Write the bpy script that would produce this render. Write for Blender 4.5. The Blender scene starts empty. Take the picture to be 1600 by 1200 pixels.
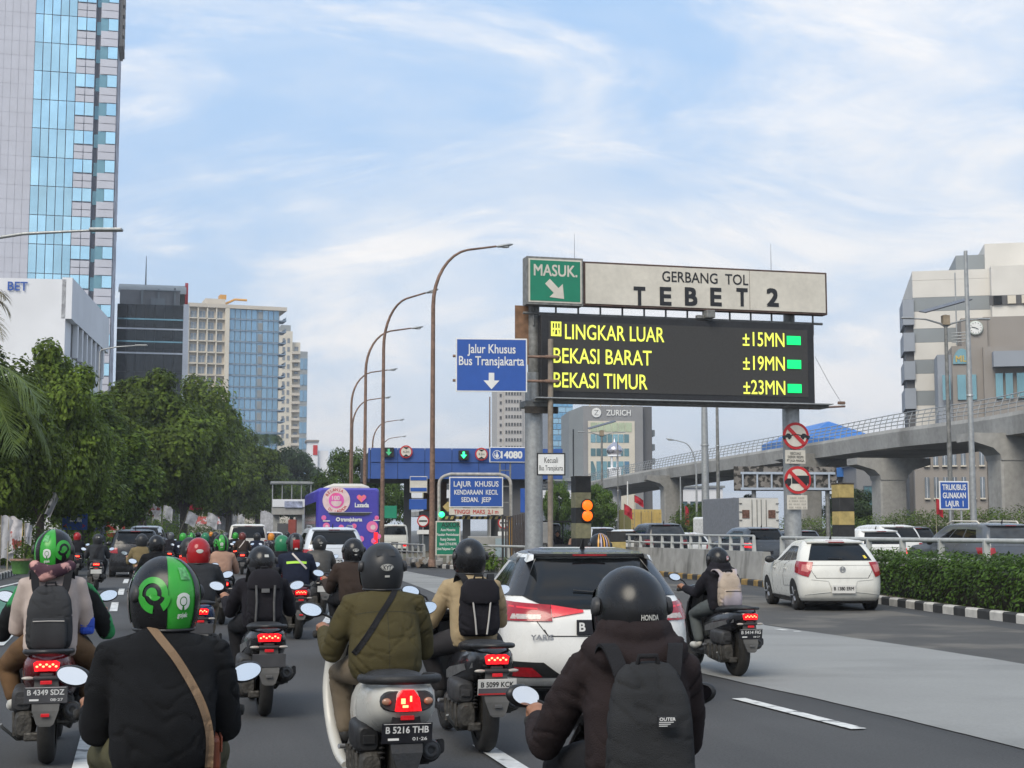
import bpy, bmesh, math, random
import numpy as np
from mathutils import Vector, Matrix, noise
from mathutils.bvhtree import BVHTree
random.seed(7); RNG = np.random.default_rng(5)
S = bpy.context.scene; COL = S.collection
R = math.radians
# ---------------------------------------------------------------- camera, sky, sun, exposure
FPX = 2300.0; CAMH = 1.6; PITCH = math.atan(228/FPX)
cam = bpy.data.cameras.new('camera'); cam.sensor_width = 36; cam.lens = 36*FPX/1600
cam.clip_start = .1; cam.clip_end = 5000
co = bpy.data.objects.new('camera', cam); COL.objects.link(co)
co.location = (0, 0, CAMH); co.rotation_euler = (math.pi/2 + PITCH, 0, 0); S.camera = co
S.view_settings.view_transform = 'Standard'; S.view_settings.look = 'None'
S.view_settings.exposure = 0.68; S.view_settings.gamma = 1
S.cycles.use_denoising = True; S.cycles.max_bounces = 6; S.cycles.transparent_max_bounces = 4
S.cycles.caustics_reflective = False; S.cycles.caustics_refractive = False
SUN_EL, SUN_AZ = R(44), R(205)      # azimuth clockwise from +Y
wd = bpy.data.worlds.new('World'); S.world = wd; wd.use_nodes = True
def build_world():
    nt = wd.node_tree; N = nt.nodes; L = nt.links; N.clear()
    out = N.new('ShaderNodeOutputWorld'); bg = N.new('ShaderNodeBackground'); bg.inputs[1].default_value = .1
    L.new(bg.outputs[0], out.inputs[0])
    sky = N.new('ShaderNodeTexSky'); sky.sky_type = 'NISHITA'; sky.sun_disc = False
    sky.sun_elevation = SUN_EL; sky.sun_rotation = SUN_AZ; sky.air_density = 1.0; sky.dust_density = 1.2; sky.ozone_density = 1.6
    tc = N.new('ShaderNodeTexCoord'); sx = N.new('ShaderNodeSeparateXYZ'); L.new(tc.outputs['Generated'], sx.inputs[0])
    def mth(op, a, b=None):
        n = N.new('ShaderNodeMath'); n.operation = op
        for i, q in enumerate((a, b)):
            if q is None: continue
            if isinstance(q, (int, float)): n.inputs[i].default_value = q
            else: L.new(q, n.inputs[i])
        return n.outputs[0]
    zc = mth('MAXIMUM', sx.outputs[2], 0.0); den = mth('ADD', zc, .42)
    cv = N.new('ShaderNodeCombineXYZ'); L.new(mth('DIVIDE', sx.outputs[0], den), cv.inputs[0]); L.new(mth('DIVIDE', sx.outputs[1], den), cv.inputs[1])
    def cloud(scale, rot, stretch, lo, hi, off, detail=8, dist=.6, rough=.6):
        mp = N.new('ShaderNodeMapping'); mp.inputs['Rotation'].default_value = (0, 0, rot)
        mp.inputs['Scale'].default_value = (stretch, 1, 1); mp.inputs['Location'].default_value = off
        L.new(cv.outputs[0], mp.inputs[0])
        nz = N.new('ShaderNodeTexNoise'); nz.inputs['Scale'].default_value = scale; nz.inputs['Detail'].default_value = detail
        nz.inputs['Roughness'].default_value = rough; nz.inputs['Distortion'].default_value = dist; L.new(mp.outputs[0], nz.inputs[0])
        mr = N.new('ShaderNodeMapRange'); mr.interpolation_type = 'SMOOTHSTEP'
        mr.inputs[1].default_value = lo; mr.inputs[2].default_value = hi; L.new(nz.outputs[0], mr.inputs[0])
        return mr.outputs[0]
    c1 = cloud(1.7, .45, .75, .40, .60, (4.4, 1.1, 0), 10, .8, .58)
    c2 = cloud(4.2, -.5, .55, .43, .64, (7.3, 2.2, 0), 12, 1.0, .62)
    c4 = cloud(11, -.55, .4, .45, .68, (2.3, 6.2, 0), 12, 1.2, .66)
    c3 = cloud(3.6, .2, .6, .48, .70, (1.3, 9.2, 0), 7)
    def mix(f, a, b):
        n = N.new('ShaderNodeMix'); n.data_type = 'RGBA'
        if isinstance(f, float): n.inputs[0].default_value = f
        else: L.new(f, n.inputs[0])
        for i, q in ((6, a), (7, b)):
            if isinstance(q, tuple): n.inputs[i].default_value = (*q, 1)
            else: L.new(q, n.inputs[i])
        return n.outputs[2]
    base = mix(.8, sky.outputs[0], (2.85, 4.45, 6.7))
    hz = mth('POWER', mth('SUBTRACT', 1.0, mth('MINIMUM', mth('MULTIPLY', zc, 2.3), 1.0)), 1.6)
    base = mix(mth('MULTIPLY', hz, .95), base, (4.1, 4.65, 5.3))
    m = mix(mth('MULTIPLY', c3, .45), base, (4.3, 5.1, 6.2))
    top_ = mth('SUBTRACT', 1.0, mth('MULTIPLY', mth('MAXIMUM', mth('SUBTRACT', zc, .15), 0.0), 3.3))
    m = mix(mth('MULTIPLY', mth('MULTIPLY', c1, .86), mth('MAXIMUM', top_, .3)), m, (5.35, 5.75, 6.3))
    m = mix(mth('MULTIPLY', mth('MULTIPLY', c2, mth('ADD', mth('MULTIPLY', c1, .7), .32)), .9), m, (6.7, 6.55, 6.45))
    m = mix(mth('MULTIPLY', mth('MULTIPLY', c4, mth('ADD', c2, .1)), .55), m, (7.1, 6.9, 6.75))
    m = mix(mth('MULTIPLY', mth('MULTIPLY', c3, mth('SUBTRACT', 1.0, c2)), .35), m, (4.2, 4.95, 6.0))
    L.new(m, bg.inputs[0])
build_world()
sl = bpy.data.lights.new('sun', 'SUN'); sl.energy = 1.9; sl.angle = R(38); sl.color = (1, .91, .76)
so = bpy.data.objects.new('sun', sl); COL.objects.link(so)
sd = Vector((math.sin(SUN_AZ)*math.cos(SUN_EL), math.cos(SUN_AZ)*math.cos(SUN_EL), math.sin(SUN_EL)))
so.rotation_euler = sd.to_track_quat('Z', 'Y').to_euler()
# ---------------------------------------------------------------- pixel / world helpers (pixels of the 1600 x 1200 photograph)
def ray(px, py):
    u = (px-800)/FPX; v = (600-py)/FPX; c, s = math.cos(PITCH), math.sin(PITCH)
    return Vector((u, c - v*s, s + v*c))
def W(px, py, Y):
    d = ray(px, py); return Vector((0, 0, CAMH)) + d*(Y/d.y)
def G(px, py, z=0.0):
    d = ray(px, py); return Vector((0, 0, CAMH)) + d*((z-CAMH)/d.z)
def H(py, Y): return W(800, py, Y).z
A = R(14.5); AF = R(11)             # heading of the road here, and farther on
FW = Vector((-math.sin(A), math.cos(A), 0)); RG = Vector((math.cos(A), math.sin(A), 0))
# ---------------------------------------------------------------- materials
MATS = {}
def mat(name, col, rough=.6, metal=0, var=.12, scale=6, bump=0, bscale=60, coat=0, emit=0, spec=.5, detail=4, var2=0, scale2=.6, col2=None, lo=.45, hi=.6, isl=0, trans=0, st=None, objr=0, rot=0):
    if name in MATS: return MATS[name]
    m = bpy.data.materials.new(name); m.use_nodes = True; MATS[name] = m
    nt = m.node_tree; N = nt.nodes; L = nt.links; p = N['Principled BSDF']
    p.inputs['Roughness'].default_value = rough; p.inputs['Metallic'].default_value = metal
    p.inputs['Specular IOR Level'].default_value = spec; p.inputs['Coat Weight'].default_value = coat; p.inputs['Coat Roughness'].default_value = .06
    tc = N.new('ShaderNodeTexCoord')
    rgb = N.new('ShaderNodeRGB'); rgb.outputs[0].default_value = (*col, 1); cur = rgb.outputs[0]
    def nz(sc, d=4):
        n = N.new('ShaderNodeTexNoise'); n.inputs['Scale'].default_value = sc; n.inputs['Detail'].default_value = d
        L.new(tc.outputs['Object'], n.inputs[0]); return n.outputs[0]
    if col2:
        q = nz(scale2, 6)
        if st: mp = N.new('ShaderNodeMapping'); mp.inputs['Scale'].default_value = st; mp.vector_type = 'TEXTURE' if rot else 'POINT'; mp.inputs['Rotation'].default_value = (0, 0, rot); L.new(tc.outputs['Object'], mp.inputs[0]); L.new(mp.outputs[0], q.node.inputs[0])
        mr = N.new('ShaderNodeMapRange'); mr.inputs[1].default_value = lo; mr.inputs[2].default_value = hi; L.new(q, mr.inputs[0])
        mx = N.new('ShaderNodeMix'); mx.data_type = 'RGBA'; L.new(mr.outputs[0], mx.inputs[0]); L.new(cur, mx.inputs[6])
        mx.inputs[7].default_value = (*col2, 1); cur = mx.outputs[2]
    def scl(cur, fac):
        v = N.new('ShaderNodeVectorMath'); v.operation = 'SCALE'; L.new(cur, v.inputs[0]); L.new(fac, v.inputs[3]); return v.outputs[0]
    def rng(x, a):
        mr = N.new('ShaderNodeMapRange'); mr.inputs[1].default_value = .3; mr.inputs[2].default_value = .7
        mr.inputs[3].default_value = 1-a; mr.inputs[4].default_value = 1+a; L.new(x, mr.inputs[0]); return mr.outputs[0]
    if var: cur = scl(cur, rng(nz(scale, detail), var))
    if var2: cur = scl(cur, rng(nz(scale2, 5), var2))
    if rough < .75:
        mr = N.new('ShaderNodeMapRange'); mr.inputs[1].default_value = .3; mr.inputs[2].default_value = .7; mr.inputs[3].default_value = rough*.75; mr.inputs[4].default_value = min(1, rough*1.35+.02); L.new(nz(scale*1.7+2, 6), mr.inputs[0]); L.new(mr.outputs[0], p.inputs['Roughness'])
    if isl:
        g = N.new('ShaderNodeNewGeometry'); mr = N.new('ShaderNodeMapRange'); mr.inputs[3].default_value = 1-isl; mr.inputs[4].default_value = 1+isl
        L.new(g.outputs['Random Per Island'], mr.inputs[0]); cur = scl(cur, mr.outputs[0])
    if objr:
        oi = N.new('ShaderNodeObjectInfo'); mr = N.new('ShaderNodeMapRange'); mr.inputs[3].default_value = 1-objr; mr.inputs[4].default_value = 1+objr; L.new(oi.outputs['Random'], mr.inputs[0]); cur = scl(cur, mr.outputs[0])
    L.new(cur, p.inputs['Base Color'])
    if emit: L.new(cur, p.inputs['Emission Color']); p.inputs['Emission Strength'].default_value = emit
    if bump:
        b = N.new('ShaderNodeBump'); b.inputs['Strength'].default_value = bump; b.inputs['Distance'].default_value = .02
        L.new(nz(bscale, 3), b.inputs['Height']); L.new(b.outputs[0], p.inputs['Normal'])
    if trans:
        o = N['Material Output']; t = N.new('ShaderNodeBsdfTranslucent'); L.new(cur, t.inputs[0]); ms = N.new('ShaderNodeMixShader'); ms.inputs[0].default_value = trans
        L.new(p.outputs[0], ms.inputs[1]); L.new(t.outputs[0], ms.inputs[2]); L.new(ms.outputs[0], o.inputs[0])
    return m
def paint(name, col, rough=.3): return mat(name, col, rough, 0, .05, 3, coat=.25, var2=.05)
BLACKP = mat('black_plastic', (.012,.012,.013), .45, var=.25, scale=14, bump=.1)
DARKP = mat('dark_grey_plastic', (.035,.035,.037), .55, var=.25, scale=12, bump=.15)
GREYP = mat('grey_plastic', (.10,.10,.10), .6, var=.25, scale=14)
RUBBER = mat('tyre_rubber', (.018,.017,.016), .85, var=.3, scale=18, bump=.3, bscale=90)
DIRTY = mat('dirty_engine_metal', (.07,.066,.06), .6, .5, var=.45, scale=22, bump=.35, bscale=45)
STEEL = mat('steel', (.45,.45,.46), .35, .8, var=.15)
CHROME = mat('mirror_glass', (.85,.87,.9), .03, 1, var=0)
REDL = mat('tail_light_red', (.7,.006,.01), .2, emit=1.1, var=.55, scale=60, coat=.5)
REDH = mat('tail_light_led', (1,.10,.04), .3, emit=7, var=0)
REDD = mat('red_lens_unlit', (.30,.006,.012), .18, var=.2, scale=30, coat=.5)
REFLR = mat('red_reflector', (.5,.012,.018), .25, emit=.15, var=.1)
CLEAR = mat('clear_lens', (.45,.40,.37), .12, var=.2, scale=40, coat=.5)
AMBER = mat('amber_lens', (.75,.24,.02), .2, emit=1.2, var=.1)
ORANGEL = mat('orange_signal_lens', (.95,.15,.006), .3, emit=.85, var=.1, scale=30)
GREENL = mat('green_signal_lens', (.03,.9,.25), .3, emit=1.8, var=0)
GLASSD = mat('dark_car_glass', (.006,.007,.008), .05, var=.3, scale=3, spec=.38)
GLASSG = mat('grey_car_glass', (.04,.044,.048), .06, var=.4, scale=4, spec=.5)
WHITEP = mat('white_sign_paint', (.72,.72,.70), .5, var=.05, scale=5, var2=.06)
SIGNB = mat('blue_sign_sheet', (.02,.085,.36), .4, var=.05, scale=3, var2=.05)
SIGNG = mat('green_sign_sheet', (.006,.20,.11), .4, var=.06, scale=3)
SIGNK = mat('black_sign_paint', (.012,.012,.014), .5, var=.05)
SIGNR = mat('red_sign_paint', (.50,.02,.022), .45, var=.06)
CREAMS = mat('cream_sign_sheet', (.62,.58,.50), .5, var=.05, var2=.08, scale2=1.2)
GALV = mat('galvanised_steel', (.36,.37,.37), .45, .5, var=.15, scale=9, var2=.12)
DIRTS = mat('stained_steel', (.20,.20,.19), .6, .3, var=.3, scale=6)
RUST = mat('rusty_brown_pole', (.20,.125,.09), .75, .1, var=.3, scale=9, var2=.2, scale2=2)
CONC = mat('grey_concrete', (.33,.325,.31), .9, var=.12, scale=3, var2=.14, scale2=.25, col2=(.20,.195,.18), lo=.52, hi=.70, st=(1,1,.12), bump=.15, bscale=12, detail=8)
CONCD = mat('stained_concrete', (.30,.295,.28), .9, var=.18, scale=2.2, col2=(.08,.077,.07), lo=.52, hi=.74, scale2=1.5, st=(1,1,.35), detail=9, bump=.2, bscale=14)
KERBW = mat('white_kerb_paint', (.50,.48,.44), .8, var=.22, scale=5, detail=7)
KERBK = mat('black_kerb_paint', (.028,.028,.028), .8, var=.3, scale=5)
KERBY = mat('yellow_kerb_paint', (.27,.17,.05), .8, var=.3, scale=6)
YELB = mat('yellow_hazard_paint', (.42,.32,.12), .7, var=.22, scale=6)
YELD = mat('dull_yellow_paint', (.26,.24,.14), .7, var=.22, scale=6)
SKIN = mat('brown_skin', (.30,.145,.085), .5, var=.12, scale=30)
BARK = mat('tree_bark', (.075,.06,.048), .9, var=.3, scale=9, bump=.4, bscale=20)
# ---------------------------------------------------------------- mesh builder
class MB:
    def __init__(s, T=None): s.v = []; s.f = []; s.m = []; s.s = []; s.T = T
    def add(s, vs, fs, m=0, sm=False):
        o = len(s.v)
        if s.T is not None: vs = [s.T @ Vector(v) for v in vs]
        s.v += [tuple(v) for v in vs]
        for f in fs: s.f.append([i+o for i in f]); s.m.append(m); s.s.append(sm)
        return s
    def box(s, c, d, m=0, bev=0, Rm=None, seg=2):
        if bev:
            bm = bmesh.new(); bmesh.ops.create_cube(bm, size=1)
            for v in bm.verts: v.co = Vector((v.co.x*d[0], v.co.y*d[1], v.co.z*d[2]))
            bmesh.ops.bevel(bm, geom=bm.edges[:], offset=bev, segments=seg, affect='EDGES', profile=.5)
            bm.verts.index_update(); vs = [v.co.copy() for v in bm.verts]; fs = [[v.index for v in f.verts] for f in bm.faces]; bm.free()
        else:
            vs = [Vector((x*d[0]/2, y*d[1]/2, z*d[2]/2)) for x in (-1, 1) for y in (-1, 1) for z in (-1, 1)]
            fs = [(0,1,3,2), (4,6,7,5), (0,4,5,1), (2,3,7,6), (0,2,6,4), (1,5,7,3)]
        if Rm is not None: vs = [Rm @ v for v in vs]
        c = Vector(c); return s.add([v+c for v in vs], fs, m, False)
    def bb(s, a, b, m=0, bev=0):        # box from corner to corner
        return s.box([(p+q)/2 for p, q in zip(a, b)], [abs(q-p) for p, q in zip(a, b)], m, bev)
    def loft(s, rings, m=0, cap0=True, cap1=True, sm=True, closed=True):
        n = len(rings[0]); vs = [p for r in rings for p in r]; fs = []
        for i in range(len(rings)-1):
            for j in range(n if closed else n-1):
                k = (j+1) % n; fs.append((i*n+j, i*n+k, (i+1)*n+k, (i+1)*n+j))
        s.add(vs, fs, m, sm)
        if cap0: s.add(rings[0], [list(range(n))[::-1]], m, False)
        if cap1: s.add(rings[-1], [list(range(n))], m, False)
        return s
    def tube(s, pts, r, n=8, m=0, cap=True, round_=False, flat=None):
        pts = [Vector(p) for p in pts]; k = len(pts)
        rs = [r]*k if isinstance(r, (int, float)) else list(r)
        if round_:
            d0 = (pts[0]-pts[1]).normalized(); d1 = (pts[-1]-pts[-2]).normalized()
            pre = [(pts[0]+d0*rs[0]*q, rs[0]*math.sqrt(max(0, 1-q*q))) for q in (.98, .8, .45)]
            post = [(pts[-1]+d1*rs[-1]*q, rs[-1]*math.sqrt(max(0, 1-q*q))) for q in (.45, .8, .98)]
            pts = [p for p, _ in pre]+pts+[p for p, _ in post]; rs = [q for _, q in pre]+rs+[q for _, q in post]; k = len(pts)
        T0 = (pts[1]-pts[0]).normalized(); up = Vector((0, 0, 1)) if abs(T0.z) < .9 else Vector((0, 1, 0))
        nrm = (up - T0*up.dot(T0)).normalized(); rings = []
        for i in range(k):
            t = (pts[min(i+1, k-1)] - pts[max(i-1, 0)])
            t = t.normalized() if t.length > 1e-9 else T0
            nrm = (nrm - t*nrm.dot(t)).normalized(); b = t.cross(nrm)
            f = flat or 1
            rings.append([pts[i] + (nrm*math.cos(2*math.pi*j/n)*f + b*math.sin(2*math.pi*j/n))*rs[i] for j in range(n)])
        return s.loft(rings, m, cap, cap)
    def lathe(s, prof, o=(0,0,0), ax=(0,0,1), n=24, m=0, cap=False):
        ax = Vector(ax).normalized(); e = Vector((1,0,0)) if abs(ax.x) < .9 else Vector((0,1,0))
        u = (e-ax*e.dot(ax)).normalized(); w = ax.cross(u); o = Vector(o)
        return s.loft([[o+ax*h+(u*math.cos(2*math.pi*j/n)+w*math.sin(2*math.pi*j/n))*r for j in range(n)] for r, h in prof], m, cap, cap)
    def ell(s, c, rad, m=0, nu=16, nv=10, Rm=None):
        c = Vector(c); rings = []
        for i in range(nv+1):
            t = math.pi*i/nv; t = min(max(t, .02), math.pi-.02)
            ring = []
            for j in range(nu):
                p = 2*math.pi*j/nu; v = Vector((rad[0]*math.sin(t)*math.cos(p), rad[1]*math.sin(t)*math.sin(p), -rad[2]*math.cos(t)))
                ring.append(c + (Rm @ v if Rm is not None else v))
            rings.append(ring)
        return s.loft(rings, m)
    def prism(s, poly, O, U, V, d, m=0, sm=False):    # 2-D outline pushed by depth d along U x V
        O, U, V = Vector(O), Vector(U), Vector(V); Nn = U.cross(V).normalized(); n = len(poly)
        a = [O+U*x+V*y for x, y in poly]; b = [p+Nn*d for p in a]
        return s.add(a+b, [list(range(n))[::-1], list(range(n, 2*n))]+[(i, (i+1) % n, n+(i+1) % n, n+i) for i in range(n)], m, sm)
    def disc(s, O, U, V, r, d=.004, m=0, r0=0, n=28, a0=0, a1=2*math.pi):
        if r0 == 0: return s.prism([(r*math.cos(2*math.pi*i/n), r*math.sin(2*math.pi*i/n)) for i in range(n)], O, U, V, d, m)
        for i in range(n):
            p, q = a0+(a1-a0)*i/n, a0+(a1-a0)*(i+1)/n
            s.prism([(r0*math.cos(p), r0*math.sin(p)), (r*math.cos(p), r*math.sin(p)), (r*math.cos(q), r*math.sin(q)), (r0*math.cos(q), r0*math.sin(q))], O, U, V, d, m)
        return s
    def text(s, body, O, U, V, h, w=None, m=0, al='C', bold=0, fn=None, space=1):
        vs, fs, (x0, x1, y0, y1) = glyphs(body, bold if fn else 0, space); k = h/max(y1-y0 if body.islower() and 0 else .7, 1e-6)
        kx = w/(x1-x0) if w else k
        O, U, V = Vector(O), Vector(U), Vector(V); off = {'C': (x0+x1)/2, 'L': x0, 'R': x1}[al]
        Nn = U.cross(V).normalized()
        pts = [((x-off)*kx, (y-.35)*k) for x, y in vs]
        if fn: return s.add([fn(a, b) for a, b in pts], fs, m)
        if not bold: return s.add([O+U*a+V*b for a, b in pts], fs, m)
        e = bold*k*1.25      # heavier strokes: the same letters laid again a hair to each side
        for i, (dx, dy) in enumerate(((0,0),(e,e),(-e,-e),(e,-e),(-e,e))): s.add([O+U*(a+dx)+V*(b+dy)+Nn*(h*.002*i) for a, b in pts], fs, m)
        return s
    def build(s, name, mats, parent=None, loc=None):
        me = bpy.data.meshes.new(name); me.from_pydata(s.v, [], s.f)
        if not isinstance(mats, (list, tuple)): mats = [mats]
        for q in mats: me.materials.append(q)
        if len(mats) > 1: me.polygons.foreach_set('material_index', s.m)
        me.polygons.foreach_set('use_smooth', s.s); me.update()
        return link(name, me, parent, loc)
def link(name, me, parent=None, loc=None):
    o = bpy.data.objects.new(name, me); COL.objects.link(o)
    if parent: o.parent = parent
    if loc is not None: o.location = loc
    return o
_G = {}
def glyphs(body, bold, space=1):
    k = (body, bold, space)
    if k not in _G:
        cu = bpy.data.curves.new('t', 'FONT'); cu.body = body; cu.size = 1; cu.offset = bold; cu.resolution_u = 3; cu.space_character = space
        ob = bpy.data.objects.new('t', cu); me = bpy.data.meshes.new_from_object(ob)
        vs = [(v.co.x, v.co.y) for v in me.vertices]; fs = [list(p.vertices) for p in me.polygons]
        bpy.data.objects.remove(ob); bpy.data.meshes.remove(me); bpy.data.curves.remove(cu)
        xs = [v[0] for v in vs]; ys = [v[1] for v in vs]; _G[k] = (vs, fs, (min(xs), max(xs), min(ys), max(ys)))
    return _G[k]
def tag(o, label=None, cat=None, group=None, kind=None):
    if label: o['label'] = label
    if cat: o['category'] = cat
    if group: o['group'] = group
    if kind: o['kind'] = kind
    return o
def thing(name, label, cat, loc=(0,0,0), rz=0, group=None):
    o = bpy.data.objects.new(name, None); COL.objects.link(o); o.location = loc; o.rotation_euler = (0, 0, rz); o.empty_display_size = .2
    return tag(o, label, cat, group)
KIDS = {}
def copy_tree(o, parent=None, kids=None):
    c = o.copy(); COL.objects.link(c); c.parent = parent
    for ch in list(o.children): copy_tree(ch, c)
    return c
def struct(name, mb, m): return tag(mb.build(name, m), kind='structure')
X3, Y3, Z3 = Vector((1,0,0)), Vector((0,1,0)), Vector((0,0,1))
def resample(pts, step):
    pts = [Vector(p) for p in pts]; out = [pts[0]]; acc = 0
    for a, b in zip(pts, pts[1:]):
        L = (b-a).length; d = step-acc
        while d <= L: out.append(a+(b-a)*(d/L)); d += step
        acc = L-(d-step)
    return out
def smooth_poly(pts, n=6):
    P = [Vector(p) for p in pts]; out = []
    for i in range(len(P)-1):
        a, b, c, d = P[max(i-1,0)], P[i], P[i+1], P[min(i+2,len(P)-1)]
        for k in range(n):
            t = k/n; out.append(.5*((2*b)+(c-a)*t+(2*a-5*b+4*c-d)*t*t+(3*b-a-3*c+d)*t**3))
    return out+[P[-1]]
# ================================================================ the ground
ASPH = mat('asphalt', (.060,.0595,.0595), .82, var=.24, scale=45, bump=.5, bscale=130, var2=.13, scale2=.45, detail=9, col2=(.040,.040,.041), lo=.50, hi=.66, st=(.55,9,1), rot=A)
ASPH2 = mat('worn_asphalt', (.070,.067,.063), .88, var=.12, scale=1.6, bump=.5, bscale=110, col2=(.125,.115,.10), lo=.52, hi=.60, scale2=.45, detail=9)
CLANE = mat('pale_concrete_lane', (.25,.25,.24), .85, var=.07, scale=30, bump=.2, bscale=90, var2=.07, scale2=.5, detail=9, col2=(.195,.195,.188), lo=.50, hi=.66, st=(.5,1,1))
LINEW = mat('worn_white_line', (.60,.60,.58), .7, var=.18, scale=9, detail=8, col2=(.16,.16,.16), lo=.56, hi=.66, scale2=5)
BIKEG = mat('green_lane_paint', (.06,.17,.12), .8, var=.15, scale=2)
SOIL = mat('dry_soil', (.12,.095,.065), .95, var=.3, scale=1.4, col2=(.05,.07,.025), lo=.5, hi=.6, scale2=.7, bump=.5, bscale=9, detail=8)
PAVE = mat('pavement_stone', (.15,.14,.125), .9, var=.22, scale=2.2, bump=.2, bscale=16, detail=8)
EARTH = mat('far_ground', (.10,.10,.09), .95, var=.2, scale=.05)
def sheet(name, pts, z, m):
    b = MB(); b.add([(p[0], p[1], z) for p in pts], [list(range(len(pts)))]); return struct(name, b, m)
sheet('ground', [(-2500,-300), (2500,-300), (2500,3500), (-2500,3500)], -.02, EARTH)
sheet('road', [(-60,-12), (70,-12), (70,420), (-90,420)], 0, ASPH)
# worn surface of the ramp the small white car is on
def gp(*px): return [G(x, y) for x, y in px]
K1 = [Vector(p+(0,)) for p in [(-13,118), (-5.1,68), (-.74,56.6)]]
K2 = [Vector(p+(0,)) for p in [(-.74,56.6), (1.6,54.3), (5.03,52.6), (6.1,47.5), (7.07,42.8)]]
K3 = [Vector(p+(0,)) for p in [(7.07,42.8), (7.62,37), (7.95,33.6)]]
K4 = [Vector(p+(0,)) for p in [(7.95,33.6), (8.4,28.5), (8.85,25.2), (9.7,20), (10.6,14)]]
sheet('ramp_surface', gp((1000,905),(1160,928),(1400,956),(1640,992),(1640,1052),(1480,1020),(1170,972),(960,940)), .004, ASPH2)
top = smooth_poly(gp((560,876),(640,894),(760,914),(960,945),(1170,974),(1400,1007),(1650,1046)), 5)
bot = smooth_poly(gp((520,872),(640,912),(720,945),(900,997),(1060,1044),(1330,1105),(1650,1184)), 5)
def rough(P, a): return [p+Vector((0, a*noise.noise(p*1.7)+a*.6*noise.noise(p*6), 0)) for p in resample(P, .25)]
sheet('concrete_lane', rough(top, .10)+rough(bot, .07)[::-1], .008, CLANE)
def line(p, q, w, z=.013):
    b = MB()
    p, q = Vector((p[0], p[1], z)), Vector((q[0], q[1], z)); d = (q-p).normalized(); n = Vector((-d.y, d.x, 0))*w/2
    b.add([p-n, p+n, q+n, q-n], [(0,1,2,3)]); struct('lane_marking', b, LINEW)
for (x0,y0,x1,y1,w) in [(145,1141,123,1240,.16),(168,977,164,996,.15),(180,942,177,956,.15),(190.5,920.5,188,930,.15),(198,905.5,195.5,912,.15),(204,894,202.5,899,.14),(210,886,208.5,890,.14),
        (1154,1093,1342,1141,.14),(752,1166,830,1216,.14),(18,989,-4,1010,.16),(60,948,46,961,.16),(34,910,-10,920,.14),(430,900,418,912,.13),(520,955,508,975,.13)]:
    line(G(x0,y0), G(x1,y1), w)
tl = [p+Vector((0,-.12,0)) for p in top]
b = MB()
for i in range(2, 13):
    d = Vector((0,.06,0)); b.add([tl[i].xy.to_3d()+Z3*.013-d, tl[i+1].xy.to_3d()+Z3*.013-d, tl[i+1].xy.to_3d()+Z3*.013+d, tl[i].xy.to_3d()+Z3*.013+d], [(0,1,2,3)])
struct('edge_line', b, LINEW)
for (x0,y0,x1,y1) in [(1172,975,1190,977),(1214,984,1228,986),(1243,987,1247,988)]: line(G(x0,y0), G(x1,y1), .12)
sheet('cycle_lane', gp((-90,1010),(10,978),(36,920),(20,915),(-90,945)), .006, BIKEG)
# kerbs
def kerb(name, pts, mats, w=.22, h=.17, step=.5, start=0):
    P = resample(pts, step); b = MB()
    for i in range(len(P)-1):
        d = (P[i+1]-P[i]).normalized(); n = Vector((d.y, -d.x, 0)); rings = []
        for q in (P[i]+d*.004, P[i+1]-d*.004):
            rings.append([q+n*(-w/2)+Z3*-.02, q+n*(-w/2+.03)+Z3*(h-.02), q+n*(-w/2+.06)+Z3*h, q+n*(w/2-.03)+Z3*h, q+n*w/2+Z3*(h-.03), q+n*w/2+Z3*-.02])
        b.loft(rings, (i+start) % 2, sm=False)
    return struct(name, b, mats)
kerb('kerb', K1, [KERBW, KERBK]); kerb('kerb', K2[:3], [KERBW, KERBK]); kerb('kerb', K2[2:]+K3[1:], [KERBY, KERBK]); kerb('kerb', K4, [KERBW, KERBK])
KL = smooth_poly([Vector(p+(0,)) for p in [(-7.5,12), (-16.6,47.8), (-21.5,70.8), (-26.9,110), (-33.5,150), (-46,240)]], 6)
kerb('kerb', KL, [KERBW, KERBK], h=.2)
def slab(name, poly, z, m, dz=.3):
    b = MB(); b.prism([(p[0], p[1]) for p in poly], (0,0,z-dz), X3, Y3, dz); return struct(name, b, m)
kl = [(p.x-.1, p.y) for p in KL]
slab('pavement', kl[::-1]+[(-20,12), (-60,60), (-120,240)][::1], .15, PAVE)
slab('median', [(-13,118), (-5,68.1), (-.66,56.8), (1.7,54.5), (5.1,52.8), (6.2,47.6), (7.2,42.9), (7.75,37), (8.1,33.6), (8.55,28.5), (9,25.2), (9.9,20), (10.8,14), (13,14), (11.4,30), (8.7,44), (6.3,57), (4,78), (-4,118)], .14, SOIL)
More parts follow.
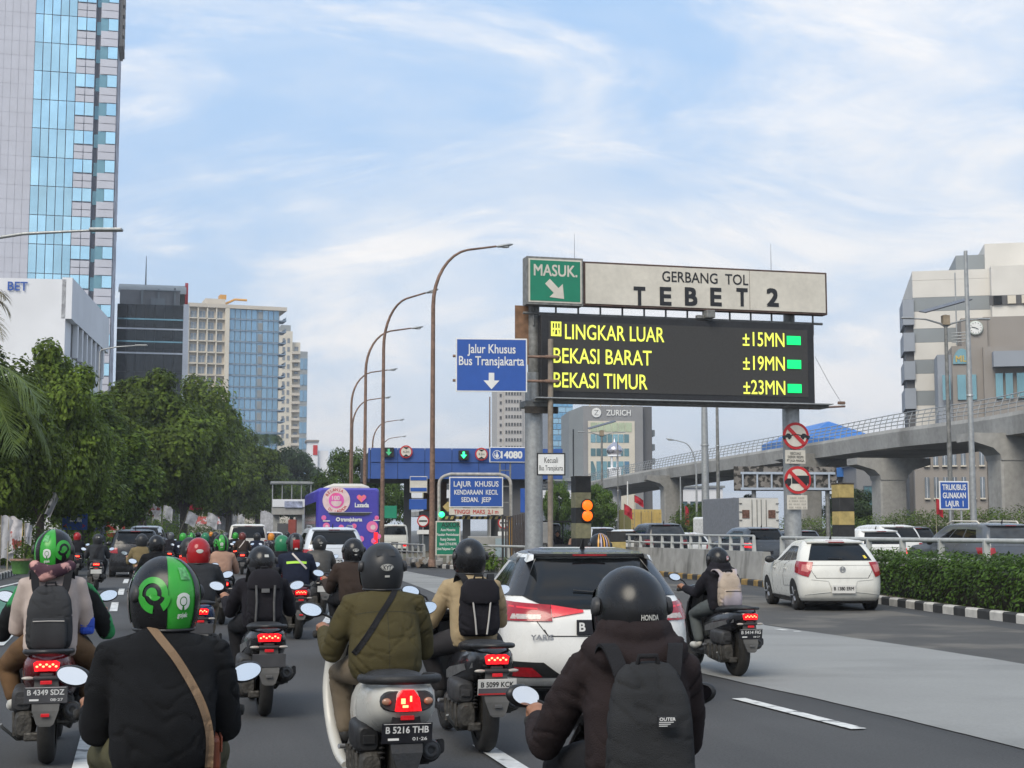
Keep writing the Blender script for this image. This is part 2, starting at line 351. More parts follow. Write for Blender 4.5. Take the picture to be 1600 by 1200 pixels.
# ================================================================ vegetation
def leafmat(name, c, isl=.45): return mat(name, c, .45, var=.35, scale=.9, isl=isl, var2=.25, scale2=.35, trans=.38, spec=.12, objr=.24)
LEAF = [leafmat('leaf_deep_green', (.108,.158,.022)), leafmat('leaf_mid_green', (.115,.165,.023)), leafmat('leaf_dark_green', (.092,.145,.021)), leafmat('leaf_fresh_green', (.085,.14,.028)), leafmat('leaf_far_green', (.07,.11,.045)), leafmat('leaf_yellow_green', (.08,.13,.02))]
def leaf_mesh(name, C, L, m, aspect=.6, up=.6, out=None):
    n = len(C); d = out if out is not None else RNG.normal(size=(n,3)); d = d/np.linalg.norm(d, axis=1, keepdims=True)
    nr = d + RNG.normal(size=(n,3))*.30 + np.array([0,0,up]); nr /= np.linalg.norm(nr, axis=1, keepdims=True)
    t = RNG.normal(size=(n,3)) + np.array([0,0,-.35]); t -= nr*(t*nr).sum(1, keepdims=True); t /= np.linalg.norm(t, axis=1, keepdims=True)
    s = np.cross(nr, t); ln = L*RNG.uniform(.6, 1.35, (n,1)); w = ln*aspect
    V = np.stack([C-t*ln*.5, C+s*w*.5-nr*ln*.06, C+t*ln*.5-nr*ln*.12, C-s*w*.5-nr*ln*.06], 1).reshape(-1,3)
    me = bpy.data.meshes.new(name); F = np.arange(n*4).reshape(-1,4)
    me.from_pydata(V.tolist(), [], F.tolist()); me.materials.append(m); return me
def crown_pts(rad, nclump, nleaf, cr=(.20,.34), seed=0, flat=.0):
    r = np.random.default_rng(seed); rad = np.array(rad); P = []; D = []
    k = 0
    cs = []
    while len(cs) < nclump:
        v = r.normal(size=3); v /= np.linalg.norm(v); v *= r.uniform(.5, .86)
        if v[2] < -.62: continue
        cs.append(v)
    per = nleaf//nclump
    for c in cs:
        q = r.uniform(*cr)*(1.15 if c[2] < .2 else .9)
        d = r.normal(size=(per,3)); d /= np.linalg.norm(d, axis=1, keepdims=True)
        rr = q*(.62+.38*r.uniform(0,1,(per,1))**.5); sub = 1+.25*np.sin(d[:,:1]*7+c[0]*9)*np.cos(d[:,1:2]*6+c[1]*5)
        P.append((c + d*rr*sub*np.array([1,1,.85]))*rad); D.append(d*np.array([1,1,1])+.4*c)
    return np.concatenate(P), np.concatenate(D), [c*rad for c in cs]
TREEP = {}
def tree_proto(kind):
    if kind in TREEP: return TREEP[kind]
    spec = {'broad': ((4.5,4.5,3.5), 62, 46000, .25, 1, LEAF[0], 2.1), 'round': ((4.3,4.3,3.8), 66, 46000, .25, 2, LEAF[1], 1.9), 'tall': ((3.4,3.4,4.5), 54, 40000, .25, 3, LEAF[2], 1.7),
            'airy': ((3.8,3.8,3.0), 44, 17000, .26, 4, LEAF[3], 2.2), 'far': ((4.4,4.4,3.5), 50, 18000, .34, 5, LEAF[4], 2.0), 'cone': ((1.5,1.5,4.2), 40, 8000, .30, 6, LEAF[2], .7)}[kind]
    rad, nc, nl, L, sd_, m, trunk = spec
    P, D, cs = crown_pts(rad, nc, nl, seed=sd_); base = trunk+rad[2]*.8
    P = P+np.array([0,0,base]); me = leaf_mesh('crown', P, L, m, out=D)
    b = MB(); r0 = .24
    b.tube([(0,0,-.1), (.05,.03,trunk*.6), (.0,.1,trunk*1.15), (-.05,.05,base-.6)], [r0*1.35, r0, r0*.85, r0*.45], 10)
    rr = random.Random(sd_)
    for c in sorted(cs, key=lambda c: c[2])[:26:2]:
        z0 = trunk*rr.uniform(.85, 1.3); e = Vector((c[0], c[1], c[2]+base))*1.0
        b.tube([(0,.05,z0), (e.x*.4, e.y*.4, z0+(e.z-z0)*.55), e], [r0*.5, r0*.32, .04], 6)
    tm = b.build('tmp', BARK); tme = tm.data; bpy.data.objects.remove(tm)
    TREEP[kind] = (me, tme); return TREEP[kind]
def tree(kind, name, label, loc, sc=(1,1,1), rz=0, group=None):
    me, tme = tree_proto(kind); t = thing(name, label, 'tree', loc, rz, group)
    if isinstance(sc, (int, float)): sc = (sc,)*3
    o = link('crown', me, t); o.scale = sc; o = link('trunk', tme, t); o.scale = sc; return t
def at(px, Y, z=0): p = W(px, 828, Y); return Vector((p.x, Y, z))
GT = 'street trees along the left pavement'
def htree(kind, label, px, Y, ytop, wpx, rz, name='street_tree', group=None):
    hp = {'broad': 8.4, 'round': 8.9, 'tall': 10.2, 'airy': 7.9, 'far': 9.1, 'cone': 8.9}[kind]; wp = {'broad': 8.8, 'round': 8.6, 'tall': 6.6, 'airy': 7.6, 'far': 8.8, 'cone': 3.3}[kind]
    h = H(ytop, Y); w = wpx*Y/FPX; return tree(kind, name, label, at(px, Y), (w/wp, w/wp, h/hp), rz, group)
htree('broad', 'dark leafy tree at the left edge beside the white building', 62, 64, 530, 225, .4, group=GT)
htree('round', 'tall dark tree cut by the left picture edge behind the palm', -40, 56, 528, 260, 2.2, group=GT)
htree('broad', 'low spreading dark tree behind the green plant pot', 20, 72, 620, 330, 1.1, group=GT)
htree('broad', 'big round tree in front of the dark glass building', 222, 102, 574, 250, 1.9, group=GT)
htree('round', 'big domed tree below the cream hotel', 286, 140, 578, 215, .7, group=GT)
htree('round', 'smaller dark tree right of the domed tree under the hotel glass', 358, 185, 650, 165, 2.6, group=GT)
htree('broad', 'low dark tree left of the footbridge', 402, 225, 708, 125, 2.9, group=GT)
htree('tall', 'dark bushy tree low between the two big round trees', 135, 84, 600, 200, 3.6, group=GT)
htree('far', 'hazy tree behind the footbridge below the cream apartments', 455, 260, 680, 120, .3, name='distant_tree')
htree('far', 'hazy tree left of the footbridge behind the street trees', 405, 290, 684, 130, 1.3, name='distant_tree')
htree('airy', 'fresh green tree behind the bus and the brown lamp posts', 545, 150, 688, 110, .9, name='roadside_tree')
htree('airy', 'fresh green tree under the left end of the toll canopy', 600, 140, 722, 90, 2.1, name='roadside_tree')
htree('airy', 'small tree just left of the tall hazard pillar', 872, 120, 742, 52, .2, name='roadside_tree')
htree('airy', 'bright green tree right of the tall hazard pillar', 935, 112, 748, 74, 1.7, name='roadside_tree')
htree('cone', 'row tree under the flyover, nearest the curved lamp', 1072, 150, 775, 36, .2, name='conifer_tree')
htree('cone', 'row tree under the flyover, left of the curved lamp', 1092, 152, 772, 36, 1.2, name='conifer_tree')
htree('cone', 'row tree under the flyover, beside the thick grey pole', 1112, 154, 776, 34, 2.2, name='conifer_tree')
htree('far', 'dark tree behind the white box truck', 1160, 160, 762, 80, 2.2, name='distant_tree')
htree('far', 'round dark tree between the striped pillar and the wide flyover column', 1330, 150, 752, 85, 1.2, name='distant_tree')
htree('far', 'dark tree behind the no trucks sign', 1258, 165, 768, 60, 3.2, name='distant_tree')
# hedges: many small leaves over a rough twig core
HEDGE = leafmat('hedge_leaf', (.075,.135,.025), .6); HEDGE2 = leafmat('hedge_leaf_light', (.10,.145,.03), .5); TWIG = mat('twig_brown', (.035,.032,.02), .9, var=.4, scale=12)
def hedge(label, path, w, h, L, n, m, z0=.1):
    P = resample(smooth_poly(path, 5), .25); t = thing('hedge', label, 'hedge', P[0])
    b = MB(); k = len(P); C = []; D = []
    rings = []
    for i, p in enumerate(P):
        d = (P[min(i+1,k-1)]-P[max(i-1,0)]).normalized(); s = Vector((d.y,-d.x,0)); f = .72 if 0 < i < k-1 else .4
        rings.append([p-P[0]+s*(x*w*f)+Z3*(z0+z*h*f) for x, z in ((-.5,0),(-.52,.5),(-.4,.97),(0,1.02),(.4,.97),(.52,.5),(.5,0))])
    b.loft(rings, 0); b.build('twig_core', TWIG, t)
    for _ in range(n):
        i = RNG.integers(0, k); p = P[i]; d = (P[min(i+1,k-1)]-P[max(i-1,0)]).normalized(); s = Vector((d.y,-d.x,0))
        a = RNG.uniform(0, math.pi); e = .42; x = math.copysign(abs(math.cos(a))**e, math.cos(a))*.5; z = math.sin(a)**e
        if RNG.random() < .22: z *= RNG.random()
        j = 1+.14*noise.noise((p+s*x*3+Z3*z*2)*1.6)+.10*noise.noise((p+s*x*3+Z3*z*2)*4.5)+RNG.uniform(-.16,.07)
        q = p-P[0]+s*(x*w*j)+d*RNG.uniform(-.2,.2)+Z3*(z0+max(.02,z*h*j)); C.append(q); D.append(s*x*2+Z3*(z*.9)+d*RNG.uniform(-.5,.5))
    link('foliage', leaf_mesh('foliage', np.array([tuple(c) for c in C]), L, m, .55, .35, np.array([tuple(c) for c in D])), t)
hp = [p+Vector((.85,.1,0)) for p in [Vector((7.75,36.5,0)), Vector((8.1,33.6,0))]+K4[1:]]
hedge('long clipped green hedge along the striped kerb right of the white hatchback', hp, 1.25, .97, .085, 36000, HEDGE)
hedge('pale green hedge beyond the toll road, right of the wide flyover column', [at(1400,82), at(1500,74), at(1640,66)], 1.8, 2.45, .13, 12000, HEDGE2, .0)
hedge('low pale hedge beyond the toll road, left of the wide flyover column', [at(1215,104), at(1330,92), at(1395,86)], 1.8, 2.3, .14, 8000, HEDGE2, .0)
hedge('pale green shrub bank beside the curved lamp beyond the toll road', [at(1068,104), at(1130,100)], 2.4, 2.6, .15, 6000, HEDGE2, .0)
hedge('dark shrub bank behind the hazard pillar at the toll road', [at(865,112), at(960,106)], 1.6, 1.5, .15, 4000, HEDGE, .0)
def shrub(label, px, Y, r, h, n, m, L=.12, z=.14):
    t = thing('shrub', label, 'shrub', at(px, Y, z)); d = RNG.normal(size=(n,3)); d[:,2] = abs(d[:,2]); d /= np.linalg.norm(d, axis=1, keepdims=True)
    C = d*RNG.uniform(.25,1,(n,1))*np.array([r,r,h]); link('foliage', leaf_mesh('foliage', C, L, m, .3, .2, d), t)
    b = MB()
    for i in range(7): a = i*.9; b.tube([(0,0,0), (math.cos(a)*r*.5, math.sin(a)*r*.5, h*.6)], [.02,.008], 5)
    b.build('stem', BARK, t)
shrub('spiky yellow green plant on the traffic island beside the white car roof', 757, 56.2, .75, .95, 420, LEAF[5], .3)
shrub('small green plant on the island edge by the galvanised pole', 800, 55.6, .5, .55, 260, LEAF[3], .2)
shrub('dark undergrowth on the pavement right of the green pot', 62, 55, 1.3, 1.0, 700, LEAF[2], .16)
shrub('weedy undergrowth on the pavement behind the left rider', 100, 60, 1.6, .9, 700, LEAF[0], .16)
shrub('tall dark bush under the left trees behind the green pot', 15, 70, 4.0, 3.4, 3500, LEAF[2], .26)
shrub('dark bush under the left trees behind the blue board', 92, 84, 3.2, 3.0, 2600, LEAF[2], .26)
shrub('dark bush beyond the red campaign board', 225, 112, 4, 3.2, 2200, LEAF[2], .3)
shrub('dark bush under the trees left of the footbridge', 345, 200, 7, 3.4, 2200, LEAF[2], .34)
for lab, px, Y, r, h in [('dark bush under the trees right of the blue bus stop board', 140, 92, 3.2, 3.4), ('dark bush behind the red campaign board', 178, 106, 3.4, 3.6), ('dark bush behind the drooping white flags', 262, 150, 5, 4.6), ('dark bush behind the street stall', 312, 190, 6, 5), ('dark bush left of the white van beneath the far trees', 385, 250, 7, 5), ('dark bush at the foot of the footbridge', 432, 262, 6, 5.5), ('dark bush at the far left behind the cloth banners', -12, 62, 3, 2.6)]:
    shrub(lab, px, Y, r, h, 3000, LEAF[2], .3)
# palm hanging in from the left edge
def palm(label, loc, fronds, m, name='palm_tree'):
    t = thing(name, label, 'palm', loc); b = MB(); hh = loc.z
    t.location.z = 0
    b.tube([(-.3,0,0), (-.15,0,hh*.5), (0,0,hh)], [.2,.15,.13], 10); b.build('trunk', BARK, t)
    for (az, el, ln, droop, dens, lw) in fronds:
        b = MB(); d = Vector((math.cos(az), math.sin(az), 0)); pts = []
        for i in range(15):
            s = i/14; pts.append(Vector((0,0,hh))+d*(ln*s*math.cos(el)*(1-.25*s*s))+Z3*(ln*s*math.sin(el)-droop*ln*s*s))
        b.tube(pts, [.028*(1-i/15.5) for i in range(15)], 6)
        k = int(44*dens)
        for i in range(k):
            s = .12+.88*i/k; j = min(int(s*14), 13); f = s*14-j; p = pts[j].lerp(pts[j+1], f); tg = (pts[j+1]-pts[j]).normalized(); sd = tg.cross(Z3).normalized(); un = sd.cross(tg)
            for q in (-1, 1):
                l = ln*.36*(math.sin(math.pi*min(1, s*.92+.1))**.6)*random.uniform(.8,1.1); dr = (sd*q*.8+tg*.62+un*random.uniform(-.1,.2)).normalized()
                e1 = p+dr*l*.55-Z3*l*.06; e2 = p+dr*l-Z3*l*random.uniform(.25,.42); w = un*.0+tg*(lw)
                b.add([p-w, p+w, e1+w*.9, e1-w*.9, e2], [(0,1,2,3), (3,2,4)])
        b.build('frond', m, t)
    return t
PALM = mat('palm_green', (.12,.17,.035), .5, var=.25, scale=3, trans=.25); PALMD = mat('palm_dry', (.20,.17,.09), .7, var=.25, scale=3, trans=.2)
palm('green palm whose fronds hang in from the left picture edge', W(-112,566,20), [(-.1,.22,2.25,.55,1.4,.012),(.3,.05,2.2,.7,1.4,.012),(-.4,-.05,2.1,.6,1.3,.012),(-.75,.05,1.8,.7,1.2,.012),(1.2,.3,2,.6,1,.012),(-1.3,.2,1.9,.6,1,.012),(2.5,.3,2,.6,1,.012),(-2.4,.3,2,.6,1,.012)], PALM)
palm('dry fan palm frond tips at the left edge over the white wall', W(-58,455,26), [(-.1,.35,1.15,.5,.8,.009),(.3,.1,1.1,.5,.8,.009),(-.3,-.2,1.2,.6,.8,.009),(2.2,.4,1.2,.5,.6,.009)], PALMD)
palm('small palm rising above the far trees below the cream hotel', W(412,684,310), [(i*.785,.55,6.5,.75,.7,.10) for i in range(8)], LEAF[4])
# ================================================================ walls and rails of the ramp
WL = [Vector(p+(0,)) for p in [(4.1,57), (5.5,52.9), (6.6,47.6), (7.55,43)]]
t = thing('barrier_wall', 'long stained concrete barrier wall at the ramp under a pipe railing', 'wall', WL[0]); b = MB()
P = resample(smooth_poly(WL, 4), .5); rings = []
for i, p in enumerate(P):
    d = (P[min(i+1,len(P)-1)]-P[max(i-1,0)]).normalized(); s = Vector((d.y,-d.x,0)); q = p-P[0]+Vector((0,0,.1))
    rings.append([q+s*-.36, q+s*-.36+Z3*.12, q+s*-.2+Z3*.34, q+s*-.12+Z3*.86, q+s*.12+Z3*.86, q+s*.2+Z3*.0])
b.loft(rings, 0, sm=False); b.build('wall', CONCD, t)
def railing(label, path, ztop, zbase, step, rails, name='railing', mt=None, pr=.05, rr=.035, sc=False):
    P = resample(path, step); t = thing(name, label, 'railing', P[0])
    mt = mt or mat('grey_railing_paint', (.38,.39,.38), .6, var=.15, scale=5)
    for p in P:
        b = MB(T=Matrix.Translation(p-P[0])); b.loft([[Vector((x*w, y*w*.8, z)) for x, y in ((-1,-1),(1,-1),(1,1),(-1,1))] for w, z in ((pr*1.25,zbase),(pr*.85,ztop-.06),(pr*.8,ztop))], 0, sm=False)
        b.build('post', mt, t)
    for z in rails: MB().tube([p-P[0]+Z3*z for p in P], rr, 8).build('rail', mt, t)
    return t
railing('grey pipe railing on top of the concrete barrier wall', [p+Vector((0,.0,0)) for p in P], 1.42, .95, 1.0, (1.42, 1.15))
railing('grey pipe railing behind the clipped hedge', smooth_poly([Vector(p+(0,)) for p in [(7.7,42.2), (8.1,37.5), (9.3,31.5), (10.4,27.5), (12,21)]], 6), 1.4, .1, 1.75, (1.38, .95), pr=.07, rr=.05)
railing('pale guard rail on the island left of the green board', [at(590,74,0), at(668,64,0)], .95, .1, 1.1, (.95,.62), pr=.05)
railing('sloping pale guard rail on the island beside the spiky plant', [at(700,66,0), at(838,58.5,0)], .95, .1, 1.5, (.93,), pr=.05, rr=.05)
def pillar(label, px, Y, w, ytop, n, c0, first, z0=.1):
    h = H(ytop, Y)-z0; t = thing('hazard_pillar', label, 'hazard pillar', at(px, Y, z0), A); b = MB()
    for i in range(n):
        b.box((0, 0, h*(i+.5)/n), (w, w, h/n-.001), (i+first) % 2, .012, seg=1)
    b.build('striped_post', [KERBK, c0], t); MB().box((0,0,h+.02), (w*1.04,w*1.04,.05), 0, .01, seg=1).build('cap', mat('rusty_cap', (.05,.042,.035), .9, var=.4, scale=9), t)
    return t
hz = pillar('tall black and olive striped pillar carrying two orange signal lamps', 908, 57, .62, 746, 6, YELD, 1)
h1 = H(790, 57)-.1; h2 = H(806, 57)-.1
for z in (h1, h2):
    b = MB(); b.lathe([(.05,0), (.24,.0), (.25,-.02), (.25,.06), (.22,.06)], (.14,-.35,z), (0,-1,0), 24); o = b.build('lamp_housing', BLACKP, hz)
    MB().lathe([(.21,.0), (.18,.03), (.1,.055), (.01,.065)], (.14,-.38,z), (0,-1,0), 24).build('lens', ORANGEL, o)
pillar('short yellow and black striped block at the end of the barrier wall', 963, 55.5, .56, 832, 4, YELB, 1)
pillar('black and yellow striped pillar behind the white hatchback roof', 1318, 45, .5, 757, 7, YELB, 1)
# ================================================================ street lamps
def lamp(label, px, Y, ytop, reach, m, group, side=1, r=.11, z0=.12, bend=2.6, name='street_lamp', hd=True, rz=0):
    p = at(px, Y); h = H(ytop, Y)-z0; t = thing(name, label, 'street lamp', (p.x, Y, z0), rz, group)
    b = MB(); arc = [(0,0,0), (0,0,h*.35)]; rs = [r*1.2, r]
    b.lathe([(r*1.5,0),(r*1.5,.25),(r*1.2,.3)], n=12)
    for i in range(9):
        a = math.pi/2*i/8*.9; arc.append((side*(reach*.55)*(1-math.cos(a)), 0, h-bend+bend*math.sin(a)*.94)); rs.append(r*(.8-.35*i/8))
    e = arc[-1]; arc.append((side*reach*.86, 0, e[2]+bend*.08)); rs.append(r*.4)
    b.tube(arc, rs, 10); b.build('pole', m, t)
    if hd:
        e = arc[-1]; b = MB(); x = side
        rings = []
        for f, w, d, z in ((0,.05,.03,0),(.12,.09,.05,.0),(.4,.14,.07,.04),(.75,.12,.06,.09),(.95,.05,.03,.12)):
            rings.append([Vector((e[0]+x*f*.75, w*math.cos(q), e[2]+z+d*math.sin(q))) for q in [2*math.pi*k/10 for k in range(10)]])
        b.loft(rings); o = b.build('lamp_head', GALV, t)
        MB().ell((e[0]+x*.36,0,e[2]-.0), (.22,.10,.055)).build('diffuser', mat('lamp_diffuser', (.6,.6,.57), .3, var=.05), o)
    return t
GL = 'rusty brown lamp posts along the island'
for i, (px, Y, yt, lab) in enumerate([(675,60,381,'tallest rusty brown lamp post, nearest, left of the blue bus lane sign'),(597,74,464,'rusty brown lamp post right of the bus, second nearest of the row'),(569,85,511,'rusty brown lamp post right behind the bus, third of the row'),
        (547,107,577,'thin brown lamp post behind the bus, fourth of the row'),(549,128,621,'thin lamp post with low curved arm behind the bus'),(581,155,656,'far thin lamp post above the fresh green tree'),(592,182,682,'farthest thin lamp arm just over the toll canopy')]):
    lamp(lab, px, Y, yt, 3.1 if i != 1 else 2.9, RUST, GL, 1, .105, rz=.25 if i != 1 else -.5)
GK = 'grey lamp posts on the left pavement'
for i, (px, Y, yt, lab) in enumerate([(190,42,360,'grey lamp arm reaching in from the left edge before the glass tower'),(230,112,540,'grey lamp arm above the left trees before the dark glass building'),(298,152,624,'short grey lamp arm poking out of the domed tree'),(411,238,716,'small grey lamp arm below the cream apartments'),(446,272,729,'smallest grey lamp arm left of the bus')]):
    p = W(px, yt, Y); h = p.z-.12; ln = 4.4 if i == 0 else 3.6; t = thing('street_lamp', lab, 'street lamp', (p.x-ln, Y, .12), 0, GK)
    b = MB(); b.tube([(0,0,0),(0,0,h*.5),(0,0,h-.5),(.12,0,h-.32),(ln*.35,0,h-.1),(ln-.9,0,h)], [.12,.1,.07,.06,.05,.035], 8); b.build('pole', GALV, t)
    MB().box((ln-.45,0,h+.02), (.95,.26,.09), 0, .03).build('lamp_head', GALV, t)
def double_lamp(label, px, Y, yt, reach, panel, m=GALV, r=.1):
    p = at(px, Y); h = H(yt, Y)-.1; t = thing('street_lamp', label, 'street lamp', (p.x, Y, .1), .1)
    MB().tube([(0,0,0),(0,0,h*.5),(0,0,h)], [r*1.2,r,r*.75], 10).build('pole', DIRTS, t)
    for s in (-1, 1):
        b = MB(); b.tube([(0,0,h-.55),(s*reach*.12,0,h-.4),(s*reach*.45,0,h-.22),(s*reach*.8,0,h-.18)], [.05,.045,.035,.03], 8); o = b.build('arm', m, t)
        MB().box((s*reach*.87,0,h-.17), (reach*.28,.22,.08), 0, .025).build('lamp_head', GALV, o)
    MB().box((0,0,h-.25), (.32,.3,.45), 0, .02).build('control_box', mat('box_beige', (.3,.24,.17), .7), t)
    if panel: MB().box((0,-.05,h+.42), (2.3,.7,.05), 0, .01, Rm=Matrix.Rotation(-.28,3,'Y') @ Matrix.Rotation(.22,3,'X')).build('solar_panel', mat('solar_panel', (.06,.06,.07), .3, var=.2), t)
double_lamp('twin armed lamp post with tilted solar panel before the right office', 1487, 66, 492, 2.05, 1)
double_lamp('distant twin armed lamp post in front of the grey office with white lettering', 941, 118, 672, 1.9, 1)
lamp('thin grey lamp with arm curving left under the flyover', 1089, 120, 688, 2.0, GALV, None, -1, .09)
def pole(label, px, Y, yt, r, m, name='utility_pole', lean=0):
    p = at(px, Y); h = H(yt, Y); t = thing(name, label, 'pole', p)
    MB().tube([(0,0,0),(lean*.5,0,h*.5),(lean,0,h)], [r*1.2,r,r*.7], 12).build('pole_shaft', m, t)
    b = MB(); b.lathe([(r*1.25,0),(r*1.25,.06),(r*1.05,.06)], (lean*.55,0,h*.55), n=12); b.build('collar', GALV, t); return t
pole('tall bare steel pole right of the twin armed lamp', 1522, 50, 392, .095, GALV)
pole('thick pale grey pole under the right half of the message board', 1103, 100, 560, .24, GALV)
pole('thin grey pole right of the thick pale pole', 1123, 96, 560, .11, DIRTS)
pole('thin bent pole left of the yellow container', 966, 108, 690, .05, DIRTS)
pole('slim white flagpole left of the red and white flag', 981, 110, 752, .06, WHITEP)
pole('slim pole beneath the flyover left of the curved lamp', 1064, 118, 745, .07, GALV)
pole('tall radio mast beside the grey apartment tower', 765, 240, 620, .14, RUST, 'radio_mast')
# ================================================================ buildings
def bmat(name, c, **k): return mat(name, c, k.pop('rough', .75), var=k.pop('var', .05), scale=.4, var2=.06, scale2=.08, **k)
GLB = mat('blue_curtain_glass', (.52,.78,.88), .08, .8, var=.12, scale=.25, isl=.14)
GLT = mat('teal_window_glass', (.20,.36,.40), .07, .6, var=.15, scale=.3, isl=.2)
GLK = mat('black_curtain_glass', (.02,.024,.027), .05, .2, var=.15, scale=.3, isl=.2)
GLH = mat('hotel_blue_glass', (.22,.36,.48), .1, .6, var=.1, scale=.2, isl=.15)
WIN = mat('grey_window_glass', (.20,.23,.26), .12, .3, var=.25, scale=.8, isl=.3)
MULL = mat('dark_mullion', (.10,.12,.15), .6)
LILAC = bmat('lilac_cladding', (.50,.51,.575)); WHITEB = bmat('white_render', (.72,.73,.76)); CREAM = bmat('cream_render', (.52,.47,.40)); CREAM2 = bmat('pale_cream_render', (.60,.55,.46))
GREYB = bmat('grey_cladding', (.235,.235,.24)); GREYD = bmat('dark_grey_cladding', (.10,.10,.105)); GREYBL = bmat('blue_grey_cladding', (.28,.305,.345)); BRN = bmat('brown_stone', (.27,.245,.222)); GREYM = bmat('mid_grey_panel', (.24,.26,.27))
TILE = bmat('cream_tile_cladding', (.62,.595,.55)); BLUETENT = mat('blue_canopy_sheet', (.04,.17,.50), .5, var=.1, scale=.5)
def bldg(name, label, pxa, Ya, pxb, Yb, ytop):
    p, q = W(pxa, 828, Ya), W(pxb, 828, Yb); p.y, q.y = Ya, Yb; p.z = q.z = 0; d = q-p
    h = H(ytop, Ya); return thing(name, label, 'building', p, math.atan2(d.y, d.x)), d.length, h
def panes(x0, x1, z0, z1, nx, nz, y=0, gap=.04, tilt=.012, depth=.05, fx=None, b=None, m=0):
    b = b or MB(); w, h = (x1-x0)/nx, (z1-z0)/nz
    for i in range(nx):
        for k in range(nz):
            a, c = x0+w*i+gap, z0+h*k+gap; e, g = x0+w*(i+1)-gap, z0+h*(k+1)-gap; t1, t2 = random.uniform(-tilt,tilt)*w, random.uniform(-tilt,tilt)*h
            q = [(a,y+t1,c),(e,y-t1,c),(e,y-t1+t2,g),(a,y+t1+t2,g)]
            if fx: q = [fx(*v) for v in q]
            b.add(q, [(0,1,2,3)], m)
    return b
def wins(t, x0, x1, z0, z1, nx, nz, fw, fh, m, y=-.03, fr=None, frm=None, fx=None, limit=99, name='window', sill=None):
    """a grid of windows, each one a part of its own (frame round a recessed pane)"""
    w, h = (x1-x0)/nx, (z1-z0)/nz; a, c = w*fw/2, h*fh/2; b = MB(); e = fr or .08
    b.add([(-a,0,-c),(a,0,-c),(a,0,c),(-a,0,c)], [(0,1,2,3)], 0)
    for s in ((-a-e,-a),(a,a+e)): b.bb((s[0],-.08,-c-e), (s[1],.02,c+e), 1)
    for s in ((-c-e,-c),(c,c+e)): b.bb((-a,-.08,s[0]), (a,.02,s[1]), 1)
    b.bb((-.03,-.05,-c), (.03,.01,c), 1)
    o = b.build(name, [m, frm or MULL]); me = o.data; bpy.data.objects.remove(o); n = 0
    for k in range(nz-1, -1, -1):
        for i in range(nx):
            if n >= limit: break
            o = link(name, me, t, Vector((x0+w*(i+.5), y, z0+h*(k+.5)))); n += 1
            if fx: o.matrix_basis = fx @ o.matrix_basis
# --- glass office tower, upper left
t, w, h = bldg('office_tower', 'tall blue glass and lilac office tower at the upper left', -70, 200, 164, 204.6, -120)
def X(px): return (px+70)/234*w
xa, xb, xc, xd = X(28), X(96), X(127), X(135)
b = MB(); b.bb((0,.3,0), (xc,30,h)); b.bb((xc,1.6,0), (xd,30,h-2)); b.bb((xd,.3,0), (w,16,h-1)); b.build('wall', bmat('lilac_grey_joint', (.38,.39,.45)), t)
b = MB(); nfl = int(h/4); fz = h/nfl
panes(0, xa, 0, h, 8, nfl*2, .1, .014, .0005, b=b); b.build('blank_cladding', LILAC, t)
b = MB(); panes(xa, xb, 0, h, 5, nfl, .05, .05, .012, b=b); b.build('curtain_wall', GLB, t)
for k in range(max(0, nfl-26), nfl):
    z = k*fz
    if z < 18: continue
    b = MB(); panes(xb, xc, z, z+fz*.5, 2, 2, 0, .05, .001, b=b); panes(xb, xc, z+fz*.53, z+fz, 2, 1, .02, .05, .012, b=b, m=1); b.build('floor_band', [LILAC, GLB, GLT], t); b = MB()
    panes(xd, w, z, z+fz*.55, 1, 2, -.3, .05, .001, b=b); b.add([(xd,-.1,z+fz*.55),(xd+(w-xd)*.42,-.1,z+fz*.55),(xd+(w-xd)*.42,-.1,z+fz),(xd,-.1,z+fz)], [(0,1,2,3)], 2); panes(xd+(w-xd)*.42, w, z+fz*.57, z+fz, 1, 1, -.2, .05, .012, b=b, m=1)
    b.build('floor_band', [LILAC, GLB, GLT], t); panes(xc, xd, z+fz*.5, z+fz, 1, 1, 1.5, .05, .01).build('window', GLT, t)
b = MB(); panes(.3, 16, 0, h-1, 5, nfl*2, 0, .05, .006, fx=lambda x, y, z: (w+.05+y, x, z), b=b); b.build('side_cladding', LILAC, t)
b = MB(); b.bb((w+.1,1,H(70,205)), (w+.5,8,H(-30,205)), 0)
for k in range(6): b.bb((w+.5,1.2,H(68-k*16,205)), (w+.75,7.6,H(58-k*16,205)))
b.build('roof_sign_frame', BRN, t)
# --- white building with blue letters, lower left
t, w, h = bldg('white_building', 'plain white building with blue letters at the left edge', -60, 109, 92, 110, 433)
b = MB(); b.bb((0,0,0), (w,22,h)); b.build('wall', WHITEB, t)
o = W(16, 449, 109); MB().text('BET', (w*75/152,-.12,H(449,110)), X3, Z3, .66, 1.42, bold=.012).build('lettering', SIGNB, t)
wz0, wz1 = H(545,112)-.5, h-3.0
b = MB(); b.bb((w-.05,3,wz0), (w+.03,21,wz1)); b.build('window_recess', GREYD, t)
for i in range(7): MB().bb((w+.0,3.6+i*2.6,wz0), (w+.4,4.3+i*2.6,wz1)).build('mullion', WHITEB, t)
b = MB(); b.bb((w-.3,.0,wz1), (w+.45,22.3,h+.15)); b.build('parapet', WHITEB, t)
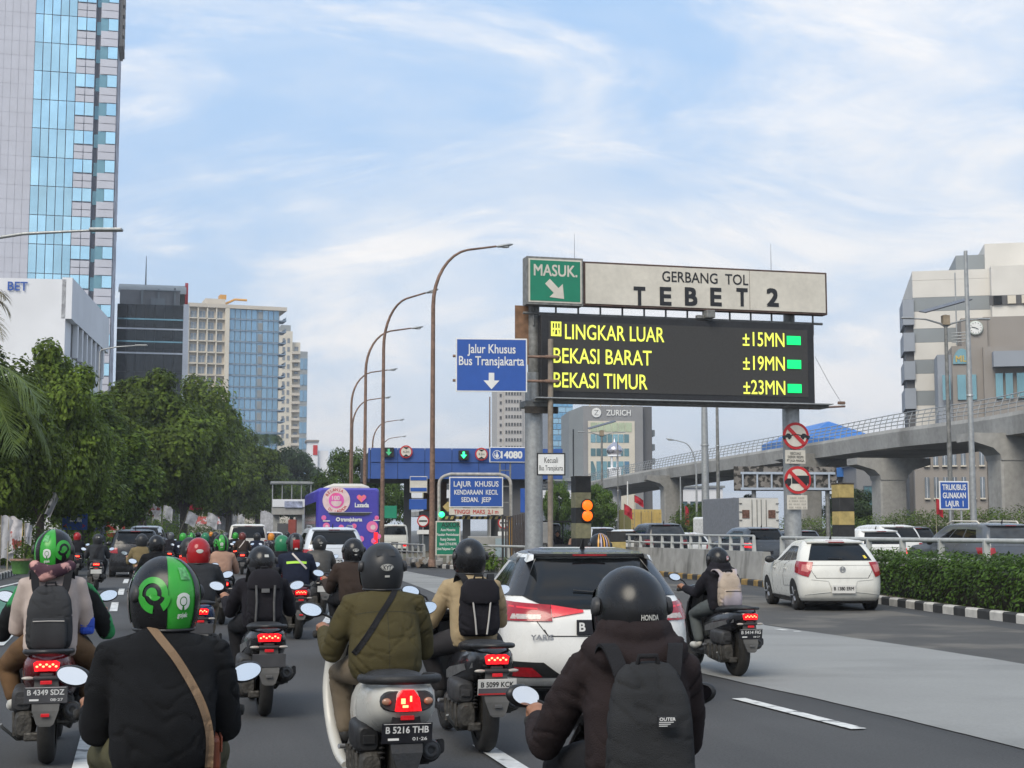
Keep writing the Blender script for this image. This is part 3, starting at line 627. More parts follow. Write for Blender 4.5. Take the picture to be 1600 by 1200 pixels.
# --- dark glass building with vaulted roof
t, w, h = bldg('dark_glass_building', 'black glass building with grey vaulted roof left of the hotel', 174, 235, 279, 237.3, 474)
b = MB(); b.bb((0,.2,0), (w,25,h-.1)); b.build('wall', GREYD, t)
b = MB(); panes(0, w, h-22, h, 7, 6, 0, .03, .004, b=b); b.build('curtain_wall', GLK, t)
for k, y in enumerate((500, 515, 535, 553)):
    b = MB(); b.bb((0,-.18,H(y,236)), (w,-.02,H(y,236)+.25)); b.build('floor_line', WHITEB if k % 2 else GLT, t)
MB().bb((w,-.1,0), (w+.9,3,h+.2)).build('white_pier', WHITEB, t)
b = MB(); hb = H(452,236); b.bb((.3,1,h), (w-.6,22,hb)); b.build('plant_room', GREYB, t)
b = MB(); hr = H(431,236); rings = []
for x in (0, w*.6, w+.4): rings.append([Vector((x, 2+10*(1-math.cos(a)), h+1.9+(hr-h-1.9)*math.sin(a)**.8)) for a in [math.pi*(i+.2)/12 for i in range(0,12)]])
b.loft(rings, closed=False, cap0=False, cap1=False); b.build('vaulted_roof', mat('grey_roof_sheet', (.36,.37,.36), .5, var=.08, scale=1), t)
b = MB(); b.lathe([(2.9,0),(2.9,.5),(.1,.5)], (w+.2,6,h+1.8), (1,0,0), 24); b.build('red_sign', SIGNR, t)
b = MB()
for x in (w*.35, w*.6, w*.85): b.bb((x,.6,h), (x+.3,1,h+2.2+x*.08))
b.bb((w*.5,.4,h), (w*.72,1,h+1.1)); b.tube([(w*.4,.5,h+2.4),(w*.95,.5,h+2.4)], .12); b.build('roof_plant', GREYM, t)
MB().tube([(w*.4,8,hr-.5),(w*.4,8,H(390,238))], [.16,.05], 6).build('antenna', GREYM, t)
# --- cream and blue hotel
t, w, h = bldg('hotel_building', 'cream hotel with blue glass front and a yellow crane on its roof', 287, 430, 432, 439, 478)
xs = w*.42
b = MB(); b.bb((0,.4,0), (w,26,h)); b.bb((w*.2,4,h), (w*.42,12,H(463,432))); b.build('wall', CREAM, t)
nf = 20; fz = h/nf
wins(t, .4, xs-1, fz*8, h-.6, 4, 12, .72, .62, WIN, y=.36, frm=CREAM2)
b = MB()
for k in range(6, nf+1): b.bb((0,-.7,k*fz-.3), (xs-.5,.4,k*fz))
for i in range(5): b.bb((i*(xs-.6)/4-.1,-.7,fz*6), (i*(xs-.6)/4+.25,.4,h))
b.build('balcony_grid', CREAM2, t)
b = MB(); b.bb((xs-.6,-.9,0), (xs+.6,2,h)); b.build('corner_pier', CREAM2, t)
for k in range(5, nf):
    b = MB(); panes(xs+.7, w-.2, k*fz+.25, k*fz+fz-.05, 9, 1, .1, .1, .02, b=b); b.bb((xs+.6,-.15,k*fz-.1), (w,.35,k*fz+.22), 1); b.bb((w*.76,-.1,k*fz+.4), (w*.81,.3,k*fz+fz*.8), 2); b.bb((w-.4,-1.2,k*fz-.1), (w+1.8,5,k*fz+.2), 1); b.bb((w+1.6,-1.2,k*fz), (w+1.75,5,k*fz+1.1), 1)
    b.build('glass_floor', [GLH, bmat('steel_blue_spandrel', (.20,.27,.36)), GREYM], t)
MB().bb((-.4,-.9,h-.2), (w+2,27,h+.9)).build('parapet', CREAM, t)
YC = mat('yellow_crane_paint', (.55,.27,.04), .5)
b = MB(); b.bb((w*.38,8,H(463,436)), (w*.45,12,H(456,436))); b.tube([(w*.44,9,H(470,436)),(w*.55,9,H(462,436)),(w*.68,8,H(463,436))], .35); b.build('roof_crane', YC, t)
# --- cream apartments and thin blue tower
t, w, h = bldg('apartment_building', 'cream apartment block with small balconies right of the hotel', 431, 560, 466, 562, 517)
b = MB(); b.bb((0,0,0), (w*.62,16,h)); b.bb((w*.62,2,0), (w,18,h-4)); b.build('wall', CREAM2, t)
wins(t, w*.12, w*.55, h-42, h-2, 2, 12, .45, .5, WIN, y=-.05, frm=BRN); wins(t, w*.66, w*.98, h-44, h-5, 1, 13, .5, .5, WIN, y=1.95, frm=BRN)
for k in range(12): MB().bb((w*.6,-.4,h-44+k*3.2), (w*.98,2,h-43+k*3.2)).build('balcony', CREAM, t)
MB().bb((w*.1,2,h), (w*.55,10,h+2.6)).build('roof_house', GREYM, t)
t, w, h = bldg('blue_tower', 'thin blue glass tower right of the cream apartments', 465, 640, 477, 640.6, 549)
MB().bb((0,.2,0), (w,20,h)).build('wall', GREYM, t)
for k in range(10): b = MB(); panes(0, w, h-8-k*7, h-3-k*7, 2, 1, 0, .1, .02, b=b); b.build('glass_floor', GLH, t)
t, w, h = bldg('distant_house', 'small pale building with red sign far behind the trees', 478, 420, 512, 421, 690)
b = MB(); b.bb((0,0,0), (w*.5,10,h)); b.bb((w*.45,1,0), (w,9,h-2.5)); b.build('wall', WHITEB, t); b = MB(); b.bb((-.5,-.5,h), (w*.55,10,h+.5)); b.build('roof', BRN, t); MB().bb((w*.28,-.2,h-3.8), (w*.48,-.05,h-1)).build('sign', SIGNR, t)
# --- centre: grey apartment tower, blue tower, grey office with white lettering
t, w, h = bldg('apartment_tower', 'pale grey apartment tower with rows of small windows behind the toll gate', 777, 400, 824, 401, 560)
b = MB(); b.bb((0,.5,0), (w*.22,14,h)); b.bb((w*.22,0,0), (w*.84,14,h)); b.bb((w*.84,.6,0), (w,14,h)); b.build('wall', bmat('pale_grey_render', (.44,.42,.40)), t)
wins(t, w*.25, w*.82, H(705,400), H(585,400), 6, 10, .5, .38, GLASSD, y=-.06, frm=GREYB, fr=.05); wins(t, w*.03, w*.2, H(705,400), H(600,400), 1, 9, .3, .35, GLASSD, y=.44, frm=GREYB)
t, w, h = bldg('blue_office_tower', 'sky blue office tower behind the galvanised pole', 862, 330, 896, 330.5, 560)
MB().bb((0,.2,0), (w,16,h)).build('wall', GREYBL, t); SB = mat('sky_blue_glass', (.20,.42,.62), .15, .5, isl=.1, var=.06)
for k in range(13):
    z = H(760,331)+k*2.55; b = MB(); panes(0, w, z, z+1.3, 4, 1, 0, .04, .01, b=b); panes(0, w, z+1.35, z+2.5, 3, 1, .05, .05, .01, b=b, m=1); b.build('floor_band', [SB, mat('pale_blue_band', (.30,.50,.66), .3, .2, var=.1)], t)
t, w, h = bldg('grey_office', 'grey office with white company lettering above cream and green glass', 912, 262, 1006, 262.8, 634)
b = MB(); b.bb((0,0,0), (w,18,h)); b.build('wall', GREYB, t)
b = MB(); b.add([(0,0,0),(-2.0,5,0),(-2.0,5,h-.6),(0,0,h)], [(0,3,2,1)]); b.bb((-2.0,5,0), (0,18,h-.6)); b.build('side_wall', GREYM, t); MB().bb((-1.5,3.2,0), (-.9,4.4,h-4), 0).build('side_window', GLASSD, t)
x0, x1 = w*.08, w*.86
MB().bb((x0,-.12,0), (x1,.05,H(659,264))).build('cream_front', CREAM2, t)
for y0, y1 in ((756,721),(715,701),(694,679)): b = MB(); panes(x0+.4, x1-1.0, H(y0-1,264), H(y1,264), 7, 1, -.18, .06, .02, b=b); b.build('window_band', GLT, t)
b = MB(); panes(x0+.4, x1-.5, H(676,264), H(661,264), 6, 1, -.2, .05, .02, b=b); b.build('top_glass', mat('pale_green_glass', (.50,.56,.38), .2, .3, var=.15, scale=.5), t)
MB().text('ZURICH', (w*.59,-.16,H(646,264)), X3, Z3, 1.0, 4.4, bold=.012).build('lettering', WHITEP, t)
b = MB(); b.disc((w*.22,-.16,H(646,264)), X3, Z3, .85, .04); o = b.build('emblem', WHITEP, t); MB().text('Z', (w*.22,-.22,H(646,264)), X3, Z3, .95, bold=0).build('emblem_letter', GREYB, o)
b = MB(); b.bb((w,1,0), (w+1.8,16,h)); b.build('wing', GREYD, t)
for k in range(4): MB().bb((w+1.8,2,H(748-k*22,266)), (w+2.5,6,H(748-k*22,266)+1.1)).build('balcony', GREYM, t)
for x in range(5): MB().bb((w*(.1+.18*x),-.1,H(634,264)-.3), (w*(.1+.18*x)+.25,0,H(634,264)+.5)).build('roof_post', CREAM2, t)
# mosque tower with metal dome
p = at(961, 200); t = thing('dome_tower', 'small white tower with silver onion dome before the grey office', 'tower', p)
zb, zt = H(752,200), H(694,200)
b = MB(); b.bb((-.8,-.8,0), (.8,.8,H(733,200))); b.build('shaft', WHITEB, t)
b = MB()
for q in range(4): b.tube([(.55*math.cos(q*1.57+.78), .55*math.sin(q*1.57+.78), H(733,200)), (.55*math.cos(q*1.57+.78), .55*math.sin(q*1.57+.78), H(712,200))], .13, 8)
b.lathe([(1.0,0),(1.0,.2),(0.1,.2)], (0,0,H(733,200)), n=16); b.lathe([(.9,0),(.9,.2),(.1,.2)], (0,0,H(713,200)), n=16); b.build('column', WHITEB, t)
z = H(711,200); MB().lathe([(.6,0),(1.0,.25),(1.12,.7),(.9,1.15),(.45,1.5),(.12,1.8),(.05,2.3),(.01,2.6)], (0,0,z), n=24).build('dome', mat('dome_metal', (.55,.52,.55), .22, .9, var=.1), t)
# --- right: tall cream and brown office with clock
t, w, h = bldg('clock_office', 'stepped cream and brown office block with a wall clock at the right edge', 1436, 150, 1690, 146.8, 437)
def xr(px): return (px-1436)/254*w
def zr(y): return H(y, 155)
b = MB()
for (y0, y1, m) in ((437,451,0),(451,477,0),(477,498,1),(498,524,0),(524,545,1),(545,571,0),(571,592,1),(592,618,0),(618,640,1),(640,860,0)): b.bb((0,0,zr(y1)+.02), (xr(1580),20,zr(y0)), m)
b.build('striped_wall', [TILE, GREYM], t)
b = MB(); b.bb((xr(1560),-1.6,zr(560)), (xr(1700),16,zr(437))); b.bb((xr(1513),4,zr(437)), (xr(1566),20,zr(405)), 1); b.bb((xr(1560),3.5,zr(437)), (xr(1700),20,zr(390))); b.build('upper_block', [TILE, GREYM], t)
b = MB(); b.bb((xr(1556),-1.75,zr(495)), (xr(1700),-1.55,zr(481))); b.build('window_strip', GREYD, t)
for i in range(5): MB().bb((xr(1562+i*22),-1.95,zr(494)), (xr(1562+i*22+13),-1.8,zr(482))).build('window', CREAM2 if i % 3 else GLASSD, t)
b = MB()
for y0, y1 in ((480,518),(530,558),(573,601),(614,645)): b.bb((xr(1419),-.3,zr(y1)), (xr(1437),6,zr(y0)))
b.build('side_balcony', GREYBL, t); MB().bb((xr(1423),.3,0), (xr(1438),6,zr(480))).build('side_bay', GREYD, t)
b = MB(); b.bb((xr(1505),-5,0), (xr(1545),0,zr(520))); b.bb((xr(1540),-4.5,0), (xr(1700),0,zr(518))); b.bb((xr(1488),-6,0), (xr(1535),-1,zr(562))); b.bb((xr(1535),-6.6,0), (xr(1700),-1,zr(565))); b.build('brown_podium', BRN, t)
b = MB(); b.bb((xr(1466),-5.4,0), (xr(1490),-1,zr(573))); b.bb((xr(1548),-8,zr(596)), (xr(1700),-6,zr(574))); b.build('grey_bay', GREYBL, t)
for i, (x0, x1) in enumerate([(1495,1508),(1512,1524),(1552,1563),(1567,1578),(1584,1596),(1472,1484),(1602,1614)]):
    b = MB(); b.bb((xr(x0),-6.9 if x0 > 1540 else -6.2,zr(640)), (xr(x1),-6.7 if x0 > 1540 else -6.02,zr(604))); b.build('window', GLT, t)
for i in range(26):
    xx = 1440+(i % 13)*14; y0 = 705 if i < 13 else 752; b = MB(); b.bb((xr(xx),-6.75,zr(y0+30)), (xr(xx+7),-6.65,zr(y0))); o = b.build('window', WIN, t); MB().bb((xr(xx-1),-6.9,zr(y0+32)), (xr(xx+8),-6.62,zr(y0+30))).build('sill', CREAM2, o); MB().bb((xr(xx+3),-6.8,zr(y0+30)), (xr(xx+3.6),-6.7,zr(y0))).build('mullion', WHITEB, o)
MB().bb((xr(1425),-6.6,0), (xr(1700),-5,zr(690))).build('lower_wall', BRN, t)
b = MB(); cz = zr(535); cx = xr(1527); b.lathe([(.70,0),(.70,.2),(.62,.22)], (cx,-5.05,cz), (0,-1,0), 32, cap=True); ck = b.build('wall_clock', mat('clock_rim', (.5,.55,.5), .5), t)
b = MB(); b.disc((cx,-5.28,cz), X3, Z3, .60, .02); b.build('clock_face', WHITEP, ck)
b = MB()
for i in range(12): a = i*math.pi/6; b.bb((cx+.5*math.sin(a)-.025,-5.34,cz+.5*math.cos(a)-.035), (cx+.5*math.sin(a)+.025,-5.31,cz+.5*math.cos(a)+.035))
b.tube([(cx,-5.34,cz),(cx-.4,-5.34,cz+.1)], .035, 6); b.tube([(cx,-5.36,cz),(cx+.26,-5.36,cz-.15)], .03, 6); b.build('clock_hands', SIGNK, ck)
b = MB(); az = zr(588); ax = xr(1503); b.prism([(.85*math.cos(a), 1.5*math.sin(a)) for a in [math.pi*i/12 for i in range(13)]], (ax,-6.05,az), X3, Z3, .12); ar = b.build('arch_window', GLT, t); MB().text('MLI', (ax,-6.25,az+.5), X3, Z3, .6, 1.15, bold=.02).build('lettering', mat('gold_letter', (.5,.36,.10), .4, .3), ar)
b = MB()
for z in range(4): b.tube([(xr(1488),-6.2,zr(560)+.3*z+.2),(xr(1512),-6.2,zr(560)+.3*z+.3)], .05, 6)
b.build('roof_railing', GALV, t); MB().tube([(xr(1497),-5.6,zr(560)),(xr(1497),-5.6,zr(455))], .07, 6).build('flagpole', GALV, t)
# blue tent behind the flyover
t, w, h = bldg('blue_tent', 'bright blue pitched canopy roof behind the flyover', 1262, 190, 1382, 192, 684)
hp_ = H(655,190); b = MB(); b.add([(0,0,h),(w,0,h),(w,16,h),(0,16,h),(w*.42,3,hp_),(w*.5,13,hp_)], [(0,1,4),(1,2,5,4),(2,3,5),(3,0,4,5)]); b.bb((0,0,h-5), (w,16,h), 0); b.build('roof', BLUETENT, t)
for x in (0, w*.5, w): MB().bb((x-.2,-.2,0), (x+.2,.2,h-5)).build('leg', GREYM, t)
# warehouse and sheds under the flyover
for px0, px1, Y, yt, lab, m in ((1060,1130,210,762,'pale grey shed seen under the flyover',WHITEB),(1340,1480,185,728,'grey low building behind the wide flyover column',GREYB)):
    t, w, h = bldg('shed', lab, px0, Y, px1, Y+.5, yt); b = MB(); b.bb((0,0,0), (w,9,h)); b.build('wall', m, t); b = MB(); b.bb((-.3,-.3,h), (w+.3,9.3,h+.3)); b.build('roof', GREYM, t); wins(t, .4, w-.4, h*.35, h*.8, 5, 1, .5, .7, GLT)
# elevated walkway building behind toll gate
t, w, h = bldg('walkway_building', 'long pale walkway building seen behind the toll gate', 640, 190, 905, 194, 748)
b = MB(); b.bb((0,0,H(778,190)), (w,6,H(765,190))); b.bb((0,3,H(765,190)), (w,6,h-.2)); b.build('deck', WHITEB, t); MB().bb((-.3,-.4,h-.2), (w,6.4,h+.15)).build('roof', GREYM, t)
b = MB()
for i in range(14): b.tube([(w*i/13,0,H(765,190)),(w*i/13,0,H(757,190))], .05, 5)
b.tube([(0,0,H(757,190)),(w,0,H(757,190))], .06, 6); b.tube([(0,0,H(761,190)),(w,0,H(761,190))], .04, 6); b.build('handrail', GALV, t)
for i in range(5): MB().bb((w*i/4-.4,2,0), (w*i/4+.4,4,H(778,190))).build('column', CONC, t)
for i in range(5): MB().bb((w*(i+.4)/5.5,-.05,H(777,190)), (w*(i+.4)/5.5+1.1,-.02,H(766,190))).build('banner', mat('pale_yellow_banner', (.5,.48,.30), .7), t)
# footbridge over the road, left of the bus
t, w, h = bldg('footbridge', 'pale covered footbridge crossing the far road left of the bus', 425, 165, 500, 166, 752)
b = MB(); b.bb((0,0,H(804,165)), (w,3,H(792,165))); b.build('deck', CONC, t); MB().bb((-.2,-.3,h-.25), (w,3.3,h)).build('roof', GALV, t)
b = MB(); b.bb((0,-.1,H(792,165)), (w,0,H(780,165))); b.build('parapet', WHITEB, t)
for i in range(6): MB().tube([(w*i/5,0,H(792,165)),(w*i/5,0,h-.2)], .07, 6).build('post', GALV, t)
for x in (.15, w*.5): MB().bb((x,.8,0), (x+.7,2,H(804,165))).build('column', CONC, t)
MB().bb((w*.25,-.2,H(793,165)), (w*.62,-.12,H(783,165))).build('banner', mat('blue_white_banner', (.30,.33,.45), .7, var=.6, scale=2), t)
# ================================================================ flyover
t = thing('flyover', 'long grey concrete flyover with railing crossing the right side', 'flyover', (0,0,0)); FP = []
for px, Y, yt in ((1900,62,556),(1600,86,640),(1390,109,671.5),(1280,124,690),(1160,142,709),(1050,166,727.5),(940,202,748),(870,238,764),(790,300,780),(640,420,800)): FP.append(W(px, yt, Y))
FP = smooth_poly(FP, 5); rings = []; n = len(FP)
for i, p in enumerate(FP):
    d = (FP[min(i+1,n-1)]-FP[max(i-1,0)]); d.z = 0; d.normalize(); s = Vector((d.y,-d.x,0))
    rings.append([p+s*x+Z3*z for x, z in ((0,0),(-.10,-.25),(0,-1.35),(1.2,-1.42),(7.4,-1.42),(9,-1.35),(9.1,-.3),(9,0),(8.7,0),(8.65,-.9),(.4,-.9),(.3,0))])
b = MB(); b.loft(rings, 0, sm=False); b.build('deck', CONC, t)
b = MB()
for z in (.28,.55,.82,1.1): b.tube([p+Z3*z+Vector((.1+.12*z,0,0)) for p in FP], .035, 5)
for p in resample(FP, 1.2): b.tube([p, p+Vector((.05,0,.5)), p+Vector((.28,0,1.15))], .03, 4)
b.build('railing', GALV, t)
for px, Y, wpx, yc in ((1050,168,30,753),(1264,126,34,722),(1391,112,43,731),(1582,90,54,696)):
    q = at(px, Y); ww = wpx*Y/FPX; zc = H(yc, Y); cpt = MB(T=Matrix.Translation((q.x,Y,0)) @ Matrix.Rotation(.16,4,'Z'))
    cpt.box((0,0,zc*.5), (ww,ww*.9,zc), 0, .12, seg=1)
    rr = [[Vector((x,y,z)) for x, y in ((-a,-1),(a,-1),(a,1),(-a,1))] for a, z in ((ww*.5,zc-.95),(ww*.54,zc-.6),(ww*.75,zc-.2),(ww*1.4,zc+.2),(ww*1.4,zc+.7))]
    cpt.loft(rr, 0, sm=False); cpt.build('column', CONC, t)
# ================================================================ toll gate
BLUEF = mat('toll_blue_fascia', (.03,.085,.30), .45, var=.08, scale=.8, var2=.08)
ty = 96; t = thing('toll_gate', 'toll gate with blue canopy over dark lanes', 'toll gate', at(578, ty), .1)
w = (832-578)/FPX*ty; z0, z1, z2 = H(748,ty), H(722,ty), H(700,ty)
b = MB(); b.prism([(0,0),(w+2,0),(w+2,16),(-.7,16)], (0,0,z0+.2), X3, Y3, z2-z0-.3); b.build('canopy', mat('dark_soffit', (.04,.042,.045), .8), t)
b = MB()
for i in range(6): b.bb((w*i/6+.015,-.16,z1), (w*(i+1)/6-.015,-.02,z2)); b.bb((w*i/6+.015,-.1,z0), (w*(i+1)/6-.015,-.01,z1-.03))
b.bb((w+.02,-.16,z0), (w+2,-.02,z2)); b.bb((-.16,.0,z0), (-.02,7,z2)); b.build('fascia', BLUEF, t)
for x in (w*.24, w*.62, w*.93): MB().bb((x-.25,4,0), (x+.25,4.5,z0+.3)).build('column', GREYD, t)
b = MB(); b.bb((w*.80,1,0), (w*.98,7,z0+.2)); b.build('dark_wall', GREYD, t)
b = MB(); b.bb((w*.33,6,0), (w*.56,9,2.9)); b.bb((w*.36,5.9,2.9), (w*.50,9,z0), 1); b.build('booth', [GREYM, mat('brown_board', (.17,.10,.06), .8)], t); MB().bb((w*.34,5.9,1.2), (w*.55,5.98,2.4)).build('booth_window', GLASSG, t)
b = MB(); rings = []
for i in range(9): a = i/8; rings.append([Vector((-.5-2.4*a, 6.5+dy, z0-.35-1.3*a*a+dz)) for dy, dz in ((0,0),(9,0),(9,.18),(0,.18))])
b.loft(rings); b.build('side_roof', mat('old_roof_sheet', (.05,.05,.052), .7), t)
for i in range(5): MB().bb((-2.2+i*.35,6.7,0), (-2.05+i*.35,6.9,z0-.8)).build('screen_post', mat('grey_plank', (.18,.17,.17), .8), t)
for x, y, lit in ((606,707,0), (723,711,1)):
    xx = (x-578)/FPX*ty; z = H(y,ty); b = MB(); b.box((xx,-.32,z), (.66,.28,.62), 0, .02); o = b.build('lane_light', BLACKP, t)
    ar = MB(); ar.prism([(-.07,.22),(.07,.22),(.07,.02),(.2,.02),(0,-.22),(-.2,.02),(-.07,.02)], (xx,-.48,z), X3, Z3, .02); ar.build('green_arrow', GREENL if lit else mat('green_arrow_dim', (.06,.40,.17), .4, emit=.25), o)
for x, y in ((633,706), (751,709)):
    xx = (x-578)/FPX*ty; z = H(y,ty); b = MB(); b.disc((xx,-.3,z), X3, Z3, .42, .04); o = b.build('height_sign', SIGNR, t)
    MB().disc((xx,-.36,z), X3, Z3, .33, .02).build('sign_face', CREAMS, o); b = MB()
    for s in (-1,1): b.prism([(-.2,s*.30),(.2,s*.30),(0,s*.16)][::s], (xx,-.39,z), X3, Z3, .015)
    b.text('4.2m', (xx,-.395,z), X3, Z3, .15, .4); b.build('lettering', SIGNK, o)
# ================================================================ message board gantry
LEDY = mat('led_yellow', (.60,.64,.08), .4, emit=.72, var=.08, scale=40)
LEDG = mat('led_green', (.0,.80,.18), .4, emit=.5, var=.05, scale=40)
LEDP = mat('led_panel_grey', (.040,.038,.036), .6, var=.10, scale=25, bump=.1, bscale=80)
gx, gy = (838-800)/FPX*54, 54.0
t = thing('message_gantry', 'two grey poles carrying the green and white toll gate sign and the black message board', 'gantry sign', (gx, gy, .1), A)
def T(px): u = (px-800)/FPX; return (u*gy-gx)/(math.cos(A)-u*math.sin(A))
def ZB(px, y): return H(y, gy+T(px)*math.sin(A))-.1
xr_ = T(1243)
for x, top in ((0, 7.3), (xr_, 7.3)):
    b = MB(); b.tube([(x,.35,-.1),(x,.35,top)], .33, 24); b.lathe([(.5,0),(.5,.12),(.35,.14)], (x,.35,0), n=20); o = b.build('pole', GALV, t)
    MB().tube([(x,.35,top),(x,.35,9.9)], .22, 16).build('mast', DIRTS, o)
x0, x1 = T(842), T(1269); zb, zt = (ZB(842,622)+ZB(1269,633))/2, (ZB(842,490)+ZB(1269,511))/2
b = MB(); b.bb((x0,-.35,zb), (x1,.1,zt), 0, .02); led = b.build('message_board', mat('board_case', (.022,.022,.024), .5, .2, var=.15), t)
MB().bb((x0+.28,-.37,zb+.25), (x1-.28,-.355,zt-.25)).build('display_panel', LEDP, led)
b = MB(); b.bb((x0-.3,-.5,zb-.16), (x1+.5,.3,zb-.05)); b.bb((x0-.3,-.9,zb-.06), (x1+.5,-.45,zb-.02), 1); b.build('walkway', [DIRTS, GALV], t)
def led_text(s, pa, pb, y, h, al='L'):
    a, c = T(pa), T(pb); z = ZB((pa+pb)/2, y); MB().text(s, (a if al == 'L' else c, -.385, z), X3, Z3, h, c-a, al=al, bold=.004).build('lettering', LEDY, led)
led_text('LINGKAR LUAR', 879, 1034, 522.5, .56); led_text('BEKASI BARAT', 861, 1014, 559, .56); led_text('BEKASI TIMUR', 861, 1007, 596.5, .56)
for s, y in (('±15MN',532), ('±19MN',569), ('±23MN',606.5)):
    led_text(s, 1157, 1222, y, .54); z = ZB(1237,y+2); MB().bb((T(1226),-.40,z-.17), (T(1247.5),-.38,z+.17)).build('status_block', LEDG, led)
b = MB(); a, c = T(857), T(873); z = ZB(865,516); s = (c-a)/2; m_ = (a+c)/2
b.disc((m_,-.385,z), X3, Z3, .01, .005)
for p in ([(-s,-.27),(s,-.27),(s,-.21),(-s,-.21)],[(-s,.21),(s,.21),(s,.27),(-s,.27)],[(-s,-.27),(-s+.06,-.27),(-s+.06,.27),(-s,.27)],[(s-.06,-.27),(s,-.27),(s,.27),(s-.06,.27)],[(-.14,-.25),(-.05,-.25),(-.03,-.03),(-.08,-.03)],[(.05,-.25),(.14,-.25),(.08,-.03),(.03,-.03)],[(-.08,.03),(-.03,.03),(-.03,.22),(-.07,.22)],[(.03,.03),(.08,.03),(.07,.22),(.03,.22)],[(-.16,-.03),(.16,-.03),(.16,.03),(-.16,.03)]): b.prism(p, (m_,-.385,z), X3, Z3, .008)
b.build('motorway_icon', LEDY, led)
# upper sign
x0, xm, x1 = T(818.5), T(907.5), T(1291); zb, zt = (ZB(860,474)+ZB(1291,497))/2, (ZB(860,405)+ZB(1291,432))/2
b = MB(); b.bb((x0,-.45,zb-.05), (xm-.02,.15,zt+.08)); g_ = b.build('green_sign_box', DIRTS, t)
MB().bb((x0+.06,-.47,zb+.03), (xm-.08,-.455,zt)).build('border', CREAMS, g_); MB().bb((x0+.12,-.485,zb+.09), (xm-.14,-.472,zt-.06)).build('green_face', SIGNG, g_)
MB().text('MASUK.', ((x0+xm)/2+.0,-.49,zt-.42), X3, Z3, .42, (xm-x0)*.76, bold=.012).build('lettering', CREAMS, g_)
b = MB(); c45 = math.cos(-math.pi/4); pl = [(-.42,.13),(.05,.13),(.05,.36),(.48,0),(.05,-.36),(.05,-.13),(-.42,-.13)]
b.prism([(x*.707+y*.707, -x*.707+y*.707) for x, y in pl][::-1], ((x0+xm)/2-.02,-.49,zb+.52), X3, Z3, .01); b.build('arrow', CREAMS, g_)
b = MB(); b.bb((xm+.02,-.35,zb), (x1,.1,zt)); w_ = b.build('white_sign_box', mat('rusty_sign_edge', (.085,.05,.04), .8, var=.4, scale=4), t)
MB().bb((xm+.10,-.375,zb+.07), (T(1169),-.352,zt-.07)).build('white_face', CREAMS, w_); MB().bb((T(1169)+.02,-.375,zb+.07), (x1-.08,-.352,zt-.07)).build('white_face', CREAMS, w_)
MB().text('GERBANG  TOL', (T(1100),-.385,ZB(1100,437)), X3, Z3, .40, T(1168)-T(1033), bold=.006).build('lettering', SIGNK, w_)
for ch, px in (('T',996),('E',1037),('B',1077),('E',1116),('T',1157),('2',1205)): MB().text(ch, (T(px),-.385,ZB(px,465.5-.0+(px-1077)*.012)), X3, Z3, .66, .40 if ch in 'TE' else .44, bold=.028).build('lettering', SIGNK, w_)
b = MB()
for i in range(14): b.tube([(x0+.4+i*(x1-x0-.8)/13,.1,zb-.75),(x0+.4+i*(x1-x0-.8)/13,.1,zb)], .04, 5)
b.tube([(x0,.1,zb-.3),(x1,.1,zb-.3)], .05, 6); b.build('truss', DIRTS, t)
b = MB(); b.bb((x0-.25,.3,zb-2.2), (T(842)-.0,.34,zb+.0)); b.build('rusty_back_sheet', mat('rusty_sheet', (.20,.11,.06), .8, var=.4, scale=3), t)
for px, y0 in ((899,405),(1210,430)): MB().tube([(T(px),0,zt),(T(px),0,zt+1.1)], [.02,.008], 5).build('lightning_rod', STEEL, t)
b = MB(); b.box((T(1104),-.4,ZB(1104,494)), (.35,.5,.3), 0, .03); b.box((T(1092),-.3,ZB(1092,497)), (.3,.2,.12)); b.build('camera_unit', DIRTS, t)
b = MB(); z = ZB(1275,634); b.tube([(T(1262),-.2,z-.12),(T(1333),.6,z+.06)], .04, 6); b.box((T(1326),.5,z+.18), (.3,.12,.12), 0, .03); b.build('side_arm', RUST, t)
MB().tube([(T(1275),-.1,z+1.9),(T(1300),.2,z+1.0),(T(1328),.5,z+.1)], .012, 4).build('stay_wire', STEEL, t)
b = MB(); b.box((0,.2,6.1), (.95,.9,.25), 0, .03); b.bb((-.5,-.3,5.75), (.75,-.2,6.0), 1); b.build('clamp_collar', [DIRTS, mat('rusty_cap', (.05,.04,.03))], t)
MB().ell((xr_,-.05,6.35), (.22,.12,.16)).build('loudspeaker', BLACKP, t)
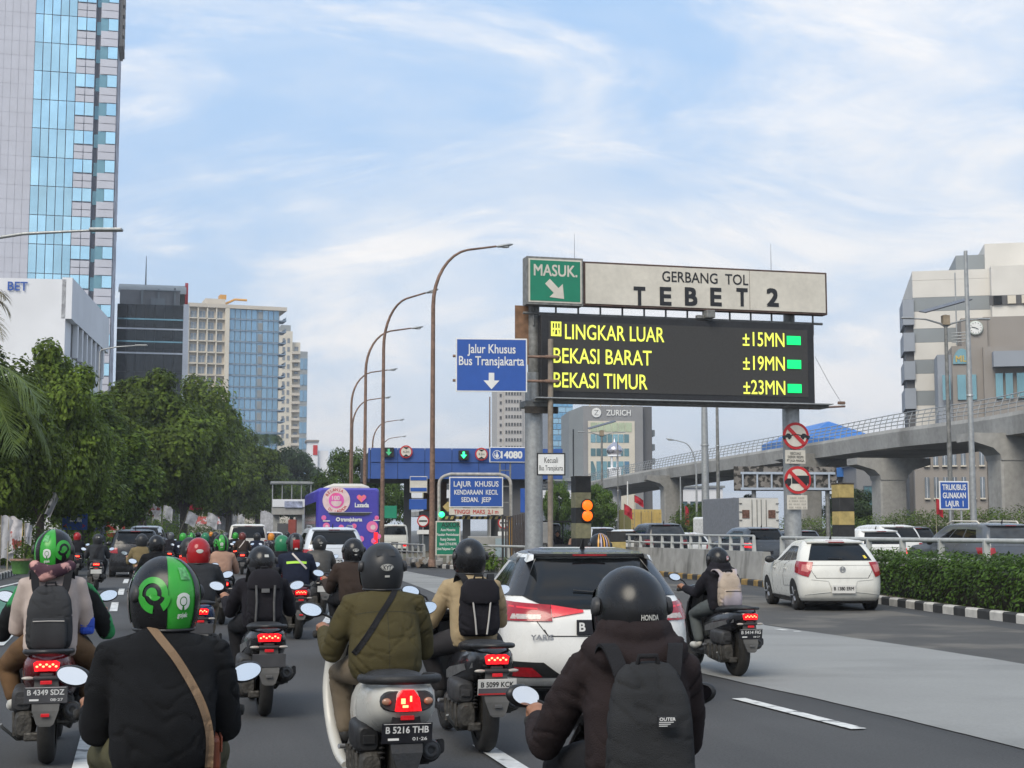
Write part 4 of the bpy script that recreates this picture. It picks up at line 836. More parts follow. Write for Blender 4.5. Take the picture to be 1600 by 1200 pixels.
# signs fixed on the right pole
def local(px, y): x = T(px); return x, ZB(px, y)
def no_sign(px, y, r, kind, label):
    p = W(px, y, gy+xr_*math.sin(A)-.1); o = thing('prohibition_sign', label, 'road sign', p, A-.12, 'round prohibition signs on the right gantry pole')
    b = MB(); b.disc((0,.06,0), X3, Z3, r, .03); b.box((0,.2,0), (.12,.3,.3)); b.build('red_ring', SIGNR, o); MB().disc((0,.022,0), X3, Z3, r*.80, .012).build('white_face', CREAMS, o)
    b = MB()
    if kind == 'truck': b.bb((-.24,0,-.14), (.44,.008,.17)); b.prism([(-.52,-.14),(-.27,-.14),(-.27,.06),(-.42,.06),(-.52,-.03)], (0,.006,0), X3, Z3, .006); b.disc((-.36,.004,-.16), X3, Z3, .07, .006); b.disc((.3,.004,-.16), X3, Z3, .07, .006)
    else:
        for s in (-1, 1):
            b.prism([(s*.18,-.07),(s*.55,-.07),(s*.55,.0),(s*.42,.02),(s*.36,.09),(s*.26,.09),(s*.2,.02),(s*.18,.0)][::s], (0,.006,0), X3, Z3, .006); b.disc((s*.27,.004,-.08), X3, Z3, .055, .006); b.disc((s*.47,.004,-.08), X3, Z3, .055, .006)
        b.tube([(-.2,.0,.02),(0,.0,.06),(.2,.0,.02)], .02, 5)
    b.build('vehicle_symbol', SIGNK, o); q = r*.86
    MB().prism([(-q*.707-.05,q*.707-.05),(-q*.707+.05,q*.707+.05),(q*.707+.05,-q*.707+.05),(q*.707-.05,-q*.707-.05)][::-1], (0,-.004,0), X3, Z3, .008).build('red_slash', SIGNR, o)
def plate(name, px, y, Y, w, h, lines, m, mt, label, rz=A, frame=None, cat='sign', group=None, back=.03, bold=.01, posts=None):
    """a flat board with its lettering; lines = (text, x, z, height, width)"""
    p = W(px, y, Y); o = thing(name, label, cat, p, rz, group)
    b = MB(); b.bb((-w/2,0,-h/2), (w/2,back,h/2), 0, min(.02, back*.4)); bo = b.build('board', frame or m, o)
    if frame: MB().bb((-w/2+.05,-.006,-h/2+.05), (w/2-.05,-.001,h/2-.05)).build('face', m, bo)
    for s, x, z, hh, ww in lines: MB().text(s, (x,-.012,z), X3, Z3, hh, ww, bold=bold).build('lettering', mt, bo)
    for x, r, mm in posts or []: MB().tube([(x,back+r,-p.z+.05),(x,back+r,h/2-.05)], r, 10).build('post', mm, o)
    return o
YP = gy+xr_*math.sin(A)-.1
no_sign(1244, 681, .52, 'car', 'round no towing sign, upper of the two on the right gantry pole')
no_sign(1247, 750, .53, 'truck', 'round no trucks sign, lower of the two on the right gantry pole')
plate('supplementary_plate', 1243, 714, YP, .84, .52, [('KECUALI',0,.14,.10,.42),('DEREK RESMI',0,0,.10,.64),('PT JASA MARGA',0,-.14,.10,.72)], CREAMS, SIGNK, 'small cream text plate between the two round signs', bold=.004)
plate('supplementary_plate', 1246, 785, YP, .84, .55, [('',0,0,.1,.1)][:0], CREAMS, SIGNK, 'small faded cream text plate below the no trucks sign')
o = bpy.data.objects['supplementary_plate.001']; b = MB()
for i in range(4):
    for k in range(11):
        if (k*7+i*3) % 5: b.bb((-.36+k*.066,-.012,.17-i*.12-.03), (-.36+k*.066+.045,-.008,.17-i*.12+.03))
b.build('faded_lettering', mat('faded_grey_print', (.42,.39,.34), .7), o)
plate('direction_sign', 768, 570.5, 53, 2.60, 1.96, [('Jalur Khusus',0,.60,.33,1.74),('Bus Transjakarta',0,.16,.33,2.36)], SIGNB, WHITEP, 'blue bus lane sign with white down arrow beside the message board', A*.35, WHITEP, bold=.008)
o = bpy.data.objects['direction_sign']; b = MB(); b.prism([(-.10,.30),(.10,.30),(.10,.02),(.29,.02),(0,-.30),(-.29,.02),(-.10,.02)][::-1], (0,-.012,-.58), X3, Z3, .008); b.build('arrow', WHITEP, o)
b = MB()
for z in (.33,-.56): b.tube([(-1.4,.08,z),(2.5,.08,z)], .05, 8)
b.box((2.2,.08,.33), (.5,.2,.12), 0, .04); b.box((2.2,.08,-.56), (.5,.2,.12), 0, .04); b.build('bracket', RUST, o)
MB().tube([(2.15,.2,-6.9),(2.18,.2,1.0)], .10, 12).build('post', mat('beige_pole', (.24,.20,.16), .7, var=.2), o)
plate('supplementary_plate', 861, 725.5, 52.2, 1.02, .80, [('Kecuali',0,.15,.2,.48),('Bus Transjakarta',0,-.13,.18,.84)], WHITEP, SIGNK, 'white plate with black border fixed to the thin beige post', A*.3, SIGNK, bold=.0)
bpy.data.objects['supplementary_plate.002'].location.y -= .1
plate('lane_sign', 744, 769, 66, 2.42, 1.36, [('LAJUR  KHUSUS',0,.37,.24,2.0),('KENDARAAN  KECIL',0,0,.21,1.95),('SEDAN.  JEEP',0,-.33,.21,1.32)], SIGNB, WHITEP, 'blue small vehicle lane sign hanging in the pipe portal', A*.3, WHITEP, bold=.012)
plate('height_plate', 744, 799.5, 66, 2.42, .30, [('TINGGI  MAKS  2,1 m',0,0,.18,1.98)], CREAMS, SIGNR, 'white height limit plate with red lettering under the blue lane sign', A*.3, bold=.008)
# pipe portal with the hazard beam
p = at(742, 66.6); t = thing('height_portal', 'white pipe portal with yellow and black hazard beam at the small vehicle lane', 'portal', (p.x, p.y, .1), A*.3)
hw = 1.62; ht = H(741, 66.6)-.1; b = MB(); pts = [(-hw,0,0),(-hw,0,ht-.45)]+[(-hw+.4-.4*math.cos(a),0,ht-.45+.4*math.sin(a)) for a in (.4,.8,1.2)]+[(-hw+.5,0,ht),(hw-.5,0,ht)]+[(hw-.4+.4*math.cos(a),0,ht-.45+.4*math.sin(a)) for a in (1.2,.8,.4)]+[(hw,0,ht-.45),(hw,0,0)]
b.tube(pts, .075, 10); b.build('pipe', mat('dirty_white_pipe', (.38,.36,.33), .6, var=.3, scale=5), t); MB().tube([(hw,0,0),(hw,0,H(812,66.6))], .10, 12).build('post_sleeve', mat('yellow_orange_paint', (.62,.34,.03), .6, var=.15), t)
b = MB(); zz = H(809,66.6)-.1
for i in range(26): x = -hw+i*2*hw/26; b.prism([(x,-.07),(x+2*hw/26,-.07),(x+2*hw/26+.06,.07),(x+.06,.07)], (0,-.05,zz), X3, Z3, .08, i % 2)
b.build('hazard_beam', [YELB, KERBK], t)
b = MB(); b.ell((-hw+.12,-.2,H(804,66.6)-.1), (.13,.08,.13)); b.build('green_signal', GREENL, t)
plate('service_sign', 794, 710.5, 92, 2.34, .96, [('14080',.22,0,.42,1.30)], SIGNB, WHITEP, 'blue sign with white hand icon and 14080 over the toll canopy', .1, WHITEP, bold=.03, back=.1)
o = bpy.data.objects['service_sign']; b = MB(); b.disc((-.70,-.012,0), X3, Z3, .28, .006, 0, .24); b.prism([(-.05,-.2),(.07,-.2),(.12,-.04),(.05,.04),(.02,.2),(-.03,.2),(-.04,.02),(-.1,-.06)], (-.70,-.012,0), X3, Z3, .006); b.prism([(-.17,-.1),(-.11,-.14),(-.12,.1),(-.16,.12)], (-.70,-.012,0), X3, Z3, .006); b.build('hand_icon', WHITEP, o)
b = MB()
for x in (-.55,.1): b.bb((x,.12,-6.3), (x+.1,.2,-.3))
for z in (-1,-2,-3): b.bb((-.5,.13,z), (.12,.18,z+.06))
b.build('post', DIRTS, o)
o = plate('service_board', 700, 841, 63, 1.06, 1.46, [('ASKOR',.12,.58,.22,.8)], SIGNG, SIGNK, 'leaning green service board with white lines of text on the island', A*.3, CREAMS, bold=.004)
for i, (s, w_) in enumerate((('Auto Motorist',.62),('Pasukan Pembebasan',.94),('Ruang Otomatis',.64),('Sistem CCTV & RTMS',.72),('Unit Pelayanan Terpadu',.92))): MB().text(s, (0,-.012,.36-i*.20), X3, Z3, .11, w_, bold=.012).build('lettering', WHITEP, o)
for x in (-.5,.56): MB().tube([(x,.2,-1.15),(x*.8,.03,.75)], .025, 8).build('leg', GALV, o)
plate('lane_sign', 1491, 774, 58, 1.22, 1.12, [('TRUK/BUS',0,.32,.22,.96),('GUNAKAN',0,0,.22,.94),('LAJUR  1',0,-.32,.22,.72)], SIGNB, WHITEP, 'square blue truck and bus lane sign beside the toll road', .12, WHITEP, bold=.014, posts=[(-.15,.04,GALV),(.3,.04,GALV)])
for px, y, Y, lab in ((661,814,70,'round red ringed bar sign left of the green board'),(787,817,72,'round red ringed bar sign under the hazard beam')):
    p = W(px, y, Y); o = thing('bar_sign', lab, 'road sign', p, .1); b = MB(); b.disc((0,.03,0), X3, Z3, .285, .03); b.build('red_ring', SIGNR, o); MB().disc((0,-.002,0), X3, Z3, .225, .012).build('white_face', WHITEP, o)
    MB().bb((-.19,-.03,-.03), (.19,-.016,.035)).build('black_bar', SIGNK, o); MB().tube([(0,.06,-p.z+.1),(0,.06,.2)], .03, 8).build('post', GALV, o); MB().bb((-.28,-.0,-.62), (.28,.02,-.42)).build('text_plate', WHITEP, o)
plate('toll_notice', 653, 788, 88, 1.05, .62, [('LAJUR  TOL',0,.1,.13,.7)][:0], SIGNB, WHITEP, 'small blue notice on the toll booth left of the tall brown post', .1)
plate('toll_notice', 654, 757, 90, 1.06, 1.0, [], CREAMS, WHITEP, 'cream notice panel with blue strips on the toll booth', .1)
o = bpy.data.objects['toll_notice.001']; b = MB(); b.bb((-.5,-.02,.25), (.5,-.01,.46)); b.bb((-.5,-.02,-.42), (.5,-.01,-.2)); b.build('blue_strip', SIGNB, o)
plate('warning_sign', 700, 792, 80, .42, .42, [], YELB, SIGNK, 'small yellow diamond sign left of the blue lane sign', .1).rotation_euler = (0, math.pi/4, .1)
plate('blue_notice', 824, 782, 74, .7, 1.2, [], SIGNB, WHITEP, 'narrow blue notice just left of the galvanised gantry pole', .1)
plate('green_notice', 609, 800, 95, .9, .8, [], SIGNG, WHITEP, 'small green notice board right of the bus', .1)
# stained back of a large panel behind the right gantry pole
p = W(1228, 748, 78); t = thing('panel_back', 'stained back of a wide sign panel on blue grey rails under the flyover', 'sign panel', p, .1); w = 164/FPX*78; h = 38/FPX*78
MB().bb((-w/2,.05,-h/2), (w/2,.15,h/2)).build('stained_sheet', mat('stained_sheet', (.22,.20,.18), .9, var=.3, scale=2, col2=(.03,.028,.025), lo=.46, hi=.56, scale2=4, detail=9), t)
b = MB(); PB = mat('pale_blue_frame', (.40,.45,.52), .6)
for z in (-h*.42, h*.22): b.bb((-w*.44,-.05,z-.05), (w*.48,.04,z+.07))
for i in range(7): x = -w*.42+i*w*.14; b.bb((x-.04,-.04,-h*.42), (x+.04,.03,h*.22))
b.build('rail_frame', PB, t)
for x in (-w*.3, w*.42): MB().tube([(x,.3,-p.z),(x,.3,h*.4)], .12, 10).build('post', DIRTS, t)
# ================================================================ boards, flags and pots along the left pavement
plate('bus_stop_board', 117, 815, 76, 1.24, .84, [], SIGNB, WHITEP, 'dark blue board with two white squares at the left pavement', .2, posts=[(-.4,.04,DARKP),(.4,.04,DARKP)])
o = bpy.data.objects['bus_stop_board']; b = MB()
for x in (-.13,.22): b.bb((x-.12,-.02,-.02), (x+.12,-.008,.26))
b.build('white_square', WHITEP, o); b = MB(); b.prism([(-.12,-.1),(.05,.0),(.05,-.06),(-.03,-.1),(.05,-.14),(.05,-.2)], (-.45,-.012,-.12), X3, Z3, .006); b.build('red_arrow', SIGNR, o); b = MB(); b.prism([(.12,-.1),(-.05,-.2),(-.05,-.14),(.03,-.1),(-.05,-.06),(-.05,.0)], (.42,-.012,-.12), X3, Z3, .006); b.build('red_arrow', SIGNR, o)
o = plate('campaign_board', 180, 817, 92, 1.18, 1.75, [('7.PRASETIYO',0,.60,.16,.74)], mat('campaign_red', (.42,.03,.025), .6, var=.15, scale=3), WHITEP, 'red and white campaign board with a portrait by the left pavement', .25, posts=[(-.4,.03,TWIG),(.4,.03,TWIG)])
b = MB(); b.bb((-.3,-.02,-.22), (.08,-.008,.34)); b.bb((-.4,-.02,-.62), (.34,-.008,-.46)); b.build('white_print', CREAMS, o)
b = MB(); b.ell((.26,-.012,.05), (.10,.012,.13)); b.build('portrait_face', SKIN, o); MB().prism([(-.19,-.3),(.19,-.3),(.15,-.05),(.05,.02),(-.05,.02),(-.15,-.05)], (.26,-.012,-.12), X3, Z3, .008).build('portrait_shirt', WHITEP, o)
p = at(34, 49, .15); t = thing('plant_pot', 'green round plant pot with brown rim on the left pavement', 'plant pot', p); t.scale = (.58,)*3
MB().lathe([(.40,0),(.44,.1),(.55,.72),(.6,.74),(.62,.86),(.55,.86),(.52,.74)], n=28, cap=True).build('pot', mat('green_pot_paint', (.10,.24,.06), .6, var=.2), t); MB().lathe([(.615,.75),(.63,.87),(.54,.875)], n=28).build('rim', RUST, t)
b = MB()
for i in range(9): a = i*2.4; b.tube([(.2*math.cos(a),.2*math.sin(a),.6),(.4*math.cos(a),.4*math.sin(a),1.7+.2*(i%3))], .018, 5)
b.build('plant_stem', TWIG, t); C = RNG.normal(size=(260,3))*np.array([.3,.3,.2])+np.array([0,0,1.35]); link('foliage', leaf_mesh('foliage', C, .14, LEAF[2]), t)
FLAGM = [mat('white_flag_cloth', (.44,.44,.46), .8, var=.25, scale=3, trans=.2), mat('printed_flag_cloth', (.45,.43,.44), .8, var=.3, col2=(.30,.06,.05), lo=.55, hi=.58, scale2=2.5), mat('red_flag_cloth', (.42,.02,.035), .8, var=.2, trans=.2), mat('blue_banner_cloth', (.10,.12,.28), .8, var=.35, scale=2)]
def flag(label, px, y, Y, w, h, m, lean=0, drop=.5, group=None, tip=0, name='flag'):
    p = W(px, y, Y); z0 = .12; t = thing(name, label, 'flag', (p.x, Y, z0), .1, group); hh = p.z-z0+tip
    MB().tube([(0,0,0),(lean,0,hh)], [.025,.015], 6).build('pole', mat('bamboo_pole', (.30,.26,.19), .7), t)
    b = MB(); n = 9; G_ = []
    for i in range(n):
        for k in range(7):
            u, v = i/(n-1), k/6; G_.append((lean*(1-v*h/hh*.8)+u*w*.9, .06*math.sin(u*7+v*3)+.03*math.sin(v*9), hh-.05-v*h-drop*u*w+.05*math.sin(u*5)*h))
    b.add(G_, [(i*7+k, i*7+k+1, (i+1)*7+k+1, (i+1)*7+k) for i in range(n-1) for k in range(6)], 0, True); b.build('cloth', m, t); return t
GF = 'campaign flags along the left pavement'
for px, y, Y, w, h, k, ln, lab in [(163,762,90,.95,.8,1,.5,'white printed flag above the red campaign board'),(213,786,100,.85,.75,1,.9,'white printed flag on a leaning stick right of the red board'),(237,784,112,.7,1.25,0,.1,'white drooping flag, left of a pair under the domed tree'),(252,786,118,.8,1.2,0,.2,'white drooping flag, right of a pair under the domed tree'),
        (272,798,125,.9,1.0,0,1.2,'white flag on a strongly leaning stick over the green helmets'),(318,800,160,1.2,1.4,0,.5,'small white flag before the dark trees'),(356,800,195,1.1,1.7,0,.3,'small white flag between trees and white van'),(26,768,62,.28,.9,0,1.5,'furled dull white flag on a leaning stick over the green pot'),(371,800,205,1,1.9,0,.1,'narrow white flag left of the white van'),(406,796,215,3.0,3.6,0,.1,'big rippling white banner flag above the white van')]:
    flag(lab, px, y, Y, w, h, FLAGM[k], ln, .35, GF)
flag('tall blue vertical banner beside the red campaign board', 149, 762, 88, .65, 2.6, FLAGM[3], 0, .0, None, name='banner')
flag('tall white vertical banner with blue print beside the blue banner', 158, 782, 87, .36, 2.4, mat('blue_print_cloth', (.42,.45,.55), .8, var=.5, scale=5), 0, 0, None, name='banner')
flag('white cloth banner hanging at the far left pavement edge', 2, 805, 52, .5, 1.5, FLAGM[0], 0, .1, None, name='banner')
flag('grey white cloth banner beside the green pot', 14, 806, 52, .5, 1.3, FLAGM[1], 0, .1, None, name='banner')
flag('yellow cloth pennant behind the green pot', 22, 812, 53, .35, .5, YELB, 0, .1, None, name='banner')
flag('white ribbon banner right above the green pot', 39, 816, 50, .25, .7, FLAGM[0], 0, .05, None, name='banner')
flag('big white banner hung under the trees above the riders', 332, 786, 185, 2.8, 3.4, FLAGM[0], 0, .0, None, name='banner')
flag('red flag with white stripe above the yellow container', 991, 772, 92, .65, .45, FLAGM[2], 0, .5)
flag('drooping red flag behind the yellow container', 975, 786, 96, .6, .7, FLAGM[2], 0, .5)
flag('drooping red flag beside the flyover column', 1070, 790, 108, .35, 1.5, FLAGM[2], 0, .5)
flag('red flag leaning behind the striped pillar', 1296, 789, 84, .8, 1.0, FLAGM[2], .5, .2)
flag('drooping red flag just left of the truck and bus lane sign', 1462, 778, 72, .4, .75, FLAGM[2], 0, .3)
flag('small red banner board under the trees', 296, 786, 150, 1.4, .7, FLAGM[2], 0, 0, None, name='banner')
# street stall with red and grey awning
p = at(318, 168, .15); t = thing('street_stall', 'street stall with red and white awning among the far riders', 'stall', p, .3)
b = MB(); b.add([(-1.9,-.8,2.1),(1.9,-.8,2.1),(1.7,0,2.9),(-1.2,0,3.0),(-1.9,1.2,2.2),(1.9,1.2,2.2)], [(0,1,2,3),(3,2,5,4),(0,3,4),(1,5,2)]); b.build('awning', mat('red_awning', (.30,.05,.04), .7, var=.4, col2=(.35,.35,.36), lo=.5, hi=.54, scale2=1), t)
for x in (-1.7,1.7): MB().tube([(x,-.7,0),(x,-.7,2.1)], .03, 6).build('leg', GALV, t)
MB().bb((-1.5,-.3,0), (1.5,.6,1.0)).build('counter', WHITEB, t)
p = at(457, 158, .0); t = thing('gate_post', 'red brick coloured gate post with grey block left of the bus', 'gate post', p); MB().bb((-.4,-.4,0), (.4,.4,2.7), 0, .03).build('post', mat('dull_red_post', (.33,.07,.05), .8), t); MB().bb((-1.6,-.2,0), (-.45,.3,2.3)).build('side_block', GREYD, t)
# bollards and small clutter of the toll island
p = at(770, 72, .14); t = thing('toll_barrier', 'grey concrete toll barrier block with blue grey panel', 'barrier', p, .1); MB().bb((-1.2,-.3,0), (2.6,.4,1.15), 0, .04).build('block', CONC, t); MB().bb((.1,-.34,.15), (2.4,-.305,1.05)).build('panel', mat('pale_blue_panel', (.30,.38,.42), .6), t); MB().text('E', (1.7,-.36,.4), X3, Z3, .35).build('lettering', SIGNK, t)
p = at(812, 62, .14); t = thing('screen_fence', 'dark vertical slat screen beside the galvanised pole', 'fence', p, .1); b = MB()
for i in range(13): b.bb((-.62+i*.1,0,.3), (-.54+i*.1,.03,2.0+i*.02))
b.build('slat_panel', mat('dark_slat', (.06,.05,.05), .8), t); MB().bb((-.75,.03,0), (-.66,.12,2.1)).build('post', DARKP, t)
p = at(851, 56, .14); t = thing('utility_box', 'small pale grey utility box on a post beside the galvanised pole', 'utility box', p); MB().bb((-.18,-.12,.95), (.18,.12,1.75), 0, .03).build('box', mat('pale_box', (.42,.40,.37), .6, var=.15), t); MB().tube([(0,0,0),(0,0,.95)], .05, 8).build('post', DIRTS, t)
t = thing('rubble_heap', 'heap of broken stone and litter on the island below the green board', 'rubble', at(668, 63, .14)); b = MB()
for i in range(60): b.box((random.uniform(-1.6,1.6), random.uniform(-.8,.8), random.uniform(.0,.16)), [random.uniform(.1,.35) for _ in range(3)], i % 2, .02, Matrix.Rotation(random.uniform(0,3),3,random.choice('XYZ')), 1)
b.build('broken_stone', [CONC, mat('rubble_brown', (.20,.16,.12), .9, var=.3)], t)
# ================================================================ vehicles
def pchip(xs, ys):
    n = len(xs); h = [xs[i+1]-xs[i] for i in range(n-1)]; d = [(ys[i+1]-ys[i])/h[i] for i in range(n-1)]; m = [d[0]]+[0 if d[i-1]*d[i] <= 0 else 2*d[i-1]*d[i]/(d[i-1]+d[i]) for i in range(1, n-1)]+[d[-1]]
    def f(x):
        x = min(max(x, xs[0]), xs[-1]); i = min(max([k for k in range(n-1) if xs[k] <= x]), n-2); t = (x-xs[i])/h[i]
        return (1+2*t)*(1-t)**2*ys[i]+t*(1-t)**2*h[i]*m[i]+t*t*(3-2*t)*ys[i+1]+t*t*(t-1)*h[i]*m[i+1]
    return f
STY = {   # height fraction, half width fraction, rear inset, front inset (m), corner radius
 'hatch': [(.13,.88,.14,.14,.2),(.20,.955,.04,.05,.26),(.32,.985,.0,.0,.3),(.46,1.0,.03,.02,.32),(.56,.985,.05,.08,.3),(.645,.96,.10,.22,.26),(.68,.94,.13,1.15,.24),(.80,.865,.30,1.55,.22),(.90,.785,.46,1.85,.2),(.965,.72,.60,2.1,.2),(1.0,.50,.95,2.4,.25)],
 'yaris': [(.13,.86,.16,.14,.22),(.20,.94,.05,.05,.30),(.32,.985,.0,.0,.36),(.46,1.0,.02,.02,.40),(.56,.985,.05,.08,.38),(.645,.95,.12,.22,.34),(.69,.92,.20,1.15,.32),(.80,.83,.40,1.55,.30),(.90,.74,.60,1.85,.27),(.965,.65,.76,2.1,.24),(1.0,.42,1.15,2.4,.22)],
 'mpv': [(.13,.88,.14,.14,.2),(.20,.96,.03,.05,.26),(.32,.99,.0,.0,.28),(.46,1.0,.02,.02,.28),(.56,.985,.04,.08,.26),(.63,.96,.07,.2,.24),(.67,.945,.10,1.0,.22),(.80,.88,.22,1.4,.2),(.91,.80,.35,1.75,.18),(.97,.73,.48,2.0,.18),(1.0,.52,.8,2.3,.22)],
 'van': [(.12,.92,.08,.1,.1),(.2,.98,.0,.03,.14),(.4,1,.0,.0,.16),(.55,.995,.0,.06,.16),(.62,.98,.01,.25,.16),(.8,.94,.04,.5,.16),(.93,.88,.09,.8,.16),(.975,.82,.16,1,.16),(1,.68,.35,1.2,.2)],
 'sedan': [(.13,.88,.14,.14,.2),(.2,.955,.04,.05,.26),(.32,.985,0,0,.28),(.48,1,.0,.02,.28),(.6,.98,.03,.1,.26),(.67,.95,.1,.3,.24),(.70,.93,.5,1.25,.22),(.82,.85,.85,1.65,.2),(.92,.76,1.1,2.0,.18),(.97,.7,1.3,2.2,.18),(1,.5,1.6,2.5,.2)]}
class Car:
    def __init__(s, L, Wd, Hh, sty, bow=.09):
        t = STY[sty]; z = [r[0]*Hh for r in t]; s.L, s.H, s.W, s.bow = L, Hh, Wd, bow
        s.w = pchip(z, [r[1]*Wd/2 for r in t]); s.yr = pchip(z, [r[2] for r in t]); s.yf = pchip(z, [L-r[3] for r in t]); s.r = pchip(z, [r[4] for r in t]); s.z0, s.zs = z[0], z
    def pt(s, u, z, off=0):
        g = 1 if u >= 0 else -1; a = abs(u); w, yr, yf, r = s.w(z), s.yr(z), s.yf(z), s.r(z); r = min(r, w*.6); bw = s.bow*((w-r)/w)**2
        if a <= 1: x = a*(w-r); y = yr+s.bow*(x/w)**2
        elif a <= 2: q = (a-1)*math.pi/2; x = w-r+r*math.sin(q); y = yr+bw+r*(1-math.cos(q))
        elif a <= 3: f = a-2; x = w; y = (yr+bw+r)*(1-f)+(yf-bw-r)*f
        elif a <= 4: q = (a-3)*math.pi/2; x = w-r+r*math.cos(q); y = yf-bw-r+r*math.sin(q)
        else: f = 5-a; x = f*(w-r); y = yf-s.bow*(x/w)**2
        p = Vector((g*x, y, z))
        if off: p += s.nrm(u, z)*off
        return p
    def nrm(s, u, z):
        e = .02; a = s.pt(u+e, z)-s.pt(u-e, z); b = s.pt(u, min(z+e, s.zs[-1]))-s.pt(u, max(z-e, s.zs[0])); n = a.cross(b); n.normalize()
        c = s.pt(u, z)-Vector((0, s.L/2, z)); return n if n.dot(c) > 0 else -n
    def patch(s, mb, q, m=0, off=.006, nu=8, nv=4):     # q: four (u, height fraction) corners, counter-clockwise seen from outside
        P = []
        for i in range(nu+1):
            for k in range(nv+1):
                a, c = i/nu, k/nv; u = (q[0][0]*(1-a)+q[1][0]*a)*(1-c)+(q[3][0]*(1-a)+q[2][0]*a)*c; z = ((q[0][1]*(1-a)+q[1][1]*a)*(1-c)+(q[3][1]*(1-a)+q[2][1]*a)*c)*s.H; P.append(s.pt(u, z, off))
        mb.add(P, [(i*(nv+1)+k, (i+1)*(nv+1)+k, (i+1)*(nv+1)+k+1, i*(nv+1)+k+1) for i in range(nu) for k in range(nv)], m, True)
        # a thin rim down to the body
        return mb
    def both(s, mb, q, m=0, off=.006, nu=8, nv=4):
        s.patch(mb, q, m, off, nu, nv); s.patch(mb, [(-u, z) for u, z in q][::-1], m, off, nv, nu); return mb
    def line(s, mb, pts, r=.004, m=0, off=.001, both=True):
        for g in ((1,-1) if both else (1,)):
            P = []
            for (u0,z0),(u1,z1) in zip(pts, pts[1:]):
                for i in range(7): a = i/6; P.append(s.pt(g*(u0+(u1-u0)*a), (z0+(z1-z0)*a)*s.H, off))
            mb.tube(P, r, 5, m)
PAINTS = {'white': paint('white_car_paint', (.70,.695,.67), .25), 'cream': paint('cream_white_paint', (.66,.65,.60), .3), 'black': paint('black_car_paint', (.010,.010,.012), .28), 'grey': paint('grey_car_paint', (.085,.095,.11), .2), 'silver': paint('silver_car_paint', (.42,.44,.47), .25), 'pearl': paint('pearl_car_paint', (.55,.58,.62), .2)}
PLK = mat('black_number_plate', (.012,.012,.016), .4, var=.1); PLW = mat('white_number_plate', (.62,.61,.58), .45, var=.06); PLG = mat('grey_number_plate', (.07,.07,.075), .5, var=.15)
WELL = mat('wheel_well_black', (.006,.006,.006), .9, var=0); RIM = mat('alloy_rim', (.30,.30,.31), .35, .8, var=.1)
def wheel(t, x, y, r, w, side):
    b = MB(); b.lathe([(r*.62,-w/2),(r*.9,-w/2),(r*.985,-w*.36),(r,-w*.2),(r,w*.2),(r*.985,w*.36),(r*.9,w/2),(r*.62,w/2)], (x,y,r), (1,0,0), 28); o = b.build('wheel', RUBBER, t)
    b = MB(); xo = x+side*w*.40; b.lathe([(r*.64,side*0),(r*.60,side*-.03),(r*.1,side*-.035),(.01,side*-.035)], (xo,y,r), (1,0,0), 24, 1)
    for k in range(5):
        a = k*1.2566; d = Vector((0,math.cos(a),math.sin(a))); c = Vector((xo,y,r)); b.tube([c+d*.03, c+d*r*.62], [.035,.05], 6, 0, flat=.5)
    b.build('rim', [RIM, DARKP], o); return o
